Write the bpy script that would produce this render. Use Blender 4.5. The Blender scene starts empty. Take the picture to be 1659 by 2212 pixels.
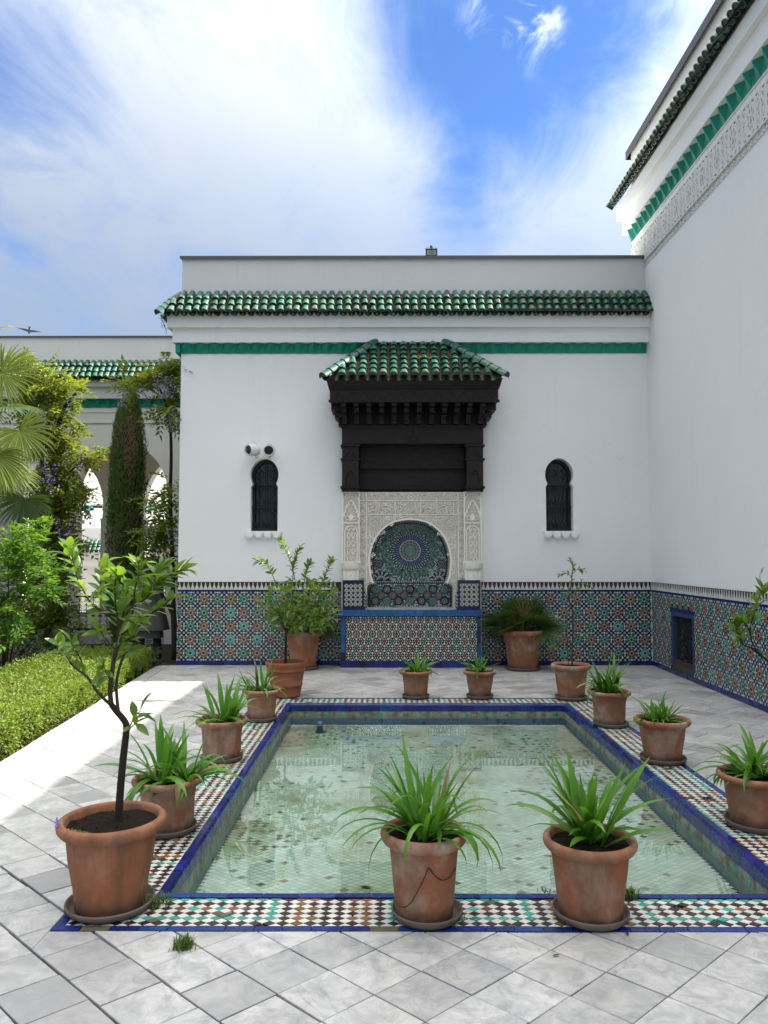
import bpy, bmesh, math, random
from math import sin, cos, tan, atan, pi, radians, sqrt
from mathutils import Vector, Matrix, Euler
from mathutils.geometry import tessellate_polygon
from mathutils import noise as mnoise
random.seed(7)
R = random.Random(11)
C = bpy.context.scene.collection
scene = bpy.context.scene

# ------------------------------------------------------------------ camera
FPX, PITCH, YAW, EYE = 1661.0, radians(3.24), radians(0.22), 1.6
cam = bpy.data.cameras.new('camera')
cam.sensor_fit = 'HORIZONTAL'; cam.sensor_width = 36.0
cam.lens = FPX / 1659.0 * 36.0
cam.clip_start = 0.05; cam.clip_end = 600
cam_o = bpy.data.objects.new('camera', cam); C.objects.link(cam_o)
cam_o.location = (0, 0, EYE)
cam_o.rotation_euler = (pi / 2 + PITCH, 0, YAW)
scene.camera = cam_o

# ------------------------------------------------------------------ light
SUN_TO = Vector((0.766, 0.170, 1.0)).normalized()
SUN_EL = math.asin(SUN_TO.z)
SUN_AZ = math.atan2(SUN_TO.x, SUN_TO.y)
sun = bpy.data.lights.new('sun', 'SUN'); sun.energy = 2.0; sun.angle = radians(0.5); sun.color = (1.0, 0.94, 0.84)
sun_o = bpy.data.objects.new('sun', sun); C.objects.link(sun_o)
sun_o.rotation_euler = SUN_TO.to_track_quat('Z', 'Y').to_euler()
SKY_STRENGTH = 0.06
EXPOSURE = 2.68

def ray(u, v):
    x = (u - 829.5) / FPX; z = -(v - 1106.0) / FPX
    y2 = cos(PITCH) - z * sin(PITCH); z2 = sin(PITCH) + z * cos(PITCH)
    return Vector((x * cos(YAW) - y2 * sin(YAW), x * sin(YAW) + y2 * cos(YAW), z2))
def onY(u, v, Y):
    r = ray(u, v); t = Y / r.y
    return Vector((r.x * t, Y, EYE + r.z * t))
def onX(u, v, X):
    r = ray(u, v); t = X / r.x
    return Vector((X, r.y * t, EYE + r.z * t))
def gnd(u, v, z=0.0):
    r = ray(u, v); t = (z - EYE) / r.z
    return Vector((r.x * t, r.y * t, z))
def H(v, Y): return onY(836, v, Y).z
def XA(u, Y, v=1106): return onY(u, v, Y).x

world = bpy.data.worlds.new('World'); scene.world = world; world.use_nodes = True
def build_world():
    nt = world.node_tree; nt.nodes.clear(); N = nt.nodes.new; L = nt.links.new
    out = N('ShaderNodeOutputWorld'); bg = N('ShaderNodeBackground'); bg.inputs['Strength'].default_value = SKY_STRENGTH
    sky = N('ShaderNodeTexSky'); sky.sky_type = 'NISHITA'; sky.sun_disc = False
    sky.sun_elevation = SUN_EL; sky.sun_rotation = SUN_AZ
    sky.air_density = 1.0; sky.dust_density = 0.4; sky.ozone_density = 2.5
    tc = N('ShaderNodeTexCoord')
    # clouds lie on a high layer: direction divided by its height
    sep = N('ShaderNodeSeparateXYZ'); L(tc.outputs['Generated'], sep.inputs[0])
    den = N('ShaderNodeMath'); den.operation = 'ADD'; den.inputs[1].default_value = 0.22
    mx = N('ShaderNodeMath'); mx.operation = 'MAXIMUM'; mx.inputs[1].default_value = 0.0
    L(sep.outputs['Z'], mx.inputs[0]); L(mx.outputs[0], den.inputs[0])
    comb = N('ShaderNodeCombineXYZ')
    for a in ('X', 'Y'):
        d = N('ShaderNodeMath'); d.operation = 'DIVIDE'; L(sep.outputs[a], d.inputs[0]); L(den.outputs[0], d.inputs[1]); L(d.outputs[0], comb.inputs[a])
    def nz(scale, detail, rough, off, dist=0.0):
        mp = N('ShaderNodeMapping'); mp.inputs['Location'].default_value = off; mp.inputs['Scale'].default_value = (1.0, 0.72, 1)
        mp.inputs['Rotation'].default_value = (0, 0, radians(-28))
        L(comb.outputs[0], mp.inputs[0])
        n = N('ShaderNodeTexNoise'); n.inputs['Scale'].default_value = scale; n.inputs['Detail'].default_value = detail
        n.inputs['Roughness'].default_value = rough; n.inputs['Distortion'].default_value = dist
        L(mp.outputs[0], n.inputs[0]); return n.outputs['Fac']
    def m(op, a, b):
        k = N('ShaderNodeMath'); k.operation = op
        for i, q in enumerate((a, b)):
            if isinstance(q, (int, float)): k.inputs[i].default_value = q
            else: L(q, k.inputs[i])
        return k.outputs[0]
    def spot(u, v, r, amp):           # a clearing (amp < 0) or a bank of cloud (amp > 0) in that part of the sky
        d = ray(u, v).normalized()
        vm = N('ShaderNodeVectorMath'); vm.operation = 'DOT_PRODUCT'; vm.inputs[1].default_value = d
        nn = N('ShaderNodeVectorMath'); nn.operation = 'NORMALIZE'; L(tc.outputs['Generated'], nn.inputs[0]); L(nn.outputs[0], vm.inputs[0])
        mr = N('ShaderNodeMapRange'); mr.interpolation_type = 'SMOOTHSTEP'
        mr.inputs['From Min'].default_value = cos(atan(r / FPX) * 1.0); mr.inputs['From Max'].default_value = 1.0
        mr.inputs['To Min'].default_value = 0.0; mr.inputs['To Max'].default_value = amp
        L(vm.outputs['Value'], mr.inputs[0]); return mr.outputs[0]
    f = m('ADD', nz(1.3, 8, 0.6, (3.1, 0.4, 0), 0.5), m('ADD', m('MULTIPLY', m('SUBTRACT', nz(4.2, 9, 0.66, (1.3, 7.7, 2), 1.1), 0.5), 0.85), 0.06))
    for s in ((1080, 60, 330, -0.34), (1160, 190, 230, -0.16), (940, -60, 260, -0.14), (1015, 440, 130, -0.16), (960, 250, 170, -0.08), (-40, 260, 280, -0.26), 
              (1400, -60, 250, -0.08), 
              (480, 200, 420, 0.10), (560, 420, 420, 0.12), (1280, 380, 260, 0.16), (90, 410, 130, 0.16), (840, 390, 160, 0.12), (200, 690, 170, 0.12)):
        f = m('ADD', f, spot(*s))
    f = m('ADD', f, m('MULTIPLY', m('MAXIMUM', m('SUBTRACT', 0.44, mx.outputs[0]), 0.0), 1.1))      # the veil thickens towards the horizon
    wisp = nz(9.0, 7, 0.68, (4.4, 1.9, 7), 0.8)
    for s in ((1115, 20, 100, .85), (1165, 85, 80, .75), (1020, 42, 50, .7), (95, 405, 110, .7)):      # torn scraps of cloud
        f = m('ADD', f, m('MULTIPLY', m('MAXIMUM', m('SUBTRACT', wisp, 0.42), 0.0), m('MULTIPLY', spot(*s), 2.2)))
    ramp = N('ShaderNodeValToRGB'); ramp.color_ramp.interpolation = 'EASE'
    ramp.color_ramp.elements[0].position = 0.0; ramp.color_ramp.elements[0].color = (0, 0, 0, 1)
    ramp.color_ramp.elements[1].position = 0.84; ramp.color_ramp.elements[1].color = (1, 1, 1, 1)
    L(f, ramp.inputs[0])
    tone = N('ShaderNodeValToRGB'); e = tone.color_ramp.elements
    e[0].position = 0.3; e[0].color = (0.62, 0.80, 1.0, 1); e[1].position = 0.75; e[1].color = (0.80, 0.91, 1.0, 1)
    L(nz(3.0, 6, 0.6, (9.3, 2.2, 5), 0.3), tone.inputs[0])
    cl = N('ShaderNodeVectorMath'); cl.operation = 'SCALE'; 
    # cloud is whiter overhead; unseen zenith and sunward cloud is boosted to lift shade
    sv = N('ShaderNodeVectorMath'); sv.operation = 'DOT_PRODUCT'; sv.inputs[1].default_value = SUN_TO; L(tc.outputs['Generated'], sv.inputs[0])
    glow = m('POWER', m('MULTIPLY', m('ADD', sv.outputs['Value'], 1.0), 0.5), 6.0)
    lum = m('MULTIPLY', m('ADD', m('ADD', m('MULTIPLY', mx.outputs[0], 0.05), 0.35), m('MULTIPLY', m('POWER', mx.outputs[0], 3.0), 2.6)), m('ADD', m('MULTIPLY', glow, 2.0), 1.0))
    L(m('MULTIPLY', lum, CLOUD), cl.inputs['Scale'])
    wt = N('ShaderNodeMix'); wt.data_type = 'RGBA'; L(mx.outputs[0], wt.inputs['Factor']); L(tone.outputs[0], wt.inputs['A']); wt.inputs['B'].default_value = (1.0, 0.95, 0.85, 1)
    L(wt.outputs['Result'], cl.inputs[0])
    sk = N('ShaderNodeVectorMath'); sk.operation = 'MULTIPLY'; sk.inputs[1].default_value = SKYTINT; L(sky.outputs[0], sk.inputs[0])
    mix = N('ShaderNodeMix'); mix.data_type = 'RGBA'
    L(m('MULTIPLY', ramp.outputs[0], 0.76), mix.inputs['Factor']); L(sk.outputs[0], mix.inputs['A']); L(cl.outputs[0], mix.inputs['B'])
    L(mix.outputs['Result'], bg.inputs['Color']); L(bg.outputs[0], out.inputs[0])
CLOUD = 3.75
SKYTINT = (0.30, 0.43, 0.61)
build_world()
vs = scene.view_settings
vs.view_transform = 'Standard'; vs.look = 'None'; vs.exposure = EXPOSURE; vs.gamma = 1.0; vs.use_curve_mapping = False
scene.cycles.max_bounces = 8; scene.cycles.transparent_max_bounces = 12; scene.cycles.use_denoising = True
scene.cycles.caustics_reflective = False; scene.cycles.caustics_refractive = False

# ------------------------------------------------------------------ mesh builder
class MB:
    def __init__(s): s.v = []; s.f = []; s.m = []
    def add(s, vs_, fs, m=0):
        b = len(s.v); s.v.extend(tuple(p) for p in vs_)
        for f in fs: s.f.append(tuple(b + i for i in f)); s.m.append(m)
    def box(s, x0, x1, y0, y1, z0, z1, m=0):
        s.add([(x0,y0,z0),(x1,y0,z0),(x1,y1,z0),(x0,y1,z0),(x0,y0,z1),(x1,y0,z1),(x1,y1,z1),(x0,y1,z1)],
              [(3,2,1,0),(4,5,6,7),(0,1,5,4),(1,2,6,5),(2,3,7,6),(3,0,4,7)], m)
    def prism(s, poly, d0, d1, fr, m=0, jit=0.0, bev=0.0):
        n = len(poly)
        if bev:
            c = (sum(p[0] for p in poly)/n, sum(p[1] for p in poly)/n)
            top = [(c[0]+(p[0]-c[0])*(1-bev), c[1]+(p[1]-c[1])*(1-bev)) for p in poly]
        else: top = poly
        j0, j1, j2 = (R.uniform(-jit, jit) for _ in range(3)) if jit else (0, 0, 0)
        cx = sum(p[0] for p in poly)/n; cy = sum(p[1] for p in poly)/n
        vs_ = [fr(a, b, d0) for a, b in poly] + [fr(a, b, d1 + j0 + (a-cx)*j1*30 + (b-cy)*j2*30) for a, b in top]
        fs = [tuple(range(n, 2*n))] + [(i, (i+1) % n, n+(i+1) % n, n+i) for i in range(n)]
        s.add(vs_, fs, m)
    def poly(s, poly, d, fr, m=0):
        s.add([fr(a, b, d) for a, b in poly], [tuple(range(len(poly)))], m)
    def holes(s, outer, hs, d, fr, m=0, depth=0.0, mside=None):
        loops = [outer] + hs
        tris = tessellate_polygon([[Vector((p[0], p[1], 0)) for p in l] for l in loops])
        pts = [p for l in loops for p in l]
        vs_ = [fr(p[0], p[1], d) for p in pts]; fs = []
        for t in tris:
            a, b, c = (pts[i] for i in t)
            ar = (b[0]-a[0])*(c[1]-a[1]) - (b[1]-a[1])*(c[0]-a[0])
            if abs(ar) < 1e-12: continue
            fs.append(tuple(t) if ar > 0 else (t[0], t[2], t[1]))
        s.add(vs_, fs, m)
        if depth:
            for h in hs:
                n = len(h); ar = sum(h[i][0]*h[(i+1) % n][1]-h[(i+1) % n][0]*h[i][1] for i in range(n))
                hh = h if ar > 0 else h[::-1]
                s.add([fr(a, b, d) for a, b in hh] + [fr(a, b, d-depth) for a, b in hh],
                      [(i, n+i, n+(i+1) % n, (i+1) % n) for i in range(n)], m if mside is None else mside)
    def tube(s, pts, rad, n=6, m=0, cap=True):
        pts = [Vector(p) for p in pts]; k = len(pts)
        rad = [rad]*k if isinstance(rad, (int, float)) else rad
        up = None; vs_ = []
        for i, p in enumerate(pts):
            t = (pts[min(i+1, k-1)] - pts[max(i-1, 0)])
            if t.length < 1e-9: t = Vector((0, 0, 1))
            t.normalize()
            if up is None:
                up = t.cross(Vector((0, 0, 1)) if abs(t.z) < 0.9 else Vector((1, 0, 0))).normalized()
            up = (up - t * up.dot(t)); up = up.normalized() if up.length > 1e-6 else t.orthogonal().normalized()
            w = t.cross(up)
            for j in range(n):
                a = 2*pi*j/n
                vs_.append(p + (up*cos(a) + w*sin(a)) * rad[i])
        fs = [(i*n+j, i*n+(j+1) % n, (i+1)*n+(j+1) % n, (i+1)*n+j) for i in range(k-1) for j in range(n)]
        if cap: fs += [tuple(range(n))[::-1], tuple((k-1)*n+j for j in range(n))]
        s.add(vs_, fs, m)
    def ribbon(s, pts, w, d0, d1, fr, m=0):        # a flat raised strap along a polyline in the (a, b) plane
        pts = [Vector((p[0], p[1])) for p in pts]; k = len(pts)
        if k < 2: return
        Lq, Rq = [], []
        for i, p in enumerate(pts):
            t = pts[min(i+1, k-1)] - pts[max(i-1, 0)]
            if t.length < 1e-9: t = Vector((1, 0))
            t.normalize(); nn = Vector((-t.y, t.x)) * w/2
            Lq.append(p+nn); Rq.append(p-nn)
        vs_ = [fr(p.x, p.y, d1) for p in Lq] + [fr(p.x, p.y, d1) for p in Rq] + [fr(p.x, p.y, d0) for p in Lq] + [fr(p.x, p.y, d0) for p in Rq]
        fs = []
        for i in range(k-1):
            fs += [(k+i, k+i+1, i+1, i), (i, i+1, 2*k+i+1, 2*k+i), (k+i+1, k+i, 3*k+i, 3*k+i+1)]
        fs += [(0, 2*k, 3*k, k), (k-1, 2*k-1, 4*k-1, 3*k-1)]
        s.add(vs_, fs, m)
    def lathe(s, prof, n=32, c=(0, 0, 0), m=0, wob=0.0):
        k = len(prof); vs_ = []
        for r, z in prof:
            for j in range(n):
                a = 2*pi*j/n; rr = r*(1 + wob*sin(2*a+1.3) + wob*0.6*sin(3*a+z*9))
                vs_.append((c[0]+rr*cos(a), c[1]+rr*sin(a), c[2]+z))
        s.add(vs_, [(i*n+j, i*n+(j+1) % n, (i+1)*n+(j+1) % n, (i+1)*n+j) for i in range(k-1) for j in range(n)], m)
    def mesh(s, name, mats, smooth=False):
        me = bpy.data.meshes.new(name); me.from_pydata(s.v, [], s.f)
        for mt in mats: me.materials.append(mt)
        if len(mats) > 1: me.polygons.foreach_set('material_index', s.m)
        if smooth: me.polygons.foreach_set('use_smooth', [True]*len(s.f))
        me.update(); return me
    def build(s, name, mats, parent=None, smooth=False, kind=None, auto=None):
        if not isinstance(mats, (list, tuple)): mats = [mats]
        return link(name, s.mesh(name, mats, smooth or auto is not None), parent, kind=kind, auto=auto)

def link(name, me, parent=None, mat=None, kind=None, auto=None):
    o = bpy.data.objects.new(name, me); C.objects.link(o)
    if parent is not None:
        o.parent = parent
        if parent.type == 'EMPTY' and parent.get('_w'): o.matrix_parent_inverse = Matrix.Translation(-parent.location)
    if mat is not None: o.matrix_basis = mat
    if kind: o['kind'] = kind
    if auto is not None: me.set_sharp_from_angle(angle=radians(auto))
    return o
def tag(o, label, cat=None, group=None):
    o['label'] = label
    if cat: o['category'] = cat
    if group: o['group'] = group
    return o
def thing(name, label, cat, loc=(0, 0, 0), group=None, w=True):   # w: its parts are modelled in world coordinates
    o = bpy.data.objects.new(name, None); C.objects.link(o); o.location = loc; o.empty_display_size = 0.1
    if w: o['_w'] = 1
    return tag(o, label, cat, group)
FL = lambda Z: (lambda a, b, d: (a, b, Z + d))
FF = lambda Y: (lambda a, b, d: (a, Y - d, b))         # a wall that faces the camera
FR = lambda X: (lambda a, b, d: (X - d, -a, b))        # the wall on the right, facing -X; a = -y
def circ(cx, cy, r, n=8, a0=0.0): return [(cx + r*cos(a0+2*pi*i/n), cy + r*sin(a0+2*pi*i/n)) for i in range(n)]
def star(cx, cy, r0, r1, n, a0=0.0): return [(cx + (r0 if i % 2 == 0 else r1)*cos(a0+pi*i/n), cy + (r0 if i % 2 == 0 else r1)*sin(a0+pi*i/n)) for i in range(2*n)]
def rect(x0, x1, y0, y1): return [(x0, y0), (x1, y0), (x1, y1), (x0, y1)]
def orient(loc, d, up=(0, 0, 1), s=1.0, roll=0.0):     # +Y of the mesh runs along d
    d = Vector(d).normalized(); up = Vector(up)
    x = d.cross(up)
    if x.length < 1e-5: x = d.orthogonal()
    x.normalize(); z = x.cross(d)
    m = Matrix((x, d, z)).transposed().to_4x4()
    sc = Matrix.Diagonal((s, s, s, 1)) if isinstance(s, (int, float)) else Matrix.Diagonal((*s, 1))
    return Matrix.Translation(loc) @ m @ Matrix.Rotation(roll, 4, 'Y') @ sc
def smoothpath(pts, k=4):
    pts = [Vector(p) for p in pts]; out = []
    for i in range(len(pts)-1):
        p0, p1, p2, p3 = pts[max(i-1, 0)], pts[i], pts[i+1], pts[min(i+2, len(pts)-1)]
        for j in range(k):
            t = j/k
            out.append(0.5*((2*p1)+(p2-p0)*t+(2*p0-5*p1+4*p2-p3)*t*t+(3*p1-p0-3*p2+p3)*t**3))
    out.append(pts[-1]); return out

# ------------------------------------------------------------------ materials
class Mat:
    def __init__(s, name, rough=0.6, spec=0.5):
        s.m = bpy.data.materials.new(name); s.m.use_nodes = True
        s.nt = s.m.node_tree; s.b = s.nt.nodes['Principled BSDF']; s.out = s.nt.nodes['Material Output']
        s.b.inputs['Roughness'].default_value = rough; s.b.inputs['Specular IOR Level'].default_value = spec
    def N(s, t): return s.nt.nodes.new(t)
    def L(s, a, b): s.nt.links.new(a, b)
    def put(s, sock, val):
        if hasattr(val, 'is_linked') or hasattr(val, 'links'): s.L(val, sock)
        elif isinstance(val, tuple) and len(val) == 3 and sock.type == 'RGBA': sock.default_value = (*val, 1)
        else: sock.default_value = val
    def coord(s, which='Object', scale=(1, 1, 1), rnd=False):
        tc = s.N('ShaderNodeTexCoord'); mp = s.N('ShaderNodeMapping'); mp.inputs['Scale'].default_value = scale
        s.L(tc.outputs[which], mp.inputs[0])
        if rnd:
            mu = s.N('ShaderNodeVectorMath'); mu.operation = 'SCALE'; mu.inputs[0].default_value = (37.0, 91.0, 53.0)
            s.L(s.rand(), mu.inputs['Scale']); s.L(mu.outputs[0], mp.inputs['Location'])
        return mp.outputs[0]
    def rand(s):
        oi = s.N('ShaderNodeObjectInfo'); ge = s.N('ShaderNodeNewGeometry')
        a = s.math('ADD', oi.outputs['Random'], ge.outputs['Random Per Island'])
        return s.math('FRACT', a, 0)
    def math(s, op, a, b=0.0, c=None):
        k = s.N('ShaderNodeMath'); k.operation = op; s.put(k.inputs[0], a); s.put(k.inputs[1], b)
        if c is not None: s.put(k.inputs[2], c)
        return k.outputs[0]
    def noise(s, scale=5, detail=4, rough=0.55, vec=None, dist=0.0):
        n = s.N('ShaderNodeTexNoise'); n.inputs['Scale'].default_value = scale; n.inputs['Detail'].default_value = detail
        n.inputs['Roughness'].default_value = rough; n.inputs['Distortion'].default_value = dist
        s.L(vec if vec is not None else s.coord(), n.inputs[0]); return n.outputs['Fac']
    def ramp(s, fac, *stops):
        r = s.N('ShaderNodeValToRGB'); e = r.color_ramp.elements
        while len(e) < len(stops): e.new(0.5)
        for i, (p, c) in enumerate(stops):
            e[i].position = p; e[i].color = (*c, 1) if isinstance(c, tuple) else (c, c, c, 1)
        s.put(r.inputs[0], fac); return r.outputs[0]
    def mix(s, fac, a, b, blend='MIX'):
        k = s.N('ShaderNodeMix'); k.data_type = 'RGBA'; k.blend_type = blend
        s.put(k.inputs['Factor'], fac); s.put(k.inputs['A'], a); s.put(k.inputs['B'], b); return k.outputs['Result']
    def vary(s, col, amt=0.3, hue=0.0):
        h = s.N('ShaderNodeHueSaturation'); r = s.rand()
        s.L(s.math('MULTIPLY_ADD', r, amt*2, 1-amt), h.inputs['Value'])
        if hue:
            r2 = s.math('FRACT', s.math('MULTIPLY', r, 7.31), 0); s.L(s.math('MULTIPLY_ADD', r2, hue*2, 0.5-hue), h.inputs['Hue'])
        s.put(h.inputs['Color'], col); return h.outputs[0]
    def bump(s, h, strength=0.2, dist=0.01):
        b = s.N('ShaderNodeBump'); b.inputs['Strength'].default_value = strength; b.inputs['Distance'].default_value = dist
        s.L(h, b.inputs['Height']); s.L(b.outputs[0], s.b.inputs['Normal'])
    def col(s, c): s.put(s.b.inputs['Base Color'], c); return s
    def rough(s, c): s.put(s.b.inputs['Roughness'], c); return s
    def zpos(s):
        tc = s.N('ShaderNodeTexCoord'); sp = s.N('ShaderNodeSeparateXYZ'); s.L(tc.outputs['Object'], sp.inputs[0]); return sp.outputs['Z']

def plaster(name, c, dirt=(0.42, 0.40, 0.36), amt=0.25, streak=True):
    k = Mat(name, 0.85, 0.25)
    big = k.noise(0.55, 5, 0.6); fine = k.noise(9, 5, 0.6)
    col = k.mix(k.ramp(big, (0.35, 0.0), (0.75, 0.6)), c, tuple(x*0.92 for x in c))
    if streak:
        st = k.noise(1.3, 6, 0.65, k.coord(scale=(3.2, 3.2, 0.22)))
        col = k.mix(k.ramp(st, (0.58, 0.0), (0.86, amt)), col, dirt)
    spots = k.noise(2.7, 8, 0.7)
    col = k.mix(k.ramp(spots, (0.66, 0.0), (0.8, amt*0.6)), col, dirt)
    cr = k.ramp(k.math('ABSOLUTE', k.math('SUBTRACT', k.noise(0.9, 9, 0.62, None, 0.8), 0.5)), (0.0, 1.0), (0.0035, 0.0))
    col = k.mix(k.math('MULTIPLY', cr, k.ramp(k.noise(0.8, 3, 0.5), (0.52, 0.0), (0.66, 0.35))), col, dirt)
    k.col(col); k.bump(k.math('ADD', k.math('MULTIPLY', k.noise(1.7, 5, 0.55), 3.0), k.math('ADD', fine, k.math('MULTIPLY', k.noise(60, 3, 0.6), 0.5))), 0.16, 0.012); return k.m
def glaze(name, c, rough=0.16, var=0.22, hue=0.01, wear=0.0, wearc=(0.45, 0.42, 0.38), coat=0.0):
    k = Mat(name, rough, 0.5); col = k.vary(c, var, hue)
    n = k.noise(14, 4, 0.6)
    col = k.mix(k.ramp(n, (0.4, 0.0), (0.9, 0.3)), col, tuple(x*0.55 for x in c))
    if wear: col = k.mix(k.ramp(k.noise(7, 7, 0.7), (0.6, 0.0), (0.75, wear)), col, wearc)
    k.col(col); k.rough(k.ramp(k.noise(20, 3, 0.5), (0.3, rough), (0.8, min(1, rough*2.2))))
    k.bump(k.noise(30, 3, 0.5), 0.08, 0.004); return k.m
def leafm(name, c1, c2, rough=0.35, transl=0.35, tc=None, var=0.25, spec=0.5):
    k = Mat(name, rough, spec)
    r = k.rand(); col = k.mix(r, c1, c2); col = k.mix(k.ramp(k.noise(18, 3, 0.5), (0.35, 0.0), (0.8, 0.35)), col, tuple(x*0.6 for x in c1))
    k.col(col)
    tr = k.N('ShaderNodeBsdfTranslucent'); tcol = tc or tuple(min(1, x*2.2) for x in c2); k.put(tr.inputs[0], k.mix(r, tcol, tuple(x*0.7 for x in tcol)))
    ms = k.N('ShaderNodeMixShader'); ms.inputs[0].default_value = transl
    k.L(k.b.outputs[0], ms.inputs[1]); k.L(tr.outputs[0], ms.inputs[2]); k.L(ms.outputs[0], k.out.inputs[0]); return k.m
def plain(name, c, rough=0.6, spec=0.5, metal=0.0, nz=6.0, amt=0.3, bump=0.0):
    k = Mat(name, rough, spec); k.b.inputs['Metallic'].default_value = metal
    k.col(k.mix(k.ramp(k.noise(nz, 5, 0.6), (0.3, 0.0), (0.8, amt)), c, tuple(x*0.5 for x in c)))
    if bump: k.bump(k.noise(nz*4, 4, 0.6), bump, 0.01)
    return k.m

WHITE = plaster('white_render', (0.86, 0.86, 0.835), (0.56, 0.54, 0.49), 0.24)
PARAPET = plaster('grey_white_render', (0.62, 0.63, 0.61), (0.36, 0.36, 0.34), 0.30)
WARM = plaster('cream_white_render', (0.76, 0.74, 0.67), (0.40, 0.37, 0.30), 0.30)
COP = plain('lead_coping', (0.10, 0.10, 0.11), 0.6)
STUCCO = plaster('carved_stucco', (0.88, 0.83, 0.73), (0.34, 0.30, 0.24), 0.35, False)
STUCCO_BACK = plaster('carved_stucco_ground', (0.58, 0.53, 0.44), (0.25, 0.22, 0.18), 0.4, False)  # ground of the carving: dirt and recess shade put into a darker colour
GROUT = plain('dark_grout', (0.05, 0.048, 0.045), 0.8)
BLACK = glaze('black_glaze', (0.016, 0.013, 0.013), 0.18, 0.3)
BROWNBLACK = glaze('aubergine_glaze', (0.035, 0.016, 0.016), 0.22, 0.4, 0.0, 0.25, (0.12, 0.09, 0.08))
ZWHITE = glaze('white_glaze', (0.62, 0.61, 0.56), 0.2, 0.10, 0.0, 0.2, (0.42, 0.38, 0.32))
ZGREY = glaze('grey_blue_glaze', (0.33, 0.38, 0.39), 0.18, 0.16)
ZLBLUE = glaze('pale_blue_glaze', (0.24, 0.36, 0.50), 0.18, 0.2)
NAVY = glaze('navy_glaze', (0.007, 0.011, 0.05), 0.16, 0.3, 0.01)
BLUE = glaze('cobalt_glaze', (0.006, 0.014, 0.13), 0.14, 0.3, 0.012)
BLUE2 = glaze('worn_cobalt_glaze', (0.008, 0.024, 0.15), 0.18, 0.35, 0.015, 0.25, (0.20, 0.22, 0.24))
LEDGE = glaze('sea_blue_glaze', (0.012, 0.09, 0.26), 0.2, 0.2, 0.01)
ZGREEN = glaze('green_glaze', (0.014, 0.15, 0.10), 0.16, 0.25, 0.012)
TEAL = glaze('teal_glaze', (0.05, 0.30, 0.235), 0.18, 0.22, 0.012, 0.2, (0.30, 0.34, 0.30))
OCHRE = glaze('ochre_glaze', (0.19, 0.085, 0.026), 0.2, 0.3, 0.012, 0.2, (0.10, 0.06, 0.03))
RUST = glaze('rust_glaze', (0.12, 0.048, 0.014), 0.2, 0.3, 0.012)
def roofglaze():
    k = Mat('green_roof_glaze', 0.3, 0.4); r = k.rand()
    c = k.ramp(r, (0.0, (0.005, 0.042, 0.028)), (0.4, (0.009, 0.078, 0.052)), (0.75, (0.022, 0.12, 0.08)), (1.0, (0.06, 0.12, 0.07)))
    c = k.mix(k.ramp(k.noise(16, 6, 0.7, k.coord(rnd=True)), (0.52, 0.0), (0.75, 0.6)), c, (0.22, 0.29, 0.21))
    c = k.mix(k.ramp(k.noise(9, 6, 0.7, k.coord(rnd=True)), (0.6, 0.0), (0.75, 0.85)), c, (0.02, 0.018, 0.014))
    k.col(c); k.rough(k.ramp(k.noise(12, 4, 0.6), (0.3, 0.22), (0.8, 0.5))); k.bump(k.noise(25, 3, 0.5), 0.25, 0.006); return k.m
ROOF = roofglaze()
ROOFDARK = glaze('dark_green_roof_glaze', (0.008, 0.045, 0.032), 0.25, 0.4, 0.0, 0.35, (0.03, 0.025, 0.02))
MORTAR = plain('tile_mortar', (0.16, 0.11, 0.085), 0.9, 0.2, 0, 9, 0.7, 0.3)
GREENPAINT = plain('green_paint', (0.003, 0.25, 0.165), 0.45, 0.4, 0, 3, 0.18)
def wood():
    k = Mat('dark_cedar', 0.5, 0.28)
    g = k.noise(3, 6, 0.6, k.coord(scale=(2, 2, 26)), 0.4)
    k.col(k.ramp(g, (0.3, (0.010, 0.007, 0.006)), (0.55, (0.019, 0.013, 0.011)), (0.8, (0.036, 0.022, 0.016))))
    k.bump(g, 0.2, 0.006); return k.m
WOOD = wood()
IRON = plain('black_iron', (0.012, 0.012, 0.014), 0.45, 0.5, 0.3)
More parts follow.
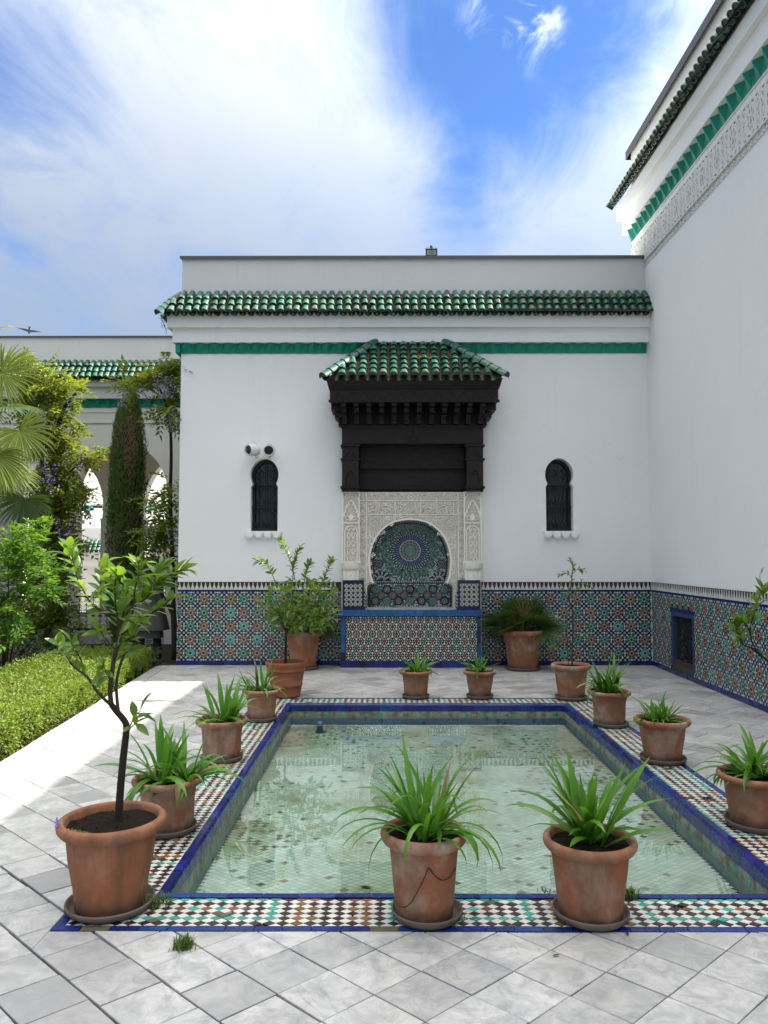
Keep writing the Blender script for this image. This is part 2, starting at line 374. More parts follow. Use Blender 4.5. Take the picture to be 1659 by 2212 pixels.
def terracotta(name, c, aged=0.6):
    k = Mat(name, 0.82, 0.25); oi = k.N('ShaderNodeObjectInfo'); r = oi.outputs['Random']
    co = k.coord(rnd=False); off = k.N('ShaderNodeVectorMath'); off.operation = 'ADD'
    mu = k.N('ShaderNodeVectorMath'); mu.operation = 'SCALE'; mu.inputs[0].default_value = (31, 17, 43); k.L(r, mu.inputs['Scale'])
    k.L(co, off.inputs[0]); k.L(mu.outputs[0], off.inputs[1]); v = off.outputs[0]
    def nn(sc, d, ro, scale=(1, 1, 1), dist=0.0):
        mp = k.N('ShaderNodeMapping'); mp.inputs['Scale'].default_value = scale; k.L(v, mp.inputs[0]); return k.noise(sc, d, ro, mp.outputs[0], dist)
    base = k.mix(r, c, (c[0]*0.85, c[1]*0.92, c[2]*1.0))
    base = k.mix(k.ramp(nn(4, 5, 0.6, (1, 1, 2.5)), (0.35, 0.0), (0.7, 0.7)), base, (c[0]*1.25, c[1]*0.95, c[2]*0.8))
    base = k.mix(k.ramp(nn(5, 7, 0.65, (1, 1, 1)), (0.44, 0.0), (0.66, 0.75*aged)), base, k.mix(k.math('FRACT', k.math('MULTIPLY', r, 9.3)), (0.40, 0.21, 0.13), (0.52, 0.43, 0.36)))        # lime bloom
    base = k.mix(k.ramp(nn(3.5, 7, 0.7, (2.2, 2.2, 0.5)), (0.42, 0.0), (0.66, 0.85*aged)), base, k.mix(k.math('FRACT', k.math('MULTIPLY', r, 5.7)), (0.12, 0.075, 0.045), (0.30, 0.17, 0.10)))  # water stains
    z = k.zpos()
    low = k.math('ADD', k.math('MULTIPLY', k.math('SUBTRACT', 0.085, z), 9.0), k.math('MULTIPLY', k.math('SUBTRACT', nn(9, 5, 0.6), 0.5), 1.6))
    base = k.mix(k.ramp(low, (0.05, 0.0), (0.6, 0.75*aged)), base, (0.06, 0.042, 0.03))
    k.col(base); k.bump(k.math('ADD', nn(30, 5, 0.6), nn(5, 4, 0.6, (1, 1, 7))), 0.22, 0.008); return k.m
TERRA = terracotta('aged_terracotta', (0.29, 0.115, 0.058), 0.95)
TERRA2 = terracotta('fresh_terracotta', (0.25, 0.080, 0.038), 0.3)
SAUCER = plain('grey_saucer_clay', (0.17, 0.135, 0.11), 0.85, 0.2, 0, 8, 0.7, 0.2)
SOIL = plain('potting_soil', (0.022, 0.015, 0.011), 0.95, 0.1, 0, 30, 0.8, 1.0)
GARDEN = plain('garden_earth', (0.05, 0.04, 0.028), 0.95, 0.1, 0, 6, 0.8, 0.8)
def marble():
    k = Mat('carrara_marble', 0.34, 0.45)
    v = k.coord(rnd=True); r = k.rand()
    cl = k.noise(8.5, 9, 0.72, v, 0.9)
    base = k.mix(k.ramp(r, (0.0, 0.0), (0.5, 0.14), (0.8, 0.5), (1.0, 1.0)), (0.58, 0.57, 0.545), (0.29, 0.285, 0.28))
    c = k.mix(k.ramp(cl, (0.37, 0.0), (0.68, 0.85)), base, (0.25, 0.255, 0.265))
    ve = k.noise(3.2, 8, 0.6, v, 2.2)
    vein = k.ramp(k.math('ABSOLUTE', k.math('SUBTRACT', ve, 0.5)), (0.0, 1.0), (0.028, 0.0))
    c = k.mix(k.math('MULTIPLY', vein, k.ramp(k.noise(2.3, 3, 0.5, v), (0.42, 0.0), (0.72, 0.6))), c, (0.17, 0.17, 0.185))
    gl = k.noise(1.4, 8, 0.7); c = k.mix(k.ramp(gl, (0.52, 0.0), (0.72, 0.5)), c, (0.30, 0.28, 0.25))
    sp = k.noise(11, 8, 0.75); c = k.mix(k.ramp(sp, (0.62, 0.0), (0.76, 0.5)), c, (0.28, 0.25, 0.22))
    k.col(c); k.rough(k.ramp(k.noise(6, 5, 0.6), (0.3, 0.26), (0.8, 0.55))); k.bump(k.noise(22, 4, 0.6), 0.05, 0.005); return k.m
MARBLE = marble()
JOINT = plain('dark_joint', (0.05, 0.043, 0.036), 0.95, 0.1, 0, 5, 0.6)
LEAF_CITRUS = leafm('citrus_leaf', (0.04, 0.115, 0.014), (0.11, 0.20, 0.022), 0.28, 0.38, (0.28, 0.46, 0.03))
LEAF_STRAP = leafm('strap_leaf', (0.045, 0.16, 0.014), (0.14, 0.32, 0.028), 0.32, 0.35, (0.16, 0.42, 0.03))
LEAF_DRY = leafm('dry_leaf', (0.22, 0.15, 0.05), (0.30, 0.22, 0.09), 0.6, 0.3)
LEAF_PALM = leafm('palm_leaf', (0.03, 0.07, 0.016), (0.06, 0.11, 0.02), 0.32, 0.25, (0.16, 0.26, 0.03))
LEAF_BIGPALM = leafm('fan_palm_leaf', (0.07, 0.12, 0.02), (0.16, 0.20, 0.03), 0.5, 0.45, (0.44, 0.48, 0.06), spec=0.2)
LEAF_WIST = leafm('wisteria_leaf', (0.06, 0.115, 0.014), (0.15, 0.18, 0.02), 0.5, 0.42, (0.40, 0.46, 0.04), spec=0.2)
LEAF_BUSH = leafm('shrub_leaf', (0.028, 0.085, 0.012), (0.09, 0.19, 0.024), 0.5, 0.4, (0.24, 0.44, 0.04), spec=0.25)
LEAF_BOX = leafm('box_leaf', (0.045, 0.11, 0.010), (0.20, 0.28, 0.024), 0.6, 0.3, (0.42, 0.55, 0.03))
LEAF_CYP = leafm('cypress_green', (0.05, 0.11, 0.015), (0.11, 0.19, 0.025), 0.7, 0.25, (0.12, 0.22, 0.03))
LEAF_CYPB = leafm('cypress_brown', (0.13, 0.095, 0.05), (0.27, 0.21, 0.12), 0.8, 0.15)
FLOWER = leafm('wisteria_flower', (0.20, 0.11, 0.40), (0.42, 0.30, 0.62), 0.6, 0.4, (0.5, 0.4, 0.75))
BARK = plain('grey_bark', (0.075, 0.058, 0.045), 0.9, 0.2, 0, 14, 0.7, 0.6)
BARKDARK = plain('dark_bark', (0.035, 0.027, 0.021), 0.9, 0.2, 0, 14, 0.7, 0.6)
TWIG = plain('green_twig', (0.07, 0.085, 0.03), 0.7, 0.3, 0, 10, 0.5)
SHADECORE = plain('shade_core', (0.045, 0.036, 0.024), 0.95, 0.05, 0, 8, 0.6)  # solid bark-brown core, standing in for the shade inside foliage
# =================================================================== setting
W, XR = 11.35, 3.885                 # plane of the facade, plane of the wall on the right
PX0, PX1, PY0, PY1 = -1.04, 1.91, 3.735, 8.40        # pool opening
QX0, QX1, QY0, QY1 = -1.44, 2.285, 3.375, 8.755      # outer edge of its mosaic border
def edge_x(y): return -3.0 - 0.0665 * (y - 6.0)      # left edge of the paving

# ---- ground
g = MB(); g.holes([(-90, -40), (90, -40), (90, 120), (-90, 120)], [rect(QX0 + .05, QX1 - .05, QY0 + .05, QY1 - .05)], -0.16, FL(0))
ob = g.build('garden_ground', GARDEN, kind='structure'); tag(ob, 'dark bare garden soil beyond the paving')
g = MB()
oy0, oy1 = -7.0, W + 0.3
def quad_with_hole(mb, d):
    mb.holes([(edge_x(oy0), oy0), (XR + 0.2, oy0), (XR + 0.2, oy1), (edge_x(oy1), oy1)], [rect(QX0 + .02, QX1 - .02, QY0 + .02, QY1 - .02)], d, FL(0))
quad_with_hole(g, -0.012)
for a, b in ((oy0, 2.0), (2.0, oy1)):
    pass
g.add([(edge_x(oy0), oy0, -0.012), (edge_x(oy1), oy1, -0.012), (edge_x(oy1), oy1, -0.2), (edge_x(oy0), oy0, -0.2)], [(0, 1, 2, 3), (3, 2, 1, 0)])
terr = g.build('terrace_paving', JOINT, kind='structure'); tag(terr, 'pale marble terrace laid diagonally around the pool')

def clip(poly, nx, ny, c):           # keep nx*x + ny*y <= c
    out = []
    for i in range(len(poly)):
        a, b = poly[i], poly[(i+1) % len(poly)]
        da, db = nx*a[0]+ny*a[1]-c, nx*b[0]+ny*b[1]-c
        if da <= 0: out.append(a)
        if (da < 0 < db) or (db < 0 < da):
            t = da/(da-db); out.append((a[0]+(b[0]-a[0])*t, a[1]+(b[1]-a[1])*t))
    return out
def area(p): return abs(sum(p[i][0]*p[(i+1) % len(p)][1]-p[(i+1) % len(p)][0]*p[i][1] for i in range(len(p))))/2 if len(p) > 2 else 0
e1, e2 = Vector((0.1775, -0.1645)), Vector((0.1785, 0.1625))
org = Vector((-0.045, 3.23)); cells = []
rt = random.Random(5); stripoff = {}
for j in range(-60, 60):             # strips run along e1, j counts across them
    off = rt.choice([0, 0, 0.12, 0.35, 0.5, 0.22]) if j < -2 else (0 if j < 6 else rt.choice([0, 0, 0.08, 0.5]))
    for i in range(-70, 70):
        p = org + e1*(i+off) + e2*j
        if not (-3.9 < p.x < 4.5 and 1.6 < p.y < W + 0.5): continue
        gp = 0.006 if j > -3 else rt.choice([.006, .009, .014])
        u1 = e1.normalized()*rt.uniform(0.0015, gp*0.45); u2 = e2.normalized()*rt.uniform(0.002, gp*0.8)
        q = [p+u1+u2, p+e1-u1+u2*rt.uniform(.5, 1.2), p+e1+e2-u1-u2, p+e2+u1-u2*rt.uniform(.5, 1.2)]
        po = [(a.x + rt.uniform(-.0012, .0012), a.y + rt.uniform(-.0012, .0012)) for a in q]
        if area(po) < 1e-6: continue
        po = clip(po, 0, 1, W - 0.002); po = clip(po, 1, 0, XR - 0.004) if po else po
        # left edge strip of paving stays free: x >= edge_x(y) + 0.17
        po = clip(po, -1, -0.0665, 3.0 - 0.17 - 0.0665*6.0) if po else po
        if len(po) < 3: continue
        xs = [a[0] for a in po]; ys = [a[1] for a in po]
        g_ = 0.004
        if max(xs) > QX0-g_ and min(xs) < QX1+g_ and max(ys) > QY0-g_ and min(ys) < QY1+g_:
            pieces = []
            c = (sum(xs)/len(xs), sum(ys)/len(ys))
            left = clip(po, 1, 0, QX0-g_); right = clip(po, -1, 0, -(QX1+g_))
            midp = clip(clip(po, -1, 0, -(QX0-g_)), 1, 0, QX1+g_) if po else []
            fr = clip(midp, 0, 1, QY0-g_) if len(midp) > 2 else []; bk = clip(midp, 0, -1, -(QY1+g_)) if len(midp) > 2 else []
            if min(ys) < QY0-g_ and max(ys) > QY0 and (min(xs) < QX0 or max(xs) > QX1):   # corner tile of the front: cut both ways
                pieces = [left, right, fr]
            else: pieces = [left, right, fr, bk]
        else: pieces = [po]
        for pc in pieces:
            if len(pc) > 2 and area(pc) > 0.0008: cells.append(pc)
# the strip along the hedge
y = 1.6
while y < W - 0.05:
    l = rt.uniform(0.55, 0.75); y1 = min(y + l, W - 0.004)
    cells.append([(edge_x(y), y), (edge_x(y)+0.162, y), (edge_x(y1)+0.162, y1-0.006), (edge_x(y1), y1-0.006)]); y = y1
def ccw(p):
    ar = sum(p[i][0]*p[(i+1) % len(p)][1]-p[(i+1) % len(p)][0]*p[i][1] for i in range(len(p)))
    return p if ar > 0 else p[::-1]
def seen(p):
    c = (sum(a[0] for a in p)/len(p), sum(a[1] for a in p)/len(p))
    v = abs(c[0]) / max(c[1], .1) < 0.53 and c[1] > 2.6
    return (0 if v else 100) + math.hypot(*c) - 3*area(p)
cells = [ccw(p) for p in cells]; cells.sort(key=seen)
rest = MB()
for n_, pc in enumerate(cells):
    z = rt.uniform(-0.0022, 0.0012)
    mb = MB() if n_ < 298 else rest
    n = len(pc); c = (sum(a[0] for a in pc)/n, sum(a[1] for a in pc)/n); k = 0.0025
    inn = [(a[0]+(c[0]-a[0])*min(.3, k/max(1e-3, math.hypot(c[0]-a[0], c[1]-a[1]))), a[1]+(c[1]-a[1])*min(.3, k/max(1e-3, math.hypot(c[0]-a[0], c[1]-a[1])))) for a in pc]
    tx, ty = rt.uniform(-.006, .006), rt.uniform(-.006, .006)
    zz = lambda p: z + (p[0]-c[0])*tx + (p[1]-c[1])*ty
    mb.add([(a[0], a[1], -0.012) for a in pc] + [(a[0], a[1], zz(a)-0.002) for a in pc] + [(a[0], a[1], zz(a)) for a in inn],
           [tuple(range(2*n, 3*n))] + [(i, (i+1) % n, n+(i+1) % n, n+i) for i in range(n)] + [(n+i, n+(i+1) % n, 2*n+(i+1) % n, 2*n+i) for i in range(n)])
    if n_ < 298: mb.build('tile', MARBLE, terr)
# paving behind the camera and its bounce
rest.poly([(edge_x(oy0), oy0), (XR, oy0), (XR, 1.5), (edge_x(1.5), 1.5)], -0.004, FL(0))
rest.build('outer_tiles', MARBLE, terr, kind='stuff')

# =================================================================== zellige dado
def dado_cell_parts():
    """one square cell, side 1, its corner cluster at (0,0): list of (poly, colour key)"""
    P = []
    # corner cluster: pale disc, navy and white squares
    P.append((circ(0, 0, .085, 8, pi/8), 'lb'))
    for k in range(4):
        a = k*pi/2; ca, sa = cos(a), sin(a)
        rot = lambda x, y: (x*ca - y*sa, x*sa + y*ca)
        P.append(([rot(*q) for q in [(.10, -.075), (.225, -.085), (.225, .085), (.10, .075), (.075, 0)]], 'nv'))
        P.append(([rot(*q) for q in rect(.115, .235, .115, .235)], 'wh'))
        P.append(([rot(*q) for q in [(.245, -.055), (.33, -.075), (.385, -.05), (.42, 0), (.385, .05), (.33, .075), (.245, .055)]], 'gr'))
    return P
CELL = dado_cell_parts()
def rosette_mesh(name, pet):
    b = MB(); fr = lambda a, c, d: (a, -d, c)
    b.prism(star(0, 0, .405, .325, 8), 0.0, .008/.1955, fr, 1)
    for k in range(8):
        a = pi/8 + k*pi/4; ca, sa = cos(a), sin(a); rot = lambda x, y: (x*ca-y*sa, x*sa+y*ca)
        b.prism([rot(*q) for q in [(.120, 0), (.18, -.066), (.25, -.098), (.31, -.085), (.345, -.03), (.345, .03), (.31, .085), (.25, .098), (.18, .066)]], .008/.1955, .0105/.1955, fr, 0, 0.003)
    b.prism(star(0, 0, .125, .085, 8, pi/8), .008/.1955, .0105/.1955, fr, 2)
    for k in range(8):
        a = k*pi/4; ca, sa = cos(a), sin(a); rot = lambda x, y: (x*ca-y*sa, x*sa+y*ca)
        b.prism([rot(*q) for q in [(.105, 0), (.15, -.022), (.23, 0), (.15, .022)]], .008/.1955, .0105/.1955, fr, 3)
    return b.mesh(name, [pet, ZGREY, BLACK, ZWHITE])
ROS = [[rosette_mesh('rosette_green_mesh', ZGREEN), rosette_mesh('rosette_green_pale_mesh', TEAL)], [rosette_mesh('rosette_brown_mesh', OCHRE), rosette_mesh('rosette_rust_mesh', RUST)]]
DM = {'lb': 0, 'nv': 1, 'wh': 2, 'gr': 3, 'bk': 4, 'base': 5, 'cg': 6, 'cb': 7}
DMATS = [ZLBLUE, NAVY, ZWHITE, ZGREY, BLACK, BROWNBLACK, ZGREEN, OCHRE]
CS = 0.1955
Z_P0, Z_P1 = 0.062, 1.072
def dado(parent, fr, a0, a1, a_first, par0, skip=lambda a, b: False, facing='F', plane=W, hole=None):
    """zellige panel from a0 to a1; rosette columns start at a_first"""
    rows = [0.1445 + 0.0 + r*CS + 0.03 for r in range(5)]
    rows = [Z_P0 + CS*0.585 + r*CS for r in range(5)]
    base = MB(); base.holes(rect(a0, a1, 0.0, 1.213), [hole] if hole else [], 0.0015, fr, 0)
    base.build('tile_bed', GROUT, parent)
    mb = MB()
    clipbox = lambda p: clip(clip(clip(clip(p, -1, 0, -a0), 1, 0, a1), 0, -1, -Z_P0), 0, 1, Z_P1)
    ncol = int((a1-a0)/CS)+3
    i0 = math.floor((a0-a_first)/CS)-1
    for i in range(i0, i0+ncol+2):
        for r in range(-1, 6):
            cx, cz = a_first+i*CS, rows[0]+r*CS
            kx, kz = cx+CS/2, cz+CS/2
            if not skip(kx, kz):
                for poly, key in CELL:
                    p = clipbox([(kx+x*CS, kz+y*CS) for x, y in poly])
                    if len(p) > 2: mb.prism(p, 0.0, 0.0075, fr, DM[key], 0.0006)
            for dx, dz in ((.5, 0), (0, .5)):           # white lozenges between rosettes
                qx, qz = cx+dx*CS, cz+dz*CS
                if skip(qx, qz): continue
                p = clipbox([(qx+x*CS, qz+y*CS) for x, y in ((-.085, 0), (0, -.085), (.085, 0), (0, .085))])
                if len(p) > 2: mb.prism(p, 0.0, 0.0075, fr, DM['wh'], 0.0006)
            for k in range(8):                            # black arcs around the rosette
                a = pi/8+k*pi/4; ca, sa = cos(a), sin(a)
                if skip(cx, cz): continue
                p = [(x*ca-y*sa, x*sa+y*ca) for x, y in [(.375, -.13), (.435, -.155), (.50, -.07), (.50, .07), (.435, .155), (.375, .13), (.36, 0)]]
                p = clipbox([(cx+x*CS, cz+y*CS) for x, y in p])
                if len(p) > 2: mb.prism(p, 0.0, 0.0055, fr, DM['bk'], 0.0004)
            if 0 <= r < 5 and not skip(cx, cz) and (a0-CS*.3 < cx < a0+CS*.37 or a1-CS*.37 < cx < a1+CS*.3):   # cut rosettes at the ends of the panel
                cc = ('cg' if (i+r+par0) % 2 == 0 else 'cb')
                p = clipbox([(cx+x*CS, cz+y*CS) for x, y in star(0, 0, .385, .30, 8)])
                if len(p) > 2: mb.prism(p, 0, .006, fr, DM['gr'])
                for k in range(8):
                    a = pi/8 + k*pi/4; ca, sa = cos(a), sin(a)
                    p = clipbox([(cx+(x*ca-y*sa)*CS, cz+(x*sa+y*ca)*CS) for x, y in [(.125, 0), (.19, -.062), (.265, -.085), (.32, 0), (.265, .085), (.19, .062)]])
                    if len(p) > 2: mb.prism(p, .006, .0085, fr, DM[cc])
                p = clipbox([(cx+x*CS, cz+y*CS) for x, y in star(0, 0, .125, .085, 8, pi/8)])
                if len(p) > 2: mb.prism(p, .006, .0085, fr, DM['bk'])
            elif 0 <= r < 5 and a0+CS*.37 <= cx <= a1-CS*.37 and not skip(cx, cz):
                par = (i+r+par0) % 2
                me = R.choice(ROS[par]) if R.random() < .3 else ROS[par][0]
                m4 = Matrix.Translation(fr(cx, cz, 0.0)) @ (Matrix.Rotation(-pi/2, 4, 'Z') if facing == 'R' else Matrix.Identity(4)) @ Matrix.Diagonal((CS, CS, CS, 1))
                o = link('rosette', me, parent); o.matrix_basis = m4
    mb.build('star_mosaic', DMATS, parent, kind='stuff')
    # base course, blue fillet, merlon frieze
    tl = MB(); a = a0
    for (za, zb, ln, mt) in ((0.0, Z_P0, .10, 0), (Z_P1, 1.097, .10, 0)):
        a = a0
        while a < a1-0.004:
            b2 = min(a+ln, a1); tl.prism(rect(a+.0008, b2-.0008, za+.001, zb-.001), 0, .011, fr, R.choice([0, 0, 0, 1]), .001); a = b2
    tl.build('blue_course', [BLUE, NAVY], parent, kind='stuff')
    me = MB(); me.prism(rect(a0, a1, 1.098, 1.213), 0, .006, fr, 0); p = .0635; nt_ = int((a1-a0)/p)
    for i in range(nt_+1):
        c = a0+p*(i+.5)
        if c+p*.5 > a1: break
        sh = [(c-p*.49, 1.099), (c+p*.49, 1.099), (c+p*.46, 1.115), (c+p*.20, 1.155), (c+p*.12, 1.175), (c+p*.10, 1.197), (c, 1.209), (c-p*.10, 1.197), (c-p*.12, 1.175), (c-p*.20, 1.155), (c-p*.46, 1.115)]
        me.prism(sh, .006, .0105, fr, 1)
    me.build('merlon_frieze', [BROWNBLACK, ZWHITE], parent)

# =================================================================== roof tiles
def barrel_mesh(name, r0, r1, L, mats, plug=False, flip=False, n=8, th=0.011):
    """half-pipe along -Y (down the slope); the wide lip at y = -L"""
    b = MB(); sg = -1 if flip else 1
    def ringp(r, y): return [(r*cos(pi*i/n), y, sg*r*sin(pi*i/n)) for i in range(n+1)]
    vs_ = ringp(r0, 0) + ringp(r1, -L) + ringp(r1-th, -L) + ringp(r0-th, 0); k = n+1; fs = []
    for i in range(n):
        q = [(i, i+1, k+i+1, k+i), (k+i, k+i+1, 2*k+i+1, 2*k+i), (2*k+i, 2*k+i+1, 3*k+i+1, 3*k+i)]
        fs += [f[::-1] for f in q] if not flip else q
    b.add(vs_, fs, 0)
    if plug:
        pr = ringp(r1-th, -L+0.012); b.add(pr, [tuple(range(k)) if flip else tuple(range(k))[::-1]], 1)
    me = b.mesh(name, mats, True); me.set_sharp_from_angle(angle=radians(40)); return me
T_UP = barrel_mesh('tile_mesh', .041, .057, .205, [ROOF])
T_END = barrel_mesh('eave_tile_mesh', .041, .057, .205, [ROOF, MORTAR], True)
T_TR = barrel_mesh('trough_mesh', .058, .05, .22, [ROOFDARK], False, True)
T_HIP = barrel_mesh('hip_mesh', .060, .080, .25, [ROOF, MORTAR], True)
def eave(parent, origin, along, out, zt, zb, proj, ncol, pitch, rows, deckmat=MORTAR, trim=None, rj=random.Random(3), bed0=0.0):
    """rows of barrel tiles: origin = wall point at the top of the slope, along = unit vector of the eave, out = outward"""
    along, out = Vector(along), Vector(out); dn = (out*proj + Vector((0, 0, zb-zt))); L = dn.length; dn.normalize()
    nrm = along.cross(dn); nrm = nrm if nrm.z > 0 else -nrm
    bas = Matrix((along if along.cross(-dn).dot(nrm) > 0 else -along, -dn, nrm)).transposed().to_4x4()
    bas = Matrix((along.normalized(), -dn, nrm)).transposed().to_4x4()
    if bas.to_3x3().determinant() < 0: bas = Matrix((-along.normalized(), -dn, nrm)).transposed().to_4x4()
    step = (L-0.205)/max(1, rows-1) if rows > 1 else 0
    for i in range(ncol):
        for r in range(rows):
            p = Vector(origin) + along*(pitch*(i+.5)) + dn*(step*r + rj.gauss(0, .005)) + nrm*(0.014 + rj.uniform(-.004, .006))
            if trim and trim(p, dn): continue
            o = link('roof_tile', T_END if r == rows-1 else T_UP, parent)
            o.matrix_basis = Matrix.Translation(p) @ bas @ Matrix.Rotation(rj.gauss(0, .035), 4, 'Z') @ Matrix.Rotation(radians(-7.5), 4, 'X') @ Matrix.Rotation(rj.uniform(-.03, .03), 4, 'Y')
        p = Vector(origin) + along*(pitch*i) + dn*(L-0.225) + nrm*0.012
        if trim and trim(p, dn): continue
        o = link('trough_tile', T_TR, parent); o.matrix_basis = Matrix.Translation(p) @ bas
    b = MB(); a0, a1 = Vector(origin)+along*bed0, Vector(origin)+along*(pitch*ncol)
    q = [a0, a1, a1+dn*(L-.09), a0+dn*(L-.09)]; th = nrm*-0.02
    b.add(q + [v+th for v in q], [(0, 1, 2, 3), (7, 6, 5, 4), (3, 2, 6, 7), (0, 3, 7, 4), (1, 5, 6, 2), (0, 4, 5, 1)])
    b.build('roof_bed', deckmat, parent)
def zigzag(parent, fr, a0, a1, z0, z1, d, pitch, mat, name='zigzag_moulding'):
    """pleated band: each pleat is a piece, proud at the top and flush at the foot"""
    n = int(round((a1-a0)/pitch)); p = (a1-a0)/n
    b = MB(); x0, x1 = -p/2, p/2; h = z1-z0
    b.add([fr(x0, 0, .004), fr(0, 0, .02), fr(x1, 0, .004), fr(x0, h, d*.22), fr(0, h, d), fr(x1, h, d*.22)], [(0, 1, 4, 3), (1, 2, 5, 4), (3, 4, 5), (0, 2, 1)])
    me = b.mesh('pleat_mesh', [mat])
    o0 = Vector(fr(0, 0, 0))
    for i in range(n):
        o = link('pleat', me, parent); o.matrix_basis = Matrix.Translation(Vector(fr(a0+p*(i+.5), z0, 0)) - o0)

# =================================================================== main facade
FX0 = -3.08                                              # its left corner
main = thing('garden_building', 'white rendered building straight ahead with green tiled eave and two keyhole windows', 'building', (0.4, W, 0))
kx = lambda u: XA(u, W)
def keyhole(cx, zb, zt, w):                              # keyhole window outline, CCW from bottom left
    h = zt-zb; r = w*.5; cz = zb+h*.775; rz = zt-cz; zn = cz-rz*.545
    right = [(.96*r, zb), (.96*r, zn-.045), (.89*r, zn-.03), (.86*r, zn-.008)]
    right += [(r*cos(radians(a))*(1-.10*max(0, sin(radians(a)))**3), cz+rz*sin(radians(a))) for a in range(-33, 86, 7)]
    return [(cx+x, z) for x, z in right] + [(cx, zt)] + [(cx-x, z) for x, z in right[::-1]]
WZ0, WZ1 = H(1147, W), H(990, W)
wx = [(kx(540)+kx(601))/2, (kx(1178)+kx(1240))/2]; WWID = kx(601)-kx(540)
NX0, NX1 = XA(742, W), XA(1034, W); NZ1 = H(958, W-.23)+.05
holes_ = [keyhole(x, WZ0, WZ1, WWID) for x in wx]
b = MB(); ztop = H(557, W); zb_ = 1.213
b.holes([(FX0, 0), (XR+.6, 0), (XR+.6, ztop), (FX0, ztop)], holes_ + [rect(NX0, NX1, 0.3, NZ1)], 0, FF(W), 0, 0.24)
b.build('front_wall', WHITE, main)
b = MB(); b.box(FX0, XR+.6, W+.30, 17.2, -0.2, ztop-0.25)          # body behind the face
b.add([(FX0, W, 0), (FX0, W, ztop), (FX0, 17.2, ztop), (FX0, 17.2, 0)], [(0, 1, 2, 3)])
b.box(FX0, XR+.6, W+.002, W+.30, ztop-.2, ztop)
b.build('building_body', WHITE, main)
# parapet face above the tiles is greyer render, 3 mm proud
b = MB(); b.box(FX0-.003, XR+.1, W-.004, W+.2, H(633, W)-.06, ztop); b.build('parapet', PARAPET, main)
b = MB(); b.box(FX0-.035, XR-.01, W-.03, W+.25, ztop, ztop+.022); b.box(FX0-.035, XR-.01, W-.036, W-.03, ztop-.022, ztop+.022)
b.build('parapet_coping', COP, main)
b = MB()
for (pj, v0, v1) in ((.17, 679, 706), (.105, 707, 739)):
    z1, z0 = H(v0, W-pj), H(v1, W-pj)
    b.box(FX0-pj, XR-.002, W-pj, W-.002, z0, z1+.03); b.box(FX0-pj, FX0-.001, W-.002, 15, z0, z1+.03)
b.build('cornice', WHITE, main, auto=30)
gz0, gz1 = H(762, W-.05), H(741, W-.08)
zigzag(main, FF(W), FX0-.02, XA(815, W), gz0, gz1, .11, .208, GREENPAINT)
zigzag(main, FF(W), XA(960, W), XR-.01, gz0, gz1, .085, .208, GREENPAINT)
b = MB(); b.box(XA(815, W), XA(960, W), W-.02, W-.001, gz0, gz1); b.build('painted_band', GREENPAINT, main); b = MB(); b.box(FX0-.07, FX0-.001, W-.07, 15, gz0, gz1); b.build('painted_band', GREENPAINT, main)
tz1, tz0 = H(634, W), H(679, W-.25)
pit_ = (XR-FX0)/56.6
eave(main, (FX0-.02-2*pit_, W, tz1), (1, 0, 0), (0, -1, 0), tz1, tz0, .26, 59, pit_, 3, trim=lambda p, dn: p.x < FX0-.02-(W-p.y)*1.05, bed0=2*pit_+.03)
# corner hip and the return along the left side
hp = Vector((FX0, W, tz1-.015)); hd = Vector((-.27, -.27, tz0-tz1+.02)); HL = hd.length
for i in range(4):
    o = link('hip_tile', T_HIP, main); o.matrix_basis = orient(hp+hd*(i/5.6), -hd)
rj = random.Random(9)
eave(main, (FX0, W+1.6, tz1), (0, -1, 0), (-1, 0, 0), tz1, tz0, .26, 13, .1235, 3)
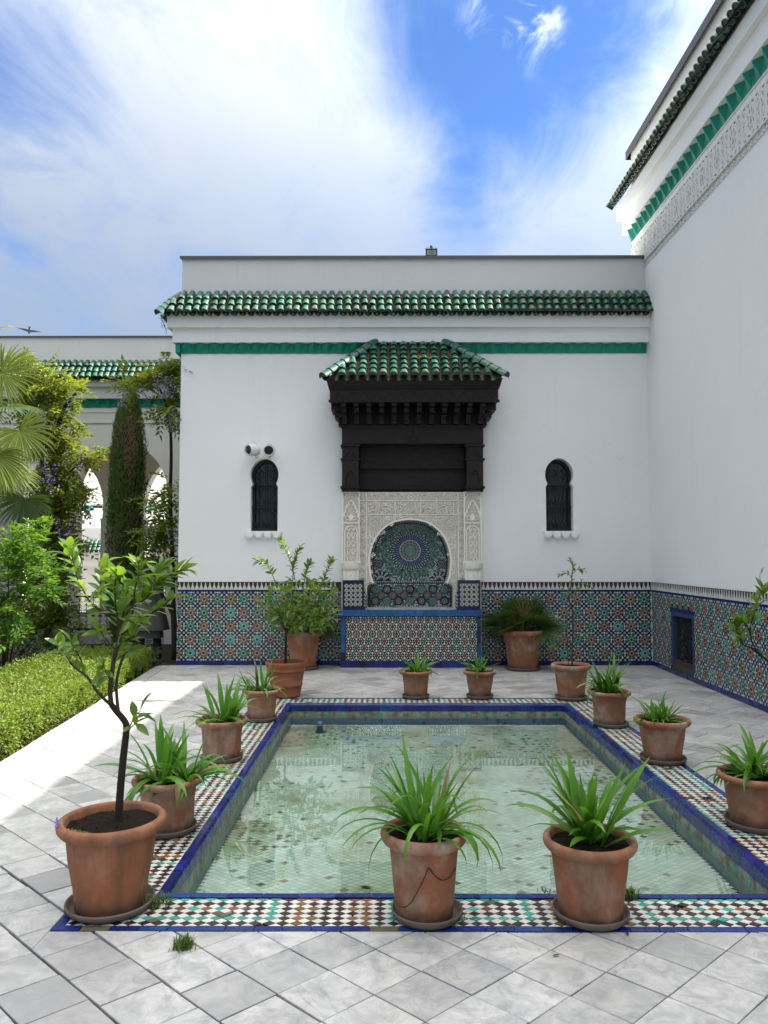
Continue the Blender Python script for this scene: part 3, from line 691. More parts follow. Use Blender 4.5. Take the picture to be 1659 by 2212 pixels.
# windows
def scroll(cx, cz, r, turns, a0, sgn=1, n=16):
    return [(cx+r*(1-.75*i/n)*cos(a0+sgn*2*pi*turns*i/n), cz+r*(1-.75*i/n)*sin(a0+sgn*2*pi*turns*i/n)) for i in range(n+1)]
GLASS = Mat('dark_window_glass', 0.06, 0.5).col((0.012, 0.014, 0.016)).m
for k, x in enumerate(wx):
    ko = keyhole(x, WZ0+.015, WZ1-.01, WWID*.98); ki = keyhole(x, WZ0+.06, WZ1-.05, WWID*.80)
    b = MB(); b.holes(ko, [ki], .02, FF(W+.16), 0, .05); win = b.build('window', IRON, main)
    b = MB(); b.poly(keyhole(x, WZ0, WZ1, WWID*1.02), 0, FF(W+.2)); b.build('pane', GLASS, win)
    b = MB(); fr = lambda a, z: (a, W+.10, z); h = WZ1-WZ0; r = WWID*.5; t = .006
    zn = WZ0+h*.64
    for dx in (0, -r*.55, r*.55): b.tube([fr(x+dx, WZ0), fr(x+dx, WZ1-.02 if dx == 0 else WZ0+h*.93)], t, 5)
    for z in (WZ0+.03, WZ0+h*.33, zn): b.tube([fr(x-r*.95, z), fr(x+r*.95, z)], t, 5)
    for s in (-1, 1):
        for cz in (WZ0+h*.33+.05, WZ0+h*.33-.05, zn-.05, WZ0+.09):
            for q in (.28, .74): b.tube([fr(*p) for p in scroll(x+s*r*q, cz, .045, 1.3, pi/2, s)], t*.8, 4)
        b.tube([fr(*p) for p in scroll(x+s*r*.35, zn+.16, .09, 1.2, -pi/2, s)], t*.8, 4)
        b.tube([fr(x+s*r*.1, WZ0+h*.06), fr(x+s*r*.62, WZ0+h*.30)], t*.8, 4); b.tube([fr(x+s*r*.1, WZ0+h*.38), fr(x+s*r*.62, zn-.03)], t*.8, 4)
    b.build('grille', IRON, win)
    b = MB(); wl = XA(531 if k == 0 else 1173, W); wr = XA(608 if k == 0 else 1249, W); n = 4; p = (wr-wl)/n; zt = H(1148, W-.03); 
    b.box(wl, wr, W-.055, W-.002, zt-.02, zt+.006)
    for i in range(n):
        c = wl+p*(i+.5)
        for (q, d0, d1) in ((1.0, .002, .05), (.78, .05, .062)):
            b.prism([(c+p*.5*q*cos(a), zt-.02+.088*q*sin(a)) for a in [-pi+pi*j/10 for j in range(11)]], d0, d1, FF(W), 0)
    b.build('scalloped_sill', WHITE, win, auto=40)
dado(main, FF(W), FX0, XA(739, W)-.01, XA(412, W, 1350)+0.0, 0)
dado(main, FF(W), XA(1037, W)+.01, XR-.012, XA(1392, W, 1350)-CS*9, 1)

# =================================================================== tall building on the right
YE = 11.92
tall = thing('tall_wing', 'tall white wing on the right with carved frieze, green pleated band and dark tiled eave', 'building', (XR, 6, 0))
RY0 = -7.0
b = MB(); zt = onX(1357, 333, XR-.02).z
hatch = [onX(1451, 1322, XR), onX(1500, 1330, XR), onX(1500, 1452, XR), onX(1452, 1436, XR)]
hy0, hy1 = hatch[1].y, hatch[0].y; hz0, hz1 = hatch[2].z, hatch[1].z+.0
b.holes([(-YE, 0), (-RY0, 0), (-RY0, zt), (-YE, zt)], [rect(-hy1, -hy0, hz0, hz1)], 0, FR(XR), 0, .2)
b.add([(XR, YE, 0), (XR+7, YE, 0), (XR+7, YE, zt), (XR, YE, zt)], [(0, 3, 2, 1), (0, 1, 2, 3)])
b.add([(XR, YE, zt), (XR+7, YE, zt), (XR+7, RY0, zt), (XR, RY0, zt)], [(3, 2, 1, 0)])
b.add([(XR, RY0, 0), (XR+7, RY0, 0), (XR+7, RY0, zt), (XR, RY0, zt)], [(0, 1, 2, 3)])
b.add([(XR+7, RY0, 0), (XR+7, YE, 0), (XR+7, YE, zt), (XR+7, RY0, zt)], [(0, 1, 2, 3)])
b.build('wing_wall', WHITE, tall)
b = MB(); b.box(XR-.06, XR+7.05, RY0, YE+.06, zt, zt+.03); b.box(XR-.065, XR-.06, RY0, YE+.065, zt-.10, zt+.03); b.box(XR-.06, XR+7, YE+.06, YE+.065, zt-.10, zt+.03); b.build('parapet_coping', COP, tall)
pz = lambda u, v, X: onX(u, v, X).z
f1t, f1b = 7.13, 6.98; f2b = 6.72; g0_, g1_ = 6.55, 6.72; fz0, fz1 = 5.905, 6.44
f1b = 6.97; 
b = MB()
for (pj, z0, z1) in ((.19, 6.97, 7.165), (.12, 6.715, 6.97)):
    b.box(XR-pj, XR-.001, RY0, YE+pj, z0, z1); b.box(XR-.001, XR+7, YE+.001, YE+pj, z0, z1)
b.build('cornice', WHITE, tall, auto=30)
zigzag(tall, FR(XR), -YE-.03, -4.9, g0_, g1_, .11, .208, GREENPAINT)
b = MB(); b.box(XR-.03, XR-.001, RY0, 4.9, g0_, g1_); b.build('painted_band', GREENPAINT, tall); b = MB(); b.box(XR, XR+5, YE+.001, YE+.06, g0_, g1_); b.build('painted_band', GREENPAINT, tall)
eave(tall, (XR, YE+.02, 7.58), (0, -1, 0), (-1, 0, 0), 7.58, 7.16, .29, 58, .1235, 2, rj=random.Random(31))
for i in range(4):
    hd = Vector((-.28, .28, -.42)); o = link('hip_tile', T_HIP, tall); o.matrix_basis = orient(Vector((XR, YE, 7.62))+hd*(i/5.6), -hd)
# carved frieze: pierced plaster panels
def teardrop(cx, cy, l, w, a, n=9):
    p = []
    for i in range(n):
        t = 2*pi*i/n; x = l*.5*cos(t); y = w*.5*sin(t)*(0.72+.28*cos(t+pi))
        p.append((cx+x*cos(a)-y*sin(a), cy+x*sin(a)+y*cos(a)))
    return p
def frieze_mesh():
    m_, h = .42, .40; hs = []
    cx, cy = m_/2, h/2
    for k in range(8):
        a = pi/8+k*pi/4; hs.append(teardrop(cx+.062*cos(a), cy+.098*sin(a), .058, .026, pi/2 if abs(cos(a)) < .5 else pi/2-.25*(1 if cos(a)*sin(a) > 0 else -1)))
    hs.append([(cx-.022, cy-.035), (cx, cy-.05), (cx+.022, cy-.035), (cx+.008, cy-.01), (cx+.02, cy+.03), (cx, cy+.012), (cx-.02, cy+.03), (cx-.008, cy-.01)])
    for sx in (-1, 1):
        for sy in (-1, 1):
            hs.append([(cx+sx*.03, cy+sy*.185), (cx+sx*.075, cy+sy*.165), (cx+sx*.062, cy+sy*.150), (cx+sx*.025, cy+sy*.168)])
            hs.append([(cx+sx*.115, cy+sy*.188), (cx+sx*.165, cy+sy*.188), (cx+sx*.135, cy+sy*.155)])
            hs.append(teardrop(cx+sx*.155, cy+sy*.115, .05, .02, pi/2+.3*sx*sy)); hs.append(teardrop(cx+sx*.183, cy+sy*.145, .036, .016, pi/2))
            hs.append(teardrop(cx+sx*.125, cy+sy*.10, .05, .012, pi/2+.45*sx*sy))
            hs.append(teardrop(cx+sx*.178, cy+sy*.05, .05, .018, pi/2-.4*sx*sy))
            hs.append(teardrop(cx+sx*.128, cy+sy*.03, .045, .011, pi/2+.1*sx*sy))
        hs.append(star(cx+sx*.165, cy, .022, .008, 4))
    b = MB(); fr = lambda a, c, d: (-d, -a, c)
    hs = [[((x-sum(p[0] for p in q)/len(q))*1.22+sum(p[0] for p in q)/len(q), (y-sum(p[1] for p in q)/len(q))*1.15+sum(p[1] for p in q)/len(q)) for x, y in q] for q in hs]
    hs = [q for q in hs if all(.002 < x < m_-.002 and .002 < y < h-.002 for x, y in q)]
    hs = [ccw(q) for q in hs]
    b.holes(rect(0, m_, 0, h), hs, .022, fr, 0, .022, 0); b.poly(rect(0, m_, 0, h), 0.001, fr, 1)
    b.prism(rect(0, m_, -.018, -.004), 0, .03, fr, 0)
    # scroll border below
    for i in range(3):
        c = m_*(i+.5)/3
        b.ribbon([(c-.06, -.022), (c-.035, -.022), (c-.005, -.05), (c-.02, -.08), (c+.012, -.095), (c+.04, -.07), (c+.03, -.045)], .012, 0, .014, fr, 0)
        b.ribbon([(c-.05, -.10), (c-.03, -.075), (c-.045, -.05)], .012, 0, .014, fr, 0); b.prism([(c+.045, -.102), (c+.07, -.102), (c+.066, -.06)], 0, .014, fr, 0)
    return b.mesh('carved_panel_mesh', [STUCCO_W, STUCCO_BK])
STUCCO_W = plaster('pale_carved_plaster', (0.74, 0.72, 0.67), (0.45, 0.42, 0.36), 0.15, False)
STUCCO_BK = plaster('plaster_ground', (0.40, 0.38, 0.35), (0.3, 0.28, 0.25), 0.2, False)  # floor of the piercings, its recess shade put into a darker colour
FMESH = frieze_mesh()
for i in range(19):
    o = link('carved_panel', FMESH, tall); o.matrix_basis = Matrix.Translation((XR, YE-.42*i, fz0+.13))
b = MB(); b.prism(rect(-YE, -YE+.42*19, fz1+.09, fz1+.104), 0, .016, FR(XR)); b.build('fillet', WHITE, tall)
# dado and hatch
sk = lambda a, z: (-hy1-.02 < a < -hy0+.02 and hz0-.05 < z < hz1+.06)
dado(tall, FR(XR), -W+.012, -4.2, -W+CS*.5+.03, 0, sk, 'R', XR, rect(-hy1, -hy0, hz0, hz1))
BLUEFRAME = plain('blue_grey_paint', (0.03, 0.055, 0.12), 0.5, 0.4, 0, 5, .4)
ht = MB(); t = .05
fr = FR(XR); A0, A1 = -hy1, -hy0
for q in (rect(A0, A0+t, hz0, hz1), rect(A1-t, A1, hz0, hz1), rect(A0+t, A1-t, hz1-t, hz1)): ht.prism(q, -.09, .012, fr)
fo = ht.build('hatch_frame', BLUEFRAME, tall)
b = MB(); b.prism(rect(A0+t, A1-t, hz0, hz0+.07), -.09, .0, fr); b.build('hatch_sill', plain('brown_clay_sill', (.055, .03, .022), .7), fo)
b = MB(); b.prism(rect(A0-.03, A1+.03, hz1, hz1+.05), 0, .012, fr); b.build('blue_lintel', BLUE, fo)
b = MB(); b.poly(rect(A0+t, A1-t, hz0+.07, hz1-t), -.14, fr); b.build('dark_opening', IRON, fo)
b = MB(); ww = A1-A0-2*t; hh = hz1-hz0-t-.07
P3 = lambda q: fr(q[0], q[1], -.05)
for i in range(5):
    a = A0+t+ww*i/4; b.tube([P3((a, hz0+.07)), P3((a, hz1-t))], .006, 4)
for j in range(6):
    z = hz0+.07+hh*j/5; b.tube([P3((A0+t, z)), P3((A1-t, z))], .006, 4)
for i in range(4):
    for j in range(5):
        cx, cz = A0+t+ww*(i+.5)/4, hz0+.07+hh*(j+.5)/5; s = 1 if (i+j) % 2 else -1
        b.tube([P3(p) for p in scroll(cx, cz+.03, ww*.1, 1.3, -pi/2, s)], .005, 4); b.tube([P3(p) for p in scroll(cx, cz-.04, ww*.1, 1.3, pi/2, s)], .005, 4)
b.build('iron_scrollwork', IRON, fo)
# =================================================================== wall fountain
FC = 0.345                                               # its axis
BY, CY_, SY, NY, = W-.25, W-.17, W-.10, W+.14            # basin front, columns, carved panel, niche mosaic
ft = thing('wall_fountain', 'wall fountain with carved plaster surround and blue mosaic niche under the dark canopy', 'fountain', (FC, BY, 0))
fx = lambda u, Y: XA(u, Y)
# --- basin front: six-pointed star mosaic
bx0, bx1 = fx(737, BY), fx(1037, BY); bz1 = H(1331, BY); lz1 = H(1318, BY)
b = MB(); b.box(bx0, bx1, BY, W+.15, -.05, bz1); b.build('basin_block', GROUT, ft)
fr = FF(BY)
b = MB()
a = bx0-.025
while a < bx1+.02:
    a2 = min(a+.2, bx1+.025); b.box(a+.001, a2-.001, BY-.03, W+.1, bz1+.001, lz1); a = a2
b.build('basin_ledge', LEDGE, ft, auto=30)
sz0, sz1 = H(1427, BY), bz1-.01; sx0, sx1 = bx0+.075, bx1-.06
b = MB()
for (q0, q1, w0, w1, ln) in ((bx0, bx1, .0, sz0-.004, .12), ):
    a = q0
    while a < q1-.01:
        a2 = min(a+ln, q1); b.prism(rect(a+.001, a2-.001, w0, w1), 0, .012, fr, R.choice([0, 1, 0]), .001); a = a2
for (q0, q1) in ((bx0, sx0-.012), (sx1+.012, bx1)):
    z = sz0
    while z < sz1: z2 = min(z+.12, sz1+.008); b.prism(rect(q0+.001, q1-.001, z+.001, z2-.001), 0, .012, fr, R.choice([0, 1, 2]), .001); z = z2
z = sz0
while z < sz1-.03: b.box(bx0-.001, bx0+.02, BY+.02, W-.03, z+.005, z+.06); z += .085
b.build('blue_border', [BLUE, NAVY, LEDGE], ft)
b = MB(); P, RP = .1145, .1022; clipb = lambda p: clip(clip(clip(clip(p, -1, 0, -sx0), 1, 0, sx1), 0, -1, -sz0), 0, 1, sz1)
rs = random.Random(4)
def put(poly, key):
    p = clipb(poly)
    if len(p) > 2 and area(p) > 4e-6: b.prism(p, 0, .007, fr, key, .0004)
def lens(cx, cz, a, l, w): return [(cx+x*cos(a)-y*sin(a), cz+x*sin(a)+y*cos(a)) for x, y in ((-l, 0), (-l*.45, -w), (l*.45, -w), (l, 0), (l*.45, w), (-l*.45, w))]
for j in range(-1, int((sz1-sz0)/RP)+3):
    for i in range(-1, int((sx1-sx0)/P)+3):
        cx, cz = sx0+.035+P*(i+(.5 if j % 2 else 0)), sz1-.040-j*RP
        put(star(cx, cz, .0285, .0175, 6, pi/2), rs.choice([1, 1, 2, 3]))
        for k in range(6):
            a = k*pi/3
            put([(cx+r*cos(a+t), cz+r*sin(a+t)) for r, t in ((.0215, 0), (.036, -.30), (.0385, 0), (.036, .30))], 0)
        put(circ(cx+P/2, cz-RP/3, .0160, 8), 0); put(circ(cx, cz-RP*2/3, .0160, 8), 0)
        put(lens(cx+P/2, cz, pi/2, .0125, .0055), 0)
        put(lens(cx+P/4, cz-RP/2, -.5, .0125, .0055), 0); put(lens(cx-P/4, cz-RP/2, .5, .0125, .0055), 0)
b.build('star_mosaic', [ZWHITE, ZGREEN, RUST, OCHRE], ft, kind='stuff')
b = MB(); b.prism(rect(sx0, sx1, sz0, sz1), 0, .003, fr); b.build('black_tile_bed', BLACK, ft)
# --- columns and their plinths
col_b, col_t = H(1254, CY_), H(1062, CY_)
for side, (u0, u1) in enumerate(((739.5, 777), (1002, 1040))):
    x0, x1 = fx(u0, CY_), fx(u1, CY_); cx = (x0+x1)/2
    # tiled plinth
    p0, p1 = (fx(741, CY_), fx(786, CY_-.02)) if side == 0 else (fx(989, CY_-.02), fx(1036, CY_))
    b = MB(); b.box(p0, p1, CY_-.01, W+.12, lz1-.002, col_b+.005); pl = b.build('column_plinth', NAVY, ft)
    b = MB(); f2 = FF(CY_-.01); qz0, qz1 = lz1+.05, col_b-.045; qx0, qx1 = p0+.022, p1-.022
    b.prism(rect(qx0, qx1, qz0, qz1), 0, .002, f2, 1)
    cl = lambda p: clip(clip(clip(clip(p, -1, 0, -qx0), 1, 0, qx1), 0, -1, -qz0), 0, 1, qz1)
    nn = 4; pp = (qx1-qx0)/nn
    for i in range(nn+1):
        for j in range(int((qz1-qz0)/pp)+2):
            c0, c1 = qx0+pp*i, qz0+pp*j
            for (dx, dz) in ((0, 0),):
                for k in range(8):
                    a = pi/8+k*pi/4; q = cl([(c0+r_*cos(a+t_), c1+r_*sin(a+t_)) for r_, t_ in ((.30*pp, -.28), (.44*pp, -.18), (.44*pp, .18), (.30*pp, .28))])
                    if len(q) > 2: b.prism(q, .002, .006, f2, 0)
            for k in range(4):
                a = k*pi/2; c2, c3 = c0+pp/2, c1+pp/2
                q = cl([(c2+r_*pp*cos(a+t_), c3+r_*pp*sin(a+t_)) for r_, t_ in ((.18, -.6), (.40, -.45), (.46, 0), (.40, .45), (.18, .6))])
                if len(q) > 2: b.prism(q, .002, .006, f2, 0)
    b.build('plinth_mosaic', [ZWHITE, BLACK], pl, kind='stuff')
    # column: base drum, capital-like corbel, shaft with sunk panel, muqarnas hood
    b = MB(); zc0, zc1 = H(1233, CY_), H(1216, CY_)
    b.lathe([(.0, 0), ((x1-x0)*.46, 0), ((x1-x0)*.46, zc0-col_b)], 20, (cx, CY_+.11, col_b+.002))
    prof = [((x1-x0)*.46, 0), ((x1-x0)*.56, .02), ((x1-x0)*.60, .05), ((x1-x0)*.62, zc1-zc0)]
    b.lathe(prof, 20, (cx, CY_+.11, zc0+.002)); b.box(x0-.012, x1+.012, CY_-.012, W+.1, zc1, zc1+.022)
    b.box(x0+.012, x1-.012, CY_+.03, W+.1, col_b, zc1)
    b.box(x0, x1, CY_+.015, W+.1, zc1+.022, col_t)
    cl_ = b.build('column', STUCCO, ft, auto=35)
    b = MB(); f3 = FF(CY_+.015); w = x1-x0; zt_ = col_t
    g2 = MB(); g2.poly(rect(x0+.014, x1-.014, zc1+.028, zt_-.004), .0015, f3); g2.build('sunk_ground', STUCCO_BACK, cl_)
    def rb(pts, wd=.010, d=.012): b.ribbon(pts, wd*1.25, 0, d*1.4, f3)
    for q in (x0+.008, x1-.008): rb([(q, zc1+.03), (q, zt_-.005)], .014, .014)
    zm = zc1+(zt_-zc1)*.56
    rb([(x0+.01, zm), (x1-.01, zm)], .014); rb([(x0+.01, zt_-.012), (x1-.01, zt_-.012)], .016)
    r_ = w*.36; za = zm-.05-r_
    rb([(cx-r_, zc1+.03)] + [(cx-r_*cos(pi*i/10), za+r_*1.1*sin(pi*i/10)) for i in range(11)] + [(cx+r_, zc1+.03)], .012)
    for i in range(-1, 5):                               # interlace inside the sunk panel
        z = zc1+.05+i*.115
        for s in (-1, 1):
            q = [(cx+s*(.004+.048*abs(sin(pi*t/8))), z+.115*t/8*2) for t in range(9)]
            q = [p for p in q if zc1+.03 < p[1] < za+r_*.95]
            if len(q) > 2: rb(q, .009, .010)
            zz_ = z+.06
            if zc1+.03 < zz_ < za: b.prism(teardrop(cx+s*.028, zz_+.03, .06, .022, pi/2), 0, .010, f3)
    for q_ in range(60):                                  # small leaves between the ribs
        zq = zc1+.04+(zt_-zc1-.07)*(q_//4)/15; xq = x0+.03+(w-.06)*(q_ % 4+.5*((q_//4) % 2))/3.5
        b.prism(teardrop(xq, zq, .032, .013, pi/2+(.6 if q_ % 2 else -.6)), 0, .010, f3)
    zz_ = zm+.03
    b.prism([(cx, zz_+.0), (cx+.045, zz_+.055), (cx, zz_+.11), (cx-.045, zz_+.055)], 0, .014, f3)
    for s in (-1, 1): rb([(cx+s*.02, zz_+.01), (cx+s*.085, zz_+.03), (cx+s*.07, zz_+.08), (cx+s*.05, zz_+.06)], .010)
    for k, (hw, hz) in enumerate(((.40, .155), (.33, .215), (.24, .27), (.13, .32))):       # stepped hood
        for s in (-1, 1): rb([(cx+s*w*hw, zm+hz-.07), (cx+s*w*hw, zm+hz-.02), (cx+s*w*(hw-.05), zm+hz), (cx+s*w*(hw-.09), zm+hz-.01), (cx+s*w*(hw-.1), zm+hz+.02)], .016, .016-.002*k)
    zt2 = zt_-.02
    rb([(cx-w*.46, zt2-.14), (cx-w*.40, zt2-.07), (cx-w*.22, zt2-.02), (cx, zt2-.008), (cx+w*.22, zt2-.02), (cx+w*.40, zt2-.07), (cx+w*.46, zt2-.14)], .012)
    for i in range(9):
        a = pi*(.12+.76*i/8); b.prism(teardrop(cx+w*.33*cos(a), zt2-.115+.075*sin(a), .034, .012, a), 0, .009, f3)
    b.build('column_carving', STUCCO, cl_)
    b = MB(); f4 = lambda a_, z_, d_: (cx+(a_), CY_+.11-sqrt(max(1e-4, ((x1-x0)*.46)**2-a_*a_))-d_, z_)
    mz = (zc0+col_b)/2
    b.ribbon([(-.075+.15*t/24, mz+.028*sin(t/24*2*pi*2+pi/2)) for t in range(25)], .011, 0, .006, f4); b.build('wave_carving', STUCCO, cl_)

# --- niche outline (traced in units of the photograph, then turned into metres on the panel's plane)
def nz_(x, y): p = onY((1060+x/5.925)/1.35624, (1500+y/5.925)/1.35624, SY); return (p.x, p.z)
half = [(215, 1235), (172, 1120), (152, 960), (146, 840), (160, 700), (196, 570), (255, 450), (340, 335), (450, 240), (570, 178), (700, 148)]
ncx = 838
outl = [nz_(2*ncx-x, y) for x, y in half] + [nz_(ncx, 136)] + [nz_(x, y) for x, y in half[::-1]]
outl = outl[::-1]
lower = [nz_(90, 1740), nz_(90, 1330), nz_(100, 1290), nz_(130, 1258), nz_(170, 1246), nz_(215, 1240)]
lower_r = [nz_(2*ncx-x, y) for x, y in [(90, 1740), (90, 1330), (100, 1290), (130, 1258), (170, 1246), (215, 1240)]]
niche = ccw(lower + outl + lower_r[::-1])
sx_0, sx_1 = fx(778, SY), fx(1000.5, SY); st = H(1063.5, SY); sb_ = H(1291, SY)
# carved panel as a slab with the niche cut out
NX0b, NX1b = NX0-.01, NX1+.01
b = MB()
out_r = [(NX0b, lz1), (NX1b, lz1), (NX1b, st), (NX0b, st)]
niche_c = [p for p in niche]
niche_c = [(x, max(z, lz1+.004)) for x, z in niche_c]
b.holes(out_r, [niche_c], 0, FF(SY), 0, (NY-SY)+.02)
b.add([(NX0b, SY, st), (NX1b, SY, st), (NX1b, W+.2, st), (NX0b, W+.2, st)], [(0, 1, 2, 3)])
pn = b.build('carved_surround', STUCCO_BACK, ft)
fs_ = FF(SY)
def src(x, y): p = onY(x/1.35624, y/1.35624, SY); return (p.x, p.z)
b = MB()
def rib(pts, w=.011, d=.016): b.ribbon(pts, w, 0, d, fs_)
# sunk grounds (dirt and recess shade in their darker colour) are simply the panel; ribs stand proud
Xs0, Xs1, Xi0, Xi1 = src(1054, 0)[0], src(1356, 0)[0], src(1075, 0)[0], src(1334, 0)[0]
zA, zB, zC = src(0, 1444)[1], src(0, 1466.5)[1], src(0, 1507.5)[1]
zD = src(0, 1742)[1]
for p in ([(Xs0, zA), (Xs1, zA)], [(Xi0, zB), (Xi1, zB)], [(Xi0, zC), (Xi1, zC)], [(Xi0, zA), (Xi0, zD)], [(Xi1, zA), (Xi1, zD)], [(Xs0, zB), (Xi0, zB)], [(Xi1, zB), (Xs1, zB)]): rib(p, .013, .013)
# moulded edge of the arch
rib([(x+(-.012 if x < FC+.015 else .012)*(abs(x-FC-.015)/.4), z+.012*max(0, (z-1.5)/.6)) for x, z in outl[::-1]] , .026, .022)
# strapwork in the side bands and the top band
def strap(p0, p1, w, n):
    p0, p1 = Vector(p0), Vector(p1); d = (p1-p0); L_ = d.length; d.normalize(); nn = Vector((-d.y, d.x))
    for k in range(n):
        s = 1 if k % 2 else -1; c = p0+d*(L_*(k+.5)/n); h = L_/n
        for rr, ww in ((w*.30, .008), (w*.14, .007)):
            rib([c+nn*(s*w*.10)+(d*cos(a)+nn*sin(a)*s)*rr for a in [pi*(-.35+1.7*t/10) for t in range(11)]], ww)
        rib([c-d*h*.62+nn*(s*w*.42), c-d*h*.30+nn*(s*w*.30), c+nn*(-s*w*.10), c+d*h*.3-nn*(s*w*.30), c+d*h*.62-nn*(s*w*.42)], .009)
        b.prism(ccw([tuple(c-nn*(s*w*.44)-d*h*.3), tuple(c-nn*(s*w*.22)), tuple(c-nn*(s*w*.44)+d*h*.22)]), 0, .015, fs_)
bw = Xi0-Xs0
strap((Xs0+bw/2, zB-.02), (Xs0+bw/2, zD+.10), bw*.85, 11); strap((Xi1+bw/2, zB-.02), (Xi1+bw/2, zD+.10), bw*.85, 11)
tw = zA-zB
strap((Xi0+.02, zB+tw/2), (FC-.06, zB+tw/2), tw*.85, 5); strap((Xi1-.02, zB+tw/2), (FC+.09, zB+tw/2), tw*.85, 5)
mc = src(1204.5, 1455.5); rib([(mc[0]+.046*cos(2*pi*t/16), mc[1]+.046*sin(2*pi*t/16)) for t in range(17)], .010, .012)
for k in range(7): b.prism(teardrop(mc[0]+.018*cos(pi*(.05+.9*k/6)), mc[1]-.018+.030*sin(pi*(.05+.9*k/6)), .038, .010, pi*(.05+.9*k/6)), 0, .010, fs_)
for (qx, qz) in ((Xs0+bw/2, zB+tw/2), (Xi1+bw/2, zB+tw/2), (Xs0+bw/2, zD+.045), (Xi1+bw/2, zD+.045)):
    for k in range(4): b.prism(teardrop(qx+.022*cos(k*pi/2+pi/4), qz+.022*sin(k*pi/2+pi/4), .034, .013, k*pi/2+pi/4), 0, .015, fs_)
# spandrels: almond medallions ringed with ribs, scrolls in between
for s in (-1, 1):
    mx = src(1096, 0)[0] if s < 0 else src(1313, 0)[0]; mz = src(0, 1533)[1]; ang = radians(45)*(-s)
    rib([(mx+(.062*cos(t)*cos(.6*s)-.046*sin(t)*sin(.6*s)), mz+(.062*cos(t)*sin(.6*s)+.046*sin(t)*cos(.6*s))) for t in [2*pi*i/18 for i in range(19)]], .009, .012)
    for k in range(4): rib([(mx-.035+.017*k, mz-.022+.008*(k % 2)), (mx-.028+.017*k, mz+.0), (mx-.012+.012*k, mz+.03)], .007)
    rib([(mx-.04, mz-.01), (mx-.02, mz-.034), (mx+.02, mz-.03), (mx+.04, mz-.005)], .007)
    for k in range(22):
        a = 2*pi*k/22; b.prism(teardrop(mx+.098*cos(a), mz+.085*sin(a), .045, .011, a+.5*s), 0, .015, fs_)
    sr = random.Random(20+s)
    for (u, v, r0) in ((1118, 1562, .04), (1100, 1580, .035), (1084, 1600, .035), (1135, 1520, .03), (1155, 1514, .028), (1175, 1512, .025), (1092, 1625, .03), (1083, 1650, .028), (1086, 1675, .026), (1081, 1700, .024), (1147, 1535, .022), (1082, 1570, .03)):
        uu = u if s < 0 else 2409-u
        c = src(uu, v); a0 = sr.uniform(0, 6.28)
        rib(scroll(c[0], c[1], r0, 1.2, a0, s, 14), .008)
        b.prism(teardrop(c[0]+r0*1.15*cos(a0+2.4), c[1]+r0*1.15*sin(a0+2.4), .05, .018, a0+.8), 0, .015, fs_)
        b.prism(teardrop(c[0]+r0*1.1*cos(a0-2), c[1]+r0*1.1*sin(a0-2), .04, .015, a0-.5), 0, .015, fs_)
NP_ = [Vector(p) for p in niche_c]
def in_niche(x, z, m=.035):
    c = False; n = len(NP_); j = n-1
    for i in range(n):
        xi, zi, xj, zj = NP_[i].x, NP_[i].y, NP_[j].x, NP_[j].y
        if (zi > z) != (zj > z) and x < (xj-xi)*(z-zi)/(zj-zi)+xi: c = not c
        d = NP_[j]-NP_[i]; t = max(0, min(1, (Vector((x, z))-NP_[i]).dot(d)/max(1e-9, d.length_squared)))
        if (NP_[i]+d*t-Vector((x, z))).length < m: return True
        j = i
    return c
sr = random.Random(77); z = zD
while z < zC-.012:
    x = Xi0+.018; k = 0
    while x < Xi1-.012:
        if not in_niche(x, z) and min(math.hypot(x-src(1096, 0)[0], z-src(0, 1533)[1]), math.hypot(x-src(1313, 0)[0], z-src(0, 1533)[1])) > .10:
            a = mnoise.noise(Vector((x*7, z*7, 2)))*5
            b.prism(teardrop(x, z, .034, .0135, a), 0, .012+.004*sr.random(), fs_)
        x += .0235; k += 1
    z += .0215
cm = src(1204.5, 1513); rib([(cm[0]+.022*cos(2*pi*t/12), cm[1]+.022*sin(2*pi*t/12)) for t in range(13)], .007)
b.build('arabesque_carving', STUCCO, pn)
# the inscription, stroke by stroke
b = MB()
SL = [[(380,110),(375,250),(330,290),(240,330)],[(440,110),(435,440)],[(490,110),(480,540),(440,570)],[(130,200),(130,230),(160,245),(210,230),(215,160)],[(120,320),(115,500),(150,520),(260,440),(300,470),(330,430),(400,430)],[(540,150),(535,330),(560,390),(620,390),(650,340),(640,270),(860,265)],[(650,240),(680,190),(860,190),(860,110)],[(700,215),(820,235),(880,280)],[(590,310),(600,340)],[(700,380),(700,440),(740,460),(770,430),(770,370)],[(910,190),(910,260),(840,330),(850,400),(960,370),(1040,330)],[(960,110),(955,560)],[(1000,120),(1040,170)],[(1085,110),(1085,430),(1020,440)],[(1135,110),(1130,550),(1100,570)],[(540,450),(560,500),(640,590)],[(660,460),(650,560),(700,560),(890,440),(950,470)],[(830,530),(900,590)],[(1180,260),(1180,340),(1210,365),(1245,330),(1240,260)],[(1220,130),(1240,190),(1290,200)],[(1350,120),(1310,240),(1320,370)],[(1270,250),(1480,240),(1460,170)],[(1600,150),(1480,280),(1300,480),(1260,450)],[(1400,320),(1420,360)],[(1180,400),(1230,540),(1350,560)],[(1480,370),(1490,470),(1560,480),(1640,400)],[(1400,520),(1560,560)],[(300,150),(320,210),(250,270)],[(210,400),(230,350),(330,340)]]
RL = [(395,490,35),(1035,500,38)]
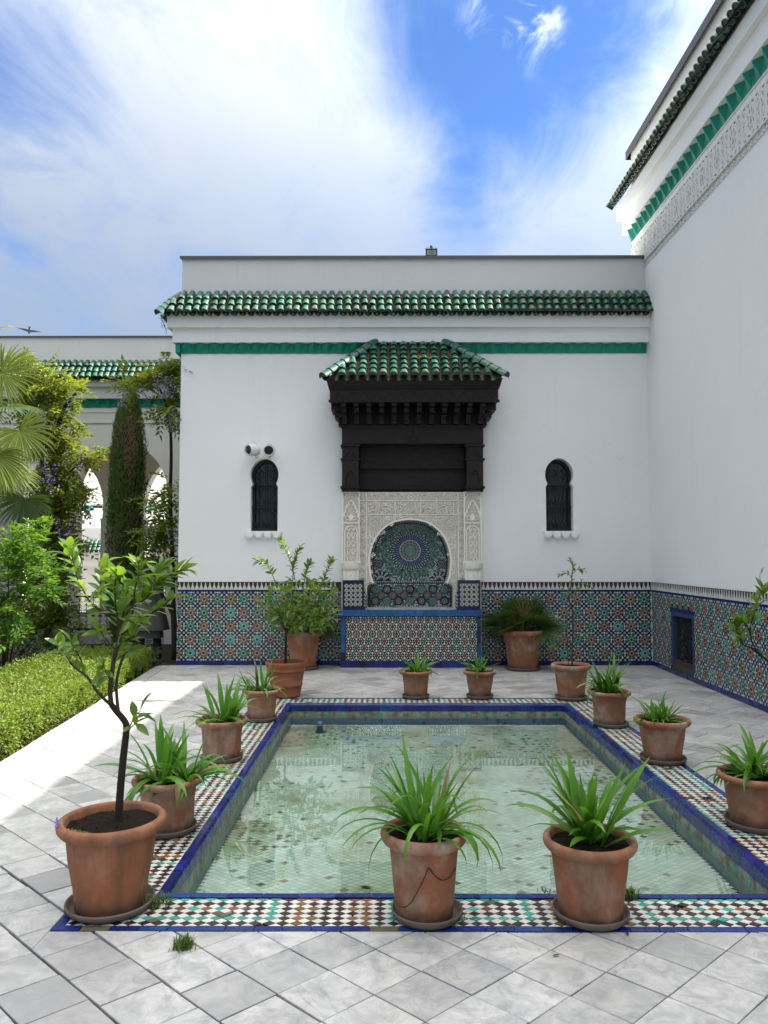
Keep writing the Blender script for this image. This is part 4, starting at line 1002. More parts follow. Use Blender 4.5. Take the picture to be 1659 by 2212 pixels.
SR = [[(10,500),(160,370),(310,330),(310,240),(280,220)],[(190,110),(190,520)],[(370,110),(370,500),(330,520)],[(580,130),(590,250),(450,330),(400,430)],[(430,460),(590,310),(700,320),(760,260),(740,180)],[(240,370),(240,500),(280,510),(300,450)],[(400,440),(420,450),(600,330)],[(600,400),(590,480),(650,490),(820,350),(840,150)],[(880,100),(880,360),(850,410)],[(940,100),(935,520)],[(985,180),(980,510),(1060,400),(1220,350)],[(1020,170),(1080,140),(1110,170),(1080,210)],[(1025,270),(1030,330),(1150,260),(1420,210),(1420,110)],[(1210,110),(1210,220)],[(1250,110),(1255,480),(1170,490),(1160,400)],[(1300,110),(1300,510)],[(1340,290),(1390,280),(1420,350),(1470,340),(1480,300),(1440,270)],[(1480,340),(1430,410),(1310,440)],[(1530,110),(1525,520),(1500,520)],[(760,500),(900,470),(880,430)],[(1340,350),(1370,370)],[(500,420),(540,440),(530,500),(480,510)],[(620,430),(680,430)],[(700,230),(720,260)],[(1120,240),(1160,280)]]
RR = [(80,165,35),(450,150,32),(450,265,25),(740,355,25),(1075,495,25),(1440,500,30)]
for strokes, rings, x0, k in ((SL, RL, 1070, 12.76), (SR, RR, 1200, 11.85)):
    for q in strokes: b.ribbon(smoothpath([(*src(x0+x/k, 1460+y/k), 0) for x, y in q], 4) if len(q) > 2 else [src(x0+x/k, 1460+y/k) for x, y in q], .0105, 0, .018, fs_)
    for x, y, r in rings: b.ribbon([src(x0+(x+r*cos(2*pi*t/12))/k, 1460+(y+r*sin(2*pi*t/12))/k) for t in range(13)], .009, 0, .018, fs_)
b.build('inscription', STUCCO, pn)
b = MB(); 
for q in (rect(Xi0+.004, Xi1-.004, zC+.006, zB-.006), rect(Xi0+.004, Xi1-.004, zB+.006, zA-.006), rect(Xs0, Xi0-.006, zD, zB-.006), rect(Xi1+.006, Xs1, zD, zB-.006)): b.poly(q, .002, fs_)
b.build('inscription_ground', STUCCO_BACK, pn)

# --- niche mosaic
fn = FF(NY)
def nsrc(x, y): p = onY((1060+x/5.925)/1.35624, (1500+y/5.925)/1.35624, NY); return Vector((p.x, p.z))
UNIT = (nsrc(1000, 700)-nsrc(0, 700)).length/1000
b = MB(); cx_, cz_ = nsrc(838, 670)
x0, x1, z0, z1 = nsrc(60, 0)[0], nsrc(1620, 0)[0], lz1-.01, nsrc(0, 100)[1]
b.poly(rect(x0, x1, z0, z1), -.004, fn, 4)
MK = dict(wh=0, gr=1, te=2, gn=3, bk=4, nv=5, oc=6, ru=7, bl=8)
NM = [ZWHITE, ZGREY, TEAL, ZGREEN, BLACK, NAVY, OCHRE, RUST, BLUE]
def inside(px, pz):
    n = len(NPOLY); c = False; j = n-1
    for i in range(n):
        (xi, zi), (xj, zj) = NPOLY[i], NPOLY[j]
        if (zi > pz) != (zj > pz) and px < (xj-xi)*(pz-zi)/(zj-zi)+xi: c = not c
        j = i
    return c
def shrink(k):                                          # niche outline on the mosaic plane, moved inwards by k units
    L1 = []
    for x, y in [(90, 1712), (90, 1330), (105, 1285), (150, 1255), (215, 1240)] + half[1:] + [(838, 136)]:
        d = Vector((838-x, 800-y)) if y < 1240 else Vector((838-x, 0)) + Vector((0, 1480-y))*(.3 if y < 1400 else 1)
        d = d.normalized()*k if d.length else d; L1.append((x+d.x, y+d.y))
    return [tuple(nsrc(*q)) for q in L1] + [tuple(nsrc(2*838-x, y)) for x, y in L1[::-1]]
# border: navy band with white lozenges
for k, wd, key in ((14, 30, 'nv'), (46, 26, 'nv')):
    b.ribbon(shrink(k)[1:-1], wd*UNIT, -.002, .001, fn, MK[key])
bp = shrink(30)[1:-1]; acc = 0
for i in range(len(bp)-1):
    p, q = Vector(bp[i]), Vector(bp[i+1]); L_ = (q-p).length; d = (q-p).normalized() if L_ else Vector((1, 0)); nn = Vector((-d.y, d.x)); t = acc
    while t < L_:
        c = p+d*t; s = 10*UNIT; b.prism(ccw([tuple(c+d*s*1.2), tuple(c+nn*s), tuple(c-d*s*1.2), tuple(c-nn*s)]), 0, .003, fn, MK['wh']); t += 34*UNIT
    acc = t-L_
for yy in (1212, 1685):
    b.prism(rect(nsrc(150 if yy < 1400 else 95, 0)[0], nsrc(1526 if yy < 1400 else 1581, 0)[0], nsrc(0, yy+22)[1], nsrc(0, yy-22)[1]), -.002, .001, fn, MK['nv'])
    x = 190 if yy < 1400 else 120
    while x < (1490 if yy < 1400 else 1560): c = nsrc(x, yy); s = 10*UNIT; b.prism([(c.x-s*1.2, c.y), (c.x, c.y-s), (c.x+s*1.2, c.y), (c.x, c.y+s)], .001, .004, fn, MK['wh']); x += 33
NPOLY = shrink(62)
def piece(poly, key, h=.004):
    c = (sum(p[0] for p in poly)/len(poly), sum(p[1] for p in poly)/len(poly))
    if inside(*c): b.prism(ccw(poly), 0, h, fn, MK[key], .0004)
def ringp(cx, cz, r0, r1, n, keys, fill=.72, a0=0.0, tip=False):
    for k in range(n):
        a = a0+2*pi*k/n; w = pi/n*fill
        if tip: q = [(cx+r0*cos(a), cz+r0*sin(a)), (cx+(r0+r1)/2*cos(a-w), cz+(r0+r1)/2*sin(a-w)), (cx+r1*cos(a), cz+r1*sin(a)), (cx+(r0+r1)/2*cos(a+w), cz+(r0+r1)/2*sin(a+w))]
        else: q = [(cx+r0*cos(a-w), cz+r0*sin(a-w)), (cx+r1*cos(a-w), cz+r1*sin(a-w)), (cx+r1*cos(a+w), cz+r1*sin(a+w)), (cx+r0*cos(a+w), cz+r0*sin(a+w))]
        piece(q, keys[k % len(keys)])
U = UNIT; zdiv = nsrc(0, 1190)[1]
ringp(cx_, cz_, 0, 16*U, 8, ['wh'], .5, 0, True)
ringp(cx_, cz_, 20*U, 34*U, 12, ['wh', 'gn'], .6)
ringp(cx_, cz_, 38*U, 94*U, 24, ['gn'], .78); ringp(cx_, cz_, 38*U, 96*U, 24, ['wh'], .16, pi/24)
for r, key in ((108, ['gn', 'wh']), (124, ['wh']), (140, ['gr', 'wh']), (156, ['wh', 'gn'])): ringp(cx_, cz_, (r-6)*U, (r+8)*U, 36, key, .62, .04*r, True)
ringp(cx_, cz_, 170*U, 182*U, 48, ['wh'], .8)
ringp(cx_, cz_, 190*U, 268*U, 48, ['bl'], .70); ringp(cx_, cz_, 190*U, 272*U, 48, ['gr'], .14, pi/48)
for r, key in ((284, ['te', 'wh']), (304, ['gr']), (324, ['wh', 'gn']), (343, ['wh', 'oc'])): ringp(cx_, cz_, (r-9)*U, (r+9)*U, 48, key, .62, .02*r, True)
def small_ros(x, y, r, petal, tipc, core='ru'):
    ringp(x, y, 0, r*.16, 6, [core], .9, 0, True); ringp(x, y, r*.2, r*.36, 12, ['wh', 'oc'], .6, 0, True)
    ringp(x, y, r*.40, r*.72, 12, ['gr'], .62, 0, True); ringp(x, y, r*.62, r*.98, 12, [petal], .66, pi/12, True); ringp(x, y, r*.85, r*1.12, 12, [tipc], .5, 0, True)
rosc = []
for k in range(16):
    a = pi/16+2*pi*k/16; x, y = cx_+425*U*cos(a), cz_+425*U*sin(a)
    if y > zdiv+30*U: small_ros(x, y, 74*U, 'te' if k % 4 in (0, 1, 3) else 'gn', 'te', 'ru' if k % 2 else 'oc'); rosc.append((x, y, 82*U))
for x, y in ((300, 900), (1375, 900), (240, 660), (1440, 660), (430, 300), (1246, 300), (838, 215), (640, 225), (1036, 225)):
    c = nsrc(x, y); small_ros(c.x, c.y, 78*U, 'nv' if y > 600 else 'gn', 'gr' if y > 600 else 'te', 'ru'); rosc.append((c.x, c.y, 86*U))
for x in (335, 1341):
    c = nsrc(x, 1185)
    for r0, r1, kk in ((40, 60, ['wh', 'bl']), (66, 80, ['wh']), (90, 150, ['nv', 'gr'])):
        for k in range(12):
            a = pi*(k+.5)/12; w = pi/24*.7; q = [(c.x+r_*U*cos(t), c.y+r_*U*sin(t)) for r_, t in ((r0, a-w), (r1, a-w), (r1, a+w), (r0, a+w))]
            piece(q, kk[k % len(kk)])
    rosc.append((c.x, c.y, 155*U))
s = 27*U; rn = random.Random(6); zlow = nsrc(0, 1660)[1]
lr = []
for j in range(2):
    for i in range(7):
        xx = 235+i*200+(0); yy = 1345+j*200
        if j == 1: xx = 235+i*200
        c = nsrc(xx, yy); key = [('te', 'gn'), ('nv', 'bl')][(i+j) % 2]; small_ros(c.x, c.y, 74*U, key[0], key[1], 'wh'); lr.append((c.x, c.y, 84*U))
for i in range(6):
    c = nsrc(335+i*200, 1445); small_ros(c.x, c.y, 64*U, 'oc', 'oc', 'wh'); lr.append((c.x, c.y, 72*U))
jj = 0; z = nsrc(0, 1680)[1]
while z < nsrc(0, 150)[1]:
    x = nsrc(90, 0)[0] + (s/2 if jj % 2 else 0)
    while x < nsrc(1590, 0)[0]:
        d = math.hypot(x-cx_, z-cz_)
        low = z < zdiv
        ok = (d > 356*U or low) and not any(math.hypot(x-q[0], z-q[1]) < q[2] for q in (lr if low else rosc)) and abs(z-nsrc(0, 1212)[1]) > 26*U and (z > zlow)
        if ok:
            key = rn.choice(['wh', 'wh', 'oc', 'gn', 'gr', 'te', 'te', 'wh', 'gr']); piece(star(x, z, s*.48, s*.31, 4, rn.choice([0, pi/4])), key)
        x += s
    z += s*.866; jj += 1
b.build('niche_mosaic', NM, ft, kind='stuff')
# chevron strips beside the niche, white sill and the water spout
b = MB()
for u0 in (786.5, 983.5):
    xa, xb = fx(u0, SY-.01), fx(u0+5.5, SY-.01); xm = (xa+xb)/2; z = lz1+.03
    b.box(xa-.004, xb+.004, SY-.008, SY+.05, lz1-.002, H(1278, SY))
    while z < H(1284, SY):
        for s_ in (0, 1):
            p = [(xa, z+.03), (xm, z), (xm, z+.022), (xa, z+.052)] if not s_ else [(xb, z+.03), (xb, z+.052), (xm, z+.022), (xm, z)]
            b.prism(ccw(p), 0, .004, FF(SY-.008), 1)
        z += .05
b.build('chevron_strip', [NAVY, ZWHITE], ft)
b = MB(); b.box(nsrc(70, 0)[0], nsrc(1606, 0)[0], SY-.03, NY, lz1-.001, lz1+.02); b.build('marble_sill', MARBLE, ft)
b = MB(); c = nsrc(838, 1395); b.tube([(c.x, NY, c.y+.02), (c.x, NY-.04, c.y+.02), (c.x, NY-.055, c.y+.0), (c.x, NY-.055, c.y-.02)], .009, 8); b.tube([(c.x-.02, NY-.02, c.y+.035), (c.x+.02, NY-.02, c.y+.035)], .005, 6); b.build('water_spout', IRON, ft)

# =================================================================== wooden canopy over the fountain
KC = 0.375
BM = W-.23; KY = W-.60
cp = thing('fountain_canopy', 'dark carved wooden canopy with green tiled hipped roof above the fountain', 'canopy', (KC, BM, 2.5))
x0, x1 = XA(737, BM), XA(1046, BM)
zb0, zb1 = H(958, BM), H(918, BM)
b = MB()
zpt = H(1062, BM)
pw = fx(776, BM)-fx(737, BM)
b.box(x0+.006, x1-.006, BM, W-.003, zb0, H(919, BM)); b.build('lintel', WOOD, cp)
for s in (0, 1):
    a0, a1 = (x0, x0+pw) if s == 0 else (x1-pw, x1)
    b = MB(); b.box(a0+.01, a1-.01, BM+.005, W-.002, zpt+.002, zb0-.002)
    hz = zb0-zpt; cxm = (a0+a1)/2
    # niche with lobed top, proud frame
    fr = FF(BM+.005); zn0, zn1 = zpt+hz*.12, zpt+hz*.62
    lob = [(cxm-.07, zn0), (cxm+.07, zn0), (cxm+.07, zn0+.12), (cxm+.045, zn0+.14), (cxm+.06, zn0+.17), (cxm+.04, zn0+.19), (cxm+.02, zn0+.18), (cxm+.022, zn0+.21), (cxm, zn0+.225)]
    lob = lob + [(2*cxm-x, z) for x, z in lob[2:-1][::-1]]
    b.holes(rect(a0+.012, a1-.012, zn0-.002, zn1+.02), [ccw(lob)], .022, fr, 0, .02)
    for q in ([(cxm-.08, zpt+hz*.73), (cxm-.06, zpt+hz*.78), (cxm-.05, zpt+hz*.765), (cxm-.035, zpt+hz*.80), (cxm, zpt+hz*.88)],):
        b.ribbon(q, .012, 0, .014, fr); b.ribbon([(2*cxm-x, z) for x, z in q], .012, 0, .014, fr)
    for zz in (zpt+hz*.09, zpt+hz*.67, zb0-.03):
        b.box(a0-.012, a1+.012, BM-.022, W-.001, zz-.016, zz+.016)
        k = a0-.01
        while k < a1: b.prism([(k, zz-.014), (k+.012, zz-.014), (k+.026, zz+.014), (k+.014, zz+.014)], 0, .006, FF(BM-.022)); k += .026
    b.build('post', WOOD, cp)
b = MB()                                                   # recessed boards between the posts
b.box(x0+pw-.02, x1-pw+.02, W+.10, W+.2, zpt, zb0+.06); zz = zpt+(zb0-zpt)*.52; b.box(x0+pw, x1-pw, W+.03, W+.10, zz, zb0+.05)
fr = FF(W+.03); p = (x1-x0-2*pw)/7
for i in range(7):
    c = x0+pw+p*(i+.5); q = [(c-p*.5, zz+.02), (c-p*.38, zz+.05), (c-p*.30, zz+.05), (c-p*.2, zz+.10), (c-p*.1, zz+.10), (c, zz+.15)]
    b.ribbon(q, .012, 0, .012, fr); b.ribbon([(2*c-x, z) for x, z in q], .012, 0, .012, fr)
b.box(x0+pw, x1-pw, W+.06, W+.10, zpt+.06, zpt+.09); b.build('back_boards', WOOD, cp)
def rope(mb, xa, xb, z, Y, t=.018):
    mb.box(xa, xb, Y-.012, Y+.02, z-t, z+t); k = xa
    while k < xb-.02: mb.prism([(k, z-t*.85), (k+.014, z-t*.85), (k+.032, z+t*.85), (k+.018, z+t*.85)], .0, .008, FF(Y-.012)); k += .032
zl = H(919, BM); b = MB(); rope(b, x0-.004, x1+.004, zl-.02, BM-.004)
fr = FF(BM); xm = KC+.01
for s in (-1, 1): b.ribbon([(xm+s*.045, zl-.03), (xm+s*.045, zl-.19)], .05, 0, .012, fr)
b.ribbon([(xm-.07, zl-.2), (xm+.07, zl-.2)], .04, 0, .012, fr); b.ribbon([(xm, zl), (xm, zl-.16)], .018, 0, .02, fr)
b.ribbon([(x0+.03, zl-.075), (xm-.11, zl-.075), (xm-.11, zl-.24), (xm+.11, zl-.24), (xm+.11, zl-.075), (x1-.03, zl-.075)], .006, 0, .006, fr)
b.build('rope_moulding', WOOD, cp)
# upper box on modillions
KB = W-.58; ux0, ux1 = XA(711, KB), XA(1079, KB)
ub0, ub1 = H(867, KB), H(836, KB); utop = H(822, KB-.03)
b = MB(); b.box(ux0+.004, ux1-.004, KB, W-.004, ub0, ub1)
b.box(x0+.05, x1-.05, BM+.10, W-.003, zl+.001, ub0)       # soffit wall behind the brackets
b.add([(ux0-.02, KB-.02, ub1), (ux1+.02, KB-.02, ub1), (ux1+.04, KB-.09, utop), (ux0-.04, KB-.09, utop), (ux0-.02, W-.004, ub1), (ux1+.02, W-.004, ub1), (ux1+.04, W-.004, utop), (ux0-.04, W-.004, utop)],
      [(0, 1, 2, 3), (3, 2, 6, 7), (4, 0, 3, 7), (1, 5, 6, 2), (0, 4, 5, 1)])
fr = FF(KB)
n = 13; p = (ux1-ux0-.10)/n
for i in range(n):
    c = ux0+.05+p*(i+.5); q = [(c-.055, ub0+.035), (c-.04, ub0+.055), (c-.03, ub0+.09), (c, ub0+.115), (c+.03, ub0+.09), (c+.04, ub0+.055), (c+.055, ub0+.035)]
    b.ribbon(q, .010, 0, .010, fr)
    for x_, z_ in ((-.06, .06), (-.045, .095), (0, .135), (.045, .095), (.06, .06)): b.prism(circ(c+x_, ub0+z_, .011, 6), 0, .012, fr)
b.build('upper_frieze', WOOD, cp)
b = MB(); rope(b, ux0-.012, ux1+.012, ub0+.004, KB-.006); rope(b, ux0-.012, ux1+.012, ub1-.012, KB-.006); b.build('upper_moulding', WOOD, cp)
def bracket_mesh():
    b = MB(); w = .035; d0 = BM; prof = [(KB+.02-BM, ub0-zl), (KB+.02-BM, ub0-zl-.06), (KB+.12-BM, ub0-zl-.075), (KB+.13-BM, ub0-zl-.13), (-.08, ub0-zl-.15), (-.075, ub0-zl-.17), (-.06, ub0-zl-.18), (-.06, ub0-zl-.21), (-.045, ub0-zl-.22), (-.045, .075), (-.03, .06), (-.03, .012), (.10, .012), (.10, ub0-zl)]
    prof = prof[::-1]; n = len(prof)
    vs_ = [(-w, y, z) for y, z in prof] + [(w, y, z) for y, z in prof]
    t = tessellate_polygon([[Vector((y, z, 0)) for y, z in prof]])
    b.add(vs_, [(i, (i+1) % n, n+(i+1) % n, n+i) for i in range(n)] + [tuple(q) for q in t] + [tuple(n+i for i in q[::-1]) for q in t]); return b.mesh('bracket_mesh', [WOOD])
BR = bracket_mesh()
for i in range(12):
    o = link('bracket', BR, cp); o.matrix_basis = Matrix.Translation((x0+.045+(x1-x0-.09)*i/11, BM, zl+.002))
for s in (-1, 1):                                           # side cantilevers
    xs = x0 if s < 0 else x1; b = MB(); xo = ux0 if s < 0 else ux1
    for k in range(3):
        z0_ = zl+(ub0-zl)*k/3; e = (xo-xs)*(k+1)/3.2
        b.box(min(xs, xs+e), max(xs, xs+e), BM+.03-.10*k, W-.005, z0_+.004, z0_+(ub0-zl)/3-.012)
    b.build('side_bracket', WOOD, cp)
# hipped roof
rz0, rz1 = utop+.015, H(741, W); rY = KB-.13
rl, rr = XA(820, W), XA(951, W); el, er = XA(703, rY), XA(1090, rY)
sl = Vector((0, rY-W, rz0-rz1)); slL = sl.length; dn = sl.normalized(); nrm = Vector((1, 0, 0)).cross(dn); nrm = nrm if nrm.z > 0 else -nrm
bas = Matrix((Vector((1, 0, 0)), -dn, nrm)).transposed().to_4x4()
if bas.to_3x3().determinant() < 0: bas = Matrix((Vector((-1, 0, 0)), -dn, nrm)).transposed().to_4x4()
b = MB(); A, B_, Cc, D = Vector((rl, W-.003, rz1)), Vector((rr, W-.003, rz1)), Vector((er, rY+.04, rz0)), Vector((el, rY+.04, rz0)); E_, G_ = Vector((el, W-.003, rz0)), Vector((er, W-.003, rz0))
b.add([A, B_, Cc, D, E_, G_], [(3, 2, 1, 0), (0, 4, 3), (1, 2, 5), (3, 4, 5, 2)]); b.build('roof_bed', MORTAR, cp)
ncol = 17; pit = (er-el)/ncol; rows = 7; stp = (slL-.205)/(rows-1)
for i in range(ncol):
    x = el+pit*(i+.5)
    for r in range(rows):
        t = (stp*r+.10)/slL
        lx, rx = rl+(el-rl)*t, rr+(er-rr)*t
        if not (lx+.03 < x < rx-.03): continue
        o = link('roof_tile', T_END if r == rows-1 else T_UP, cp)
        o.matrix_basis = Matrix.Translation(Vector((x, W, rz1))+dn*(stp*r)+nrm*(.016+R.uniform(-.003, .004))) @ bas @ Matrix.Rotation(radians(-7), 4, 'X') @ Matrix.Rotation(R.uniform(-.04, .04), 4, 'Z') @ Matrix.Diagonal((1.1, 1, 1.05, 1))
    o = link('trough_tile', T_TR, cp); o.matrix_basis = Matrix.Translation(Vector((el+pit*i, W, rz1))+dn*(slL-.20)+nrm*.012) @ bas
for (p0, p1) in ((A, D), (B_, Cc)):
    d = p1-p0; n = 8
    for i in range(n):
        o = link('hip_tile', T_HIP, cp); o.matrix_basis = orient(p0+d*((i)/n*.97)+Vector((0, 0, .045)), -d)
for s, (p0, p1, p2) in enumerate(((A, D, E_), (B_, Cc, G_))):        # side slopes
    sd = (p2-p0); sd = Vector((sd.x, 0, sd.z)); L_ = sd.length; sd.normalize(); al = Vector((0, 1, 0)); nr = al.cross(sd); nr = nr if nr.z > 0 else -nr
    bs = Matrix((al, -sd, nr)).transposed().to_4x4()
    if bs.to_3x3().determinant() < 0: bs = Matrix((-al, -sd, nr)).transposed().to_4x4()
    for k in range(5):
        y = W-.06-.125*k
        for r in range(6):
            if (W-y)/(W-rY) > (r*.17+.12)/L_*1.0: continue
            if r*.17+.2 > L_+.02: continue
            o = link('roof_tile', T_UP, cp); o.matrix_basis = Matrix.Translation(Vector((p0.x, y, p0.z))+sd*(r*.17)+nr*.016) @ bs @ Matrix.Rotation(radians(2.4), 4, 'X')
# yellow stonecrop on the tiles
b = MB()
for (u, v, n_, sp) in ((918, 783, 42, .07), (905, 772, 20, .05), (977, 790, 14, .03), (932, 770, 14, .04)):
    yy = W-.35; c = onY(u, v, yy)
    for _ in range(n_):
        q = c+Vector((R.gauss(0, sp), R.gauss(0, .03)-.06, 0)); q.z = rz1+(q.y-W)/(rY-W)*(rz0-rz1)+.07+R.uniform(0, .03)
        for k in range(3):
            a = R.uniform(0, 6.28); d = Vector((cos(a), sin(a), R.uniform(.2, 1.2)))*.022; s_ = Vector((-sin(a), cos(a), 0))*.007
            b.add([q, q+d*.5+s_, q+d, q+d*.5-s_], [(0, 1, 2, 3)])
mo = b.build('roof_stonecrop', leafm('stonecrop', (0.22, 0.19, 0.04), (0.36, 0.29, 0.07), .6, .3), None, kind='stuff'); tag(mo, 'dry yellow stonecrop growing between the canopy roof tiles', 'moss')
# =================================================================== pool
ZW, ZF = -0.115, -0.215                                  # water, floor
pool = thing('reflecting_pool', 'rectangular shallow pool with blue kerb and border of diamond mosaic', 'pool', ((PX0+PX1)/2, (PY0+PY1)/2, 0))
b = MB()
b.holes(rect(QX0, QX1, QY0, QY1), [rect(PX0-.002, PX1+.002, PY0-.002, PY1+.002)], -.009, FL(0), 0, .3)
b.poly(rect(PX0, PX1, PY0, PY1), ZF-.004, FL(0)); b.build('pool_shell', GROUT, pool)
def poolwall():
    k = Mat('pool_wall_scale', 0.6, 0.4); z = k.zpos()
    tc = k.coord(); n1 = k.noise(7, 7, 0.65, k.coord(scale=(1, 1, .25))); n2 = k.noise(18, 6, 0.7)
    c = k.mix(n2, (0.38, 0.50, 0.42), (0.22, 0.35, 0.28))
    h = k.math('ADD', k.math('MULTIPLY', k.math('ADD', z, 0.19), 9.0), k.math('MULTIPLY', k.math('SUBTRACT', n1, 0.5), 2.4))
    c = k.mix(k.ramp(h, (0.25, 0.0), (0.7, 0.85)), c, k.mix(k.ramp(n2, (0.42, 0.0), (0.58, 1.0)), (0.10, 0.055, 0.025), (0.34, 0.31, 0.25)))
    k.col(c); k.bump(n2, 0.4, 0.01); return k.m
PWALL = poolwall()
b = MB(); fr_list = [((PX0, PY0), (PX0, PY1), (1, 0)), ((PX1, PY1), (PX1, PY0), (-1, 0)), ((PX0, PY1), (PX1, PY1), (0, -1)), ((PX1, PY0), (PX0, PY0), (0, 1))]
rp = random.Random(8)
for (p, q, nv) in fr_list:
    p, q, nv = Vector((*p, 0)), Vector((*q, 0)), Vector((*nv, 0)); L_ = (q-p).length; d = (q-p).normalized(); n = int(L_/.048)
    for i in range(n):
        for j in range(5):
            c = p+d*(L_*(i+(.5 if j % 2 else 0)+.25)/n)+Vector((0, 0, -.112-.033*j))+nv*.004
            if c.z < ZF: continue
            hw, hh = L_/n*.5*.93, .033
            b.add([c-d*hw, c-Vector((0, 0, hh)), c+d*hw, c+Vector((0, 0, hh))], [(0, 1, 2, 3)], 1 if rp.random() < .06 else 0)
    b.add([p+nv*.002+Vector((0, 0, -.06)), q+nv*.002+Vector((0, 0, -.06)), q+nv*.002+Vector((0, 0, ZF)), p+nv*.002+Vector((0, 0, ZF))], [(0, 1, 2, 3)], 0)
b.build('pool_lining', [PWALL, TEAL], pool, kind='stuff')
# blue kerb along the water
def kerb_run(p, q, out, n):
    p, q, out = Vector((*p, 0)), Vector((*q, 0)), Vector((*out, 0)); d = (q-p)/n
    for i in range(n):
        j = lambda a=.0015: R.uniform(-a, a)
        a = p+d*(i+.006); e = p+d*(i+.994); t = .004+j(); wv = .046+j(.003); 
        sec = [(-.004, -.078), (-.004+j(), -.012), (.008, t+.003), (wv, t), (wv, -.02)]
        vs_ = [a+out*o+Vector((0, 0, z)) for o, z in sec]+[e+out*o+Vector((0, 0, z+j(.001))) for o, z in sec]
        b = MB(); b.add(vs_, [(k, k+1, 6+k, 5+k) if d.cross(out).z < 0 else (5+k, 6+k, k+1, k) for k in range(4)] + [(0, 1, 2, 3, 4), (9, 8, 7, 6, 5)])
        b.build('kerb_tile', BLUE2 if R.random() < .6 else BLUE, pool)
kerb_run((PX0, PY0), (PX0, PY1), (-1, 0), 36); kerb_run((PX1, PY0), (PX1, PY1), (1, 0), 36)
kerb_run((PX0-.05, PY1), (PX1+.05, PY1), (0, 1), 24); kerb_run((PX0-.05, PY0), (PX1+.05, PY0), (0, -1), 18)
# outer blue border
def border_run(x0, x1, y0, y1, n, alongx):
    for i in range(n):
        if alongx: r = rect(x0+(x1-x0)*i/n+.001, x0+(x1-x0)*(i+1)/n-.001, y0, y1)
        else: r = rect(x0, x1, y0+(y1-y0)*i/n+.001, y0+(y1-y0)*(i+1)/n-.001)
        k = R.random(); b = MB(); b.prism(r, -.009, R.uniform(-.001, .002), FL(0), 0, .0004, .01)
        b.build('border_tile', (CHIPPED if k < .08 else BLUE2), pool)
CHIPPED = plain('worn_glaze_body', (0.13, 0.11, 0.07), .8, .3, 0, 20, .8, .3)
border_run(QX0, QX1, QY0, QY0+.045, 30, True); border_run(QX0, QX1, QY1-.045, QY1, 30, True)
border_run(QX0, QX0+.045, QY0+.046, QY1-.046, 42, False); border_run(QX1-.045, QX1, QY0+.046, QY1-.046, 42, False)
# diamond mosaic
DW, DH = 0.0605, 0.0465
IX0, IX1, IY0, IY1 = QX0+.047, QX1-.047, QY0+.047, QY1-.047
KX0, KX1, KY0, KY1 = PX0-.05, PX1+.05, PY0-.05, PY1+.05
items = []
def dcolor(I, J, side):
    if side in 'FB': s, t, n = I, J, 6
    else: s, t, n = J, I, 6
    P_ = s % 19; d = abs(P_-9)
    if (d == 5 and t % 6 not in (0,)) or (d < 5 and t % 6 in (1, 5) and d % 1 == 0): return 2
    if d in (7,) or (d == 8 and t % 2): return 3
    if d <= 2 and t % 6 == 3: return 3 if d != 1 else 2
    return 1
ni, nj = int((IX1-IX0)/(DW/2))+1, int((IY1-IY0)/(DH/2))+1
for j in range(nj+1):
    for i in range(ni+1):
        if (i+j) % 2: continue
        cx, cy = IX0+i*DW/2, IY0+j*DH/2
        k = .93
        po = [(cx-DW/2*k, cy), (cx, cy-DH/2*k), (cx+DW/2*k, cy), (cx, cy+DH/2*k)]
        po = [(x+rp.uniform(-.0012, .0012), y+rp.uniform(-.0012, .0012)) for x, y in po]
        po = clip(clip(clip(clip(po, -1, 0, -IX0), 1, 0, IX1), 0, -1, -IY0), 0, 1, IY1)
        if len(po) < 3 or area(po) < 1e-5: continue
        if KX0 < cx < KX1 and KY0 < cy < KY1: 
            continue
        if KX0-DW/2 < cx < KX1+DW/2 and KY0-DH/2 < cy < KY1+DH/2:
            if cx <= KX0: po = clip(po, 1, 0, KX0)
            elif cx >= KX1: po = clip(po, -1, 0, -KX1)
            elif cy <= KY0: po = clip(po, 0, 1, KY0)
            else: po = clip(po, 0, -1, -KY1)
            if len(po) < 3 or area(po) < 1e-5: continue
        side = 'F' if cy < PY0 else 'B' if cy > PY1 else 'L' if cx < PX0 else 'R'
        col = 0 if i % 2 == 0 else dcolor((i-1)//2, (j-1)//2, side)
        if rp.random() < .012: col = 4
        if rp.random() < .006: continue
        items.append((math.hypot(cx*1.3, cy), po, col))
items.sort(key=lambda t: t[0])
DMT = [ZWHITE, BROWNBLACK, TEAL, OCHRE, CHIPPED]
b2 = MB()
for n_, (d_, po, col) in enumerate(items):
    h = rp.uniform(-.0012, .0012)
    if n_ < 297:
        b = MB(); b.prism(po, -.009, h, FL(0), 0, .0003); b.build('diamond_tile', DMT[col], pool)
    else: b2.prism(po, -.009, h, FL(0), col, .0003)
b2.build('diamond_mosaic', DMT, pool, kind='stuff')
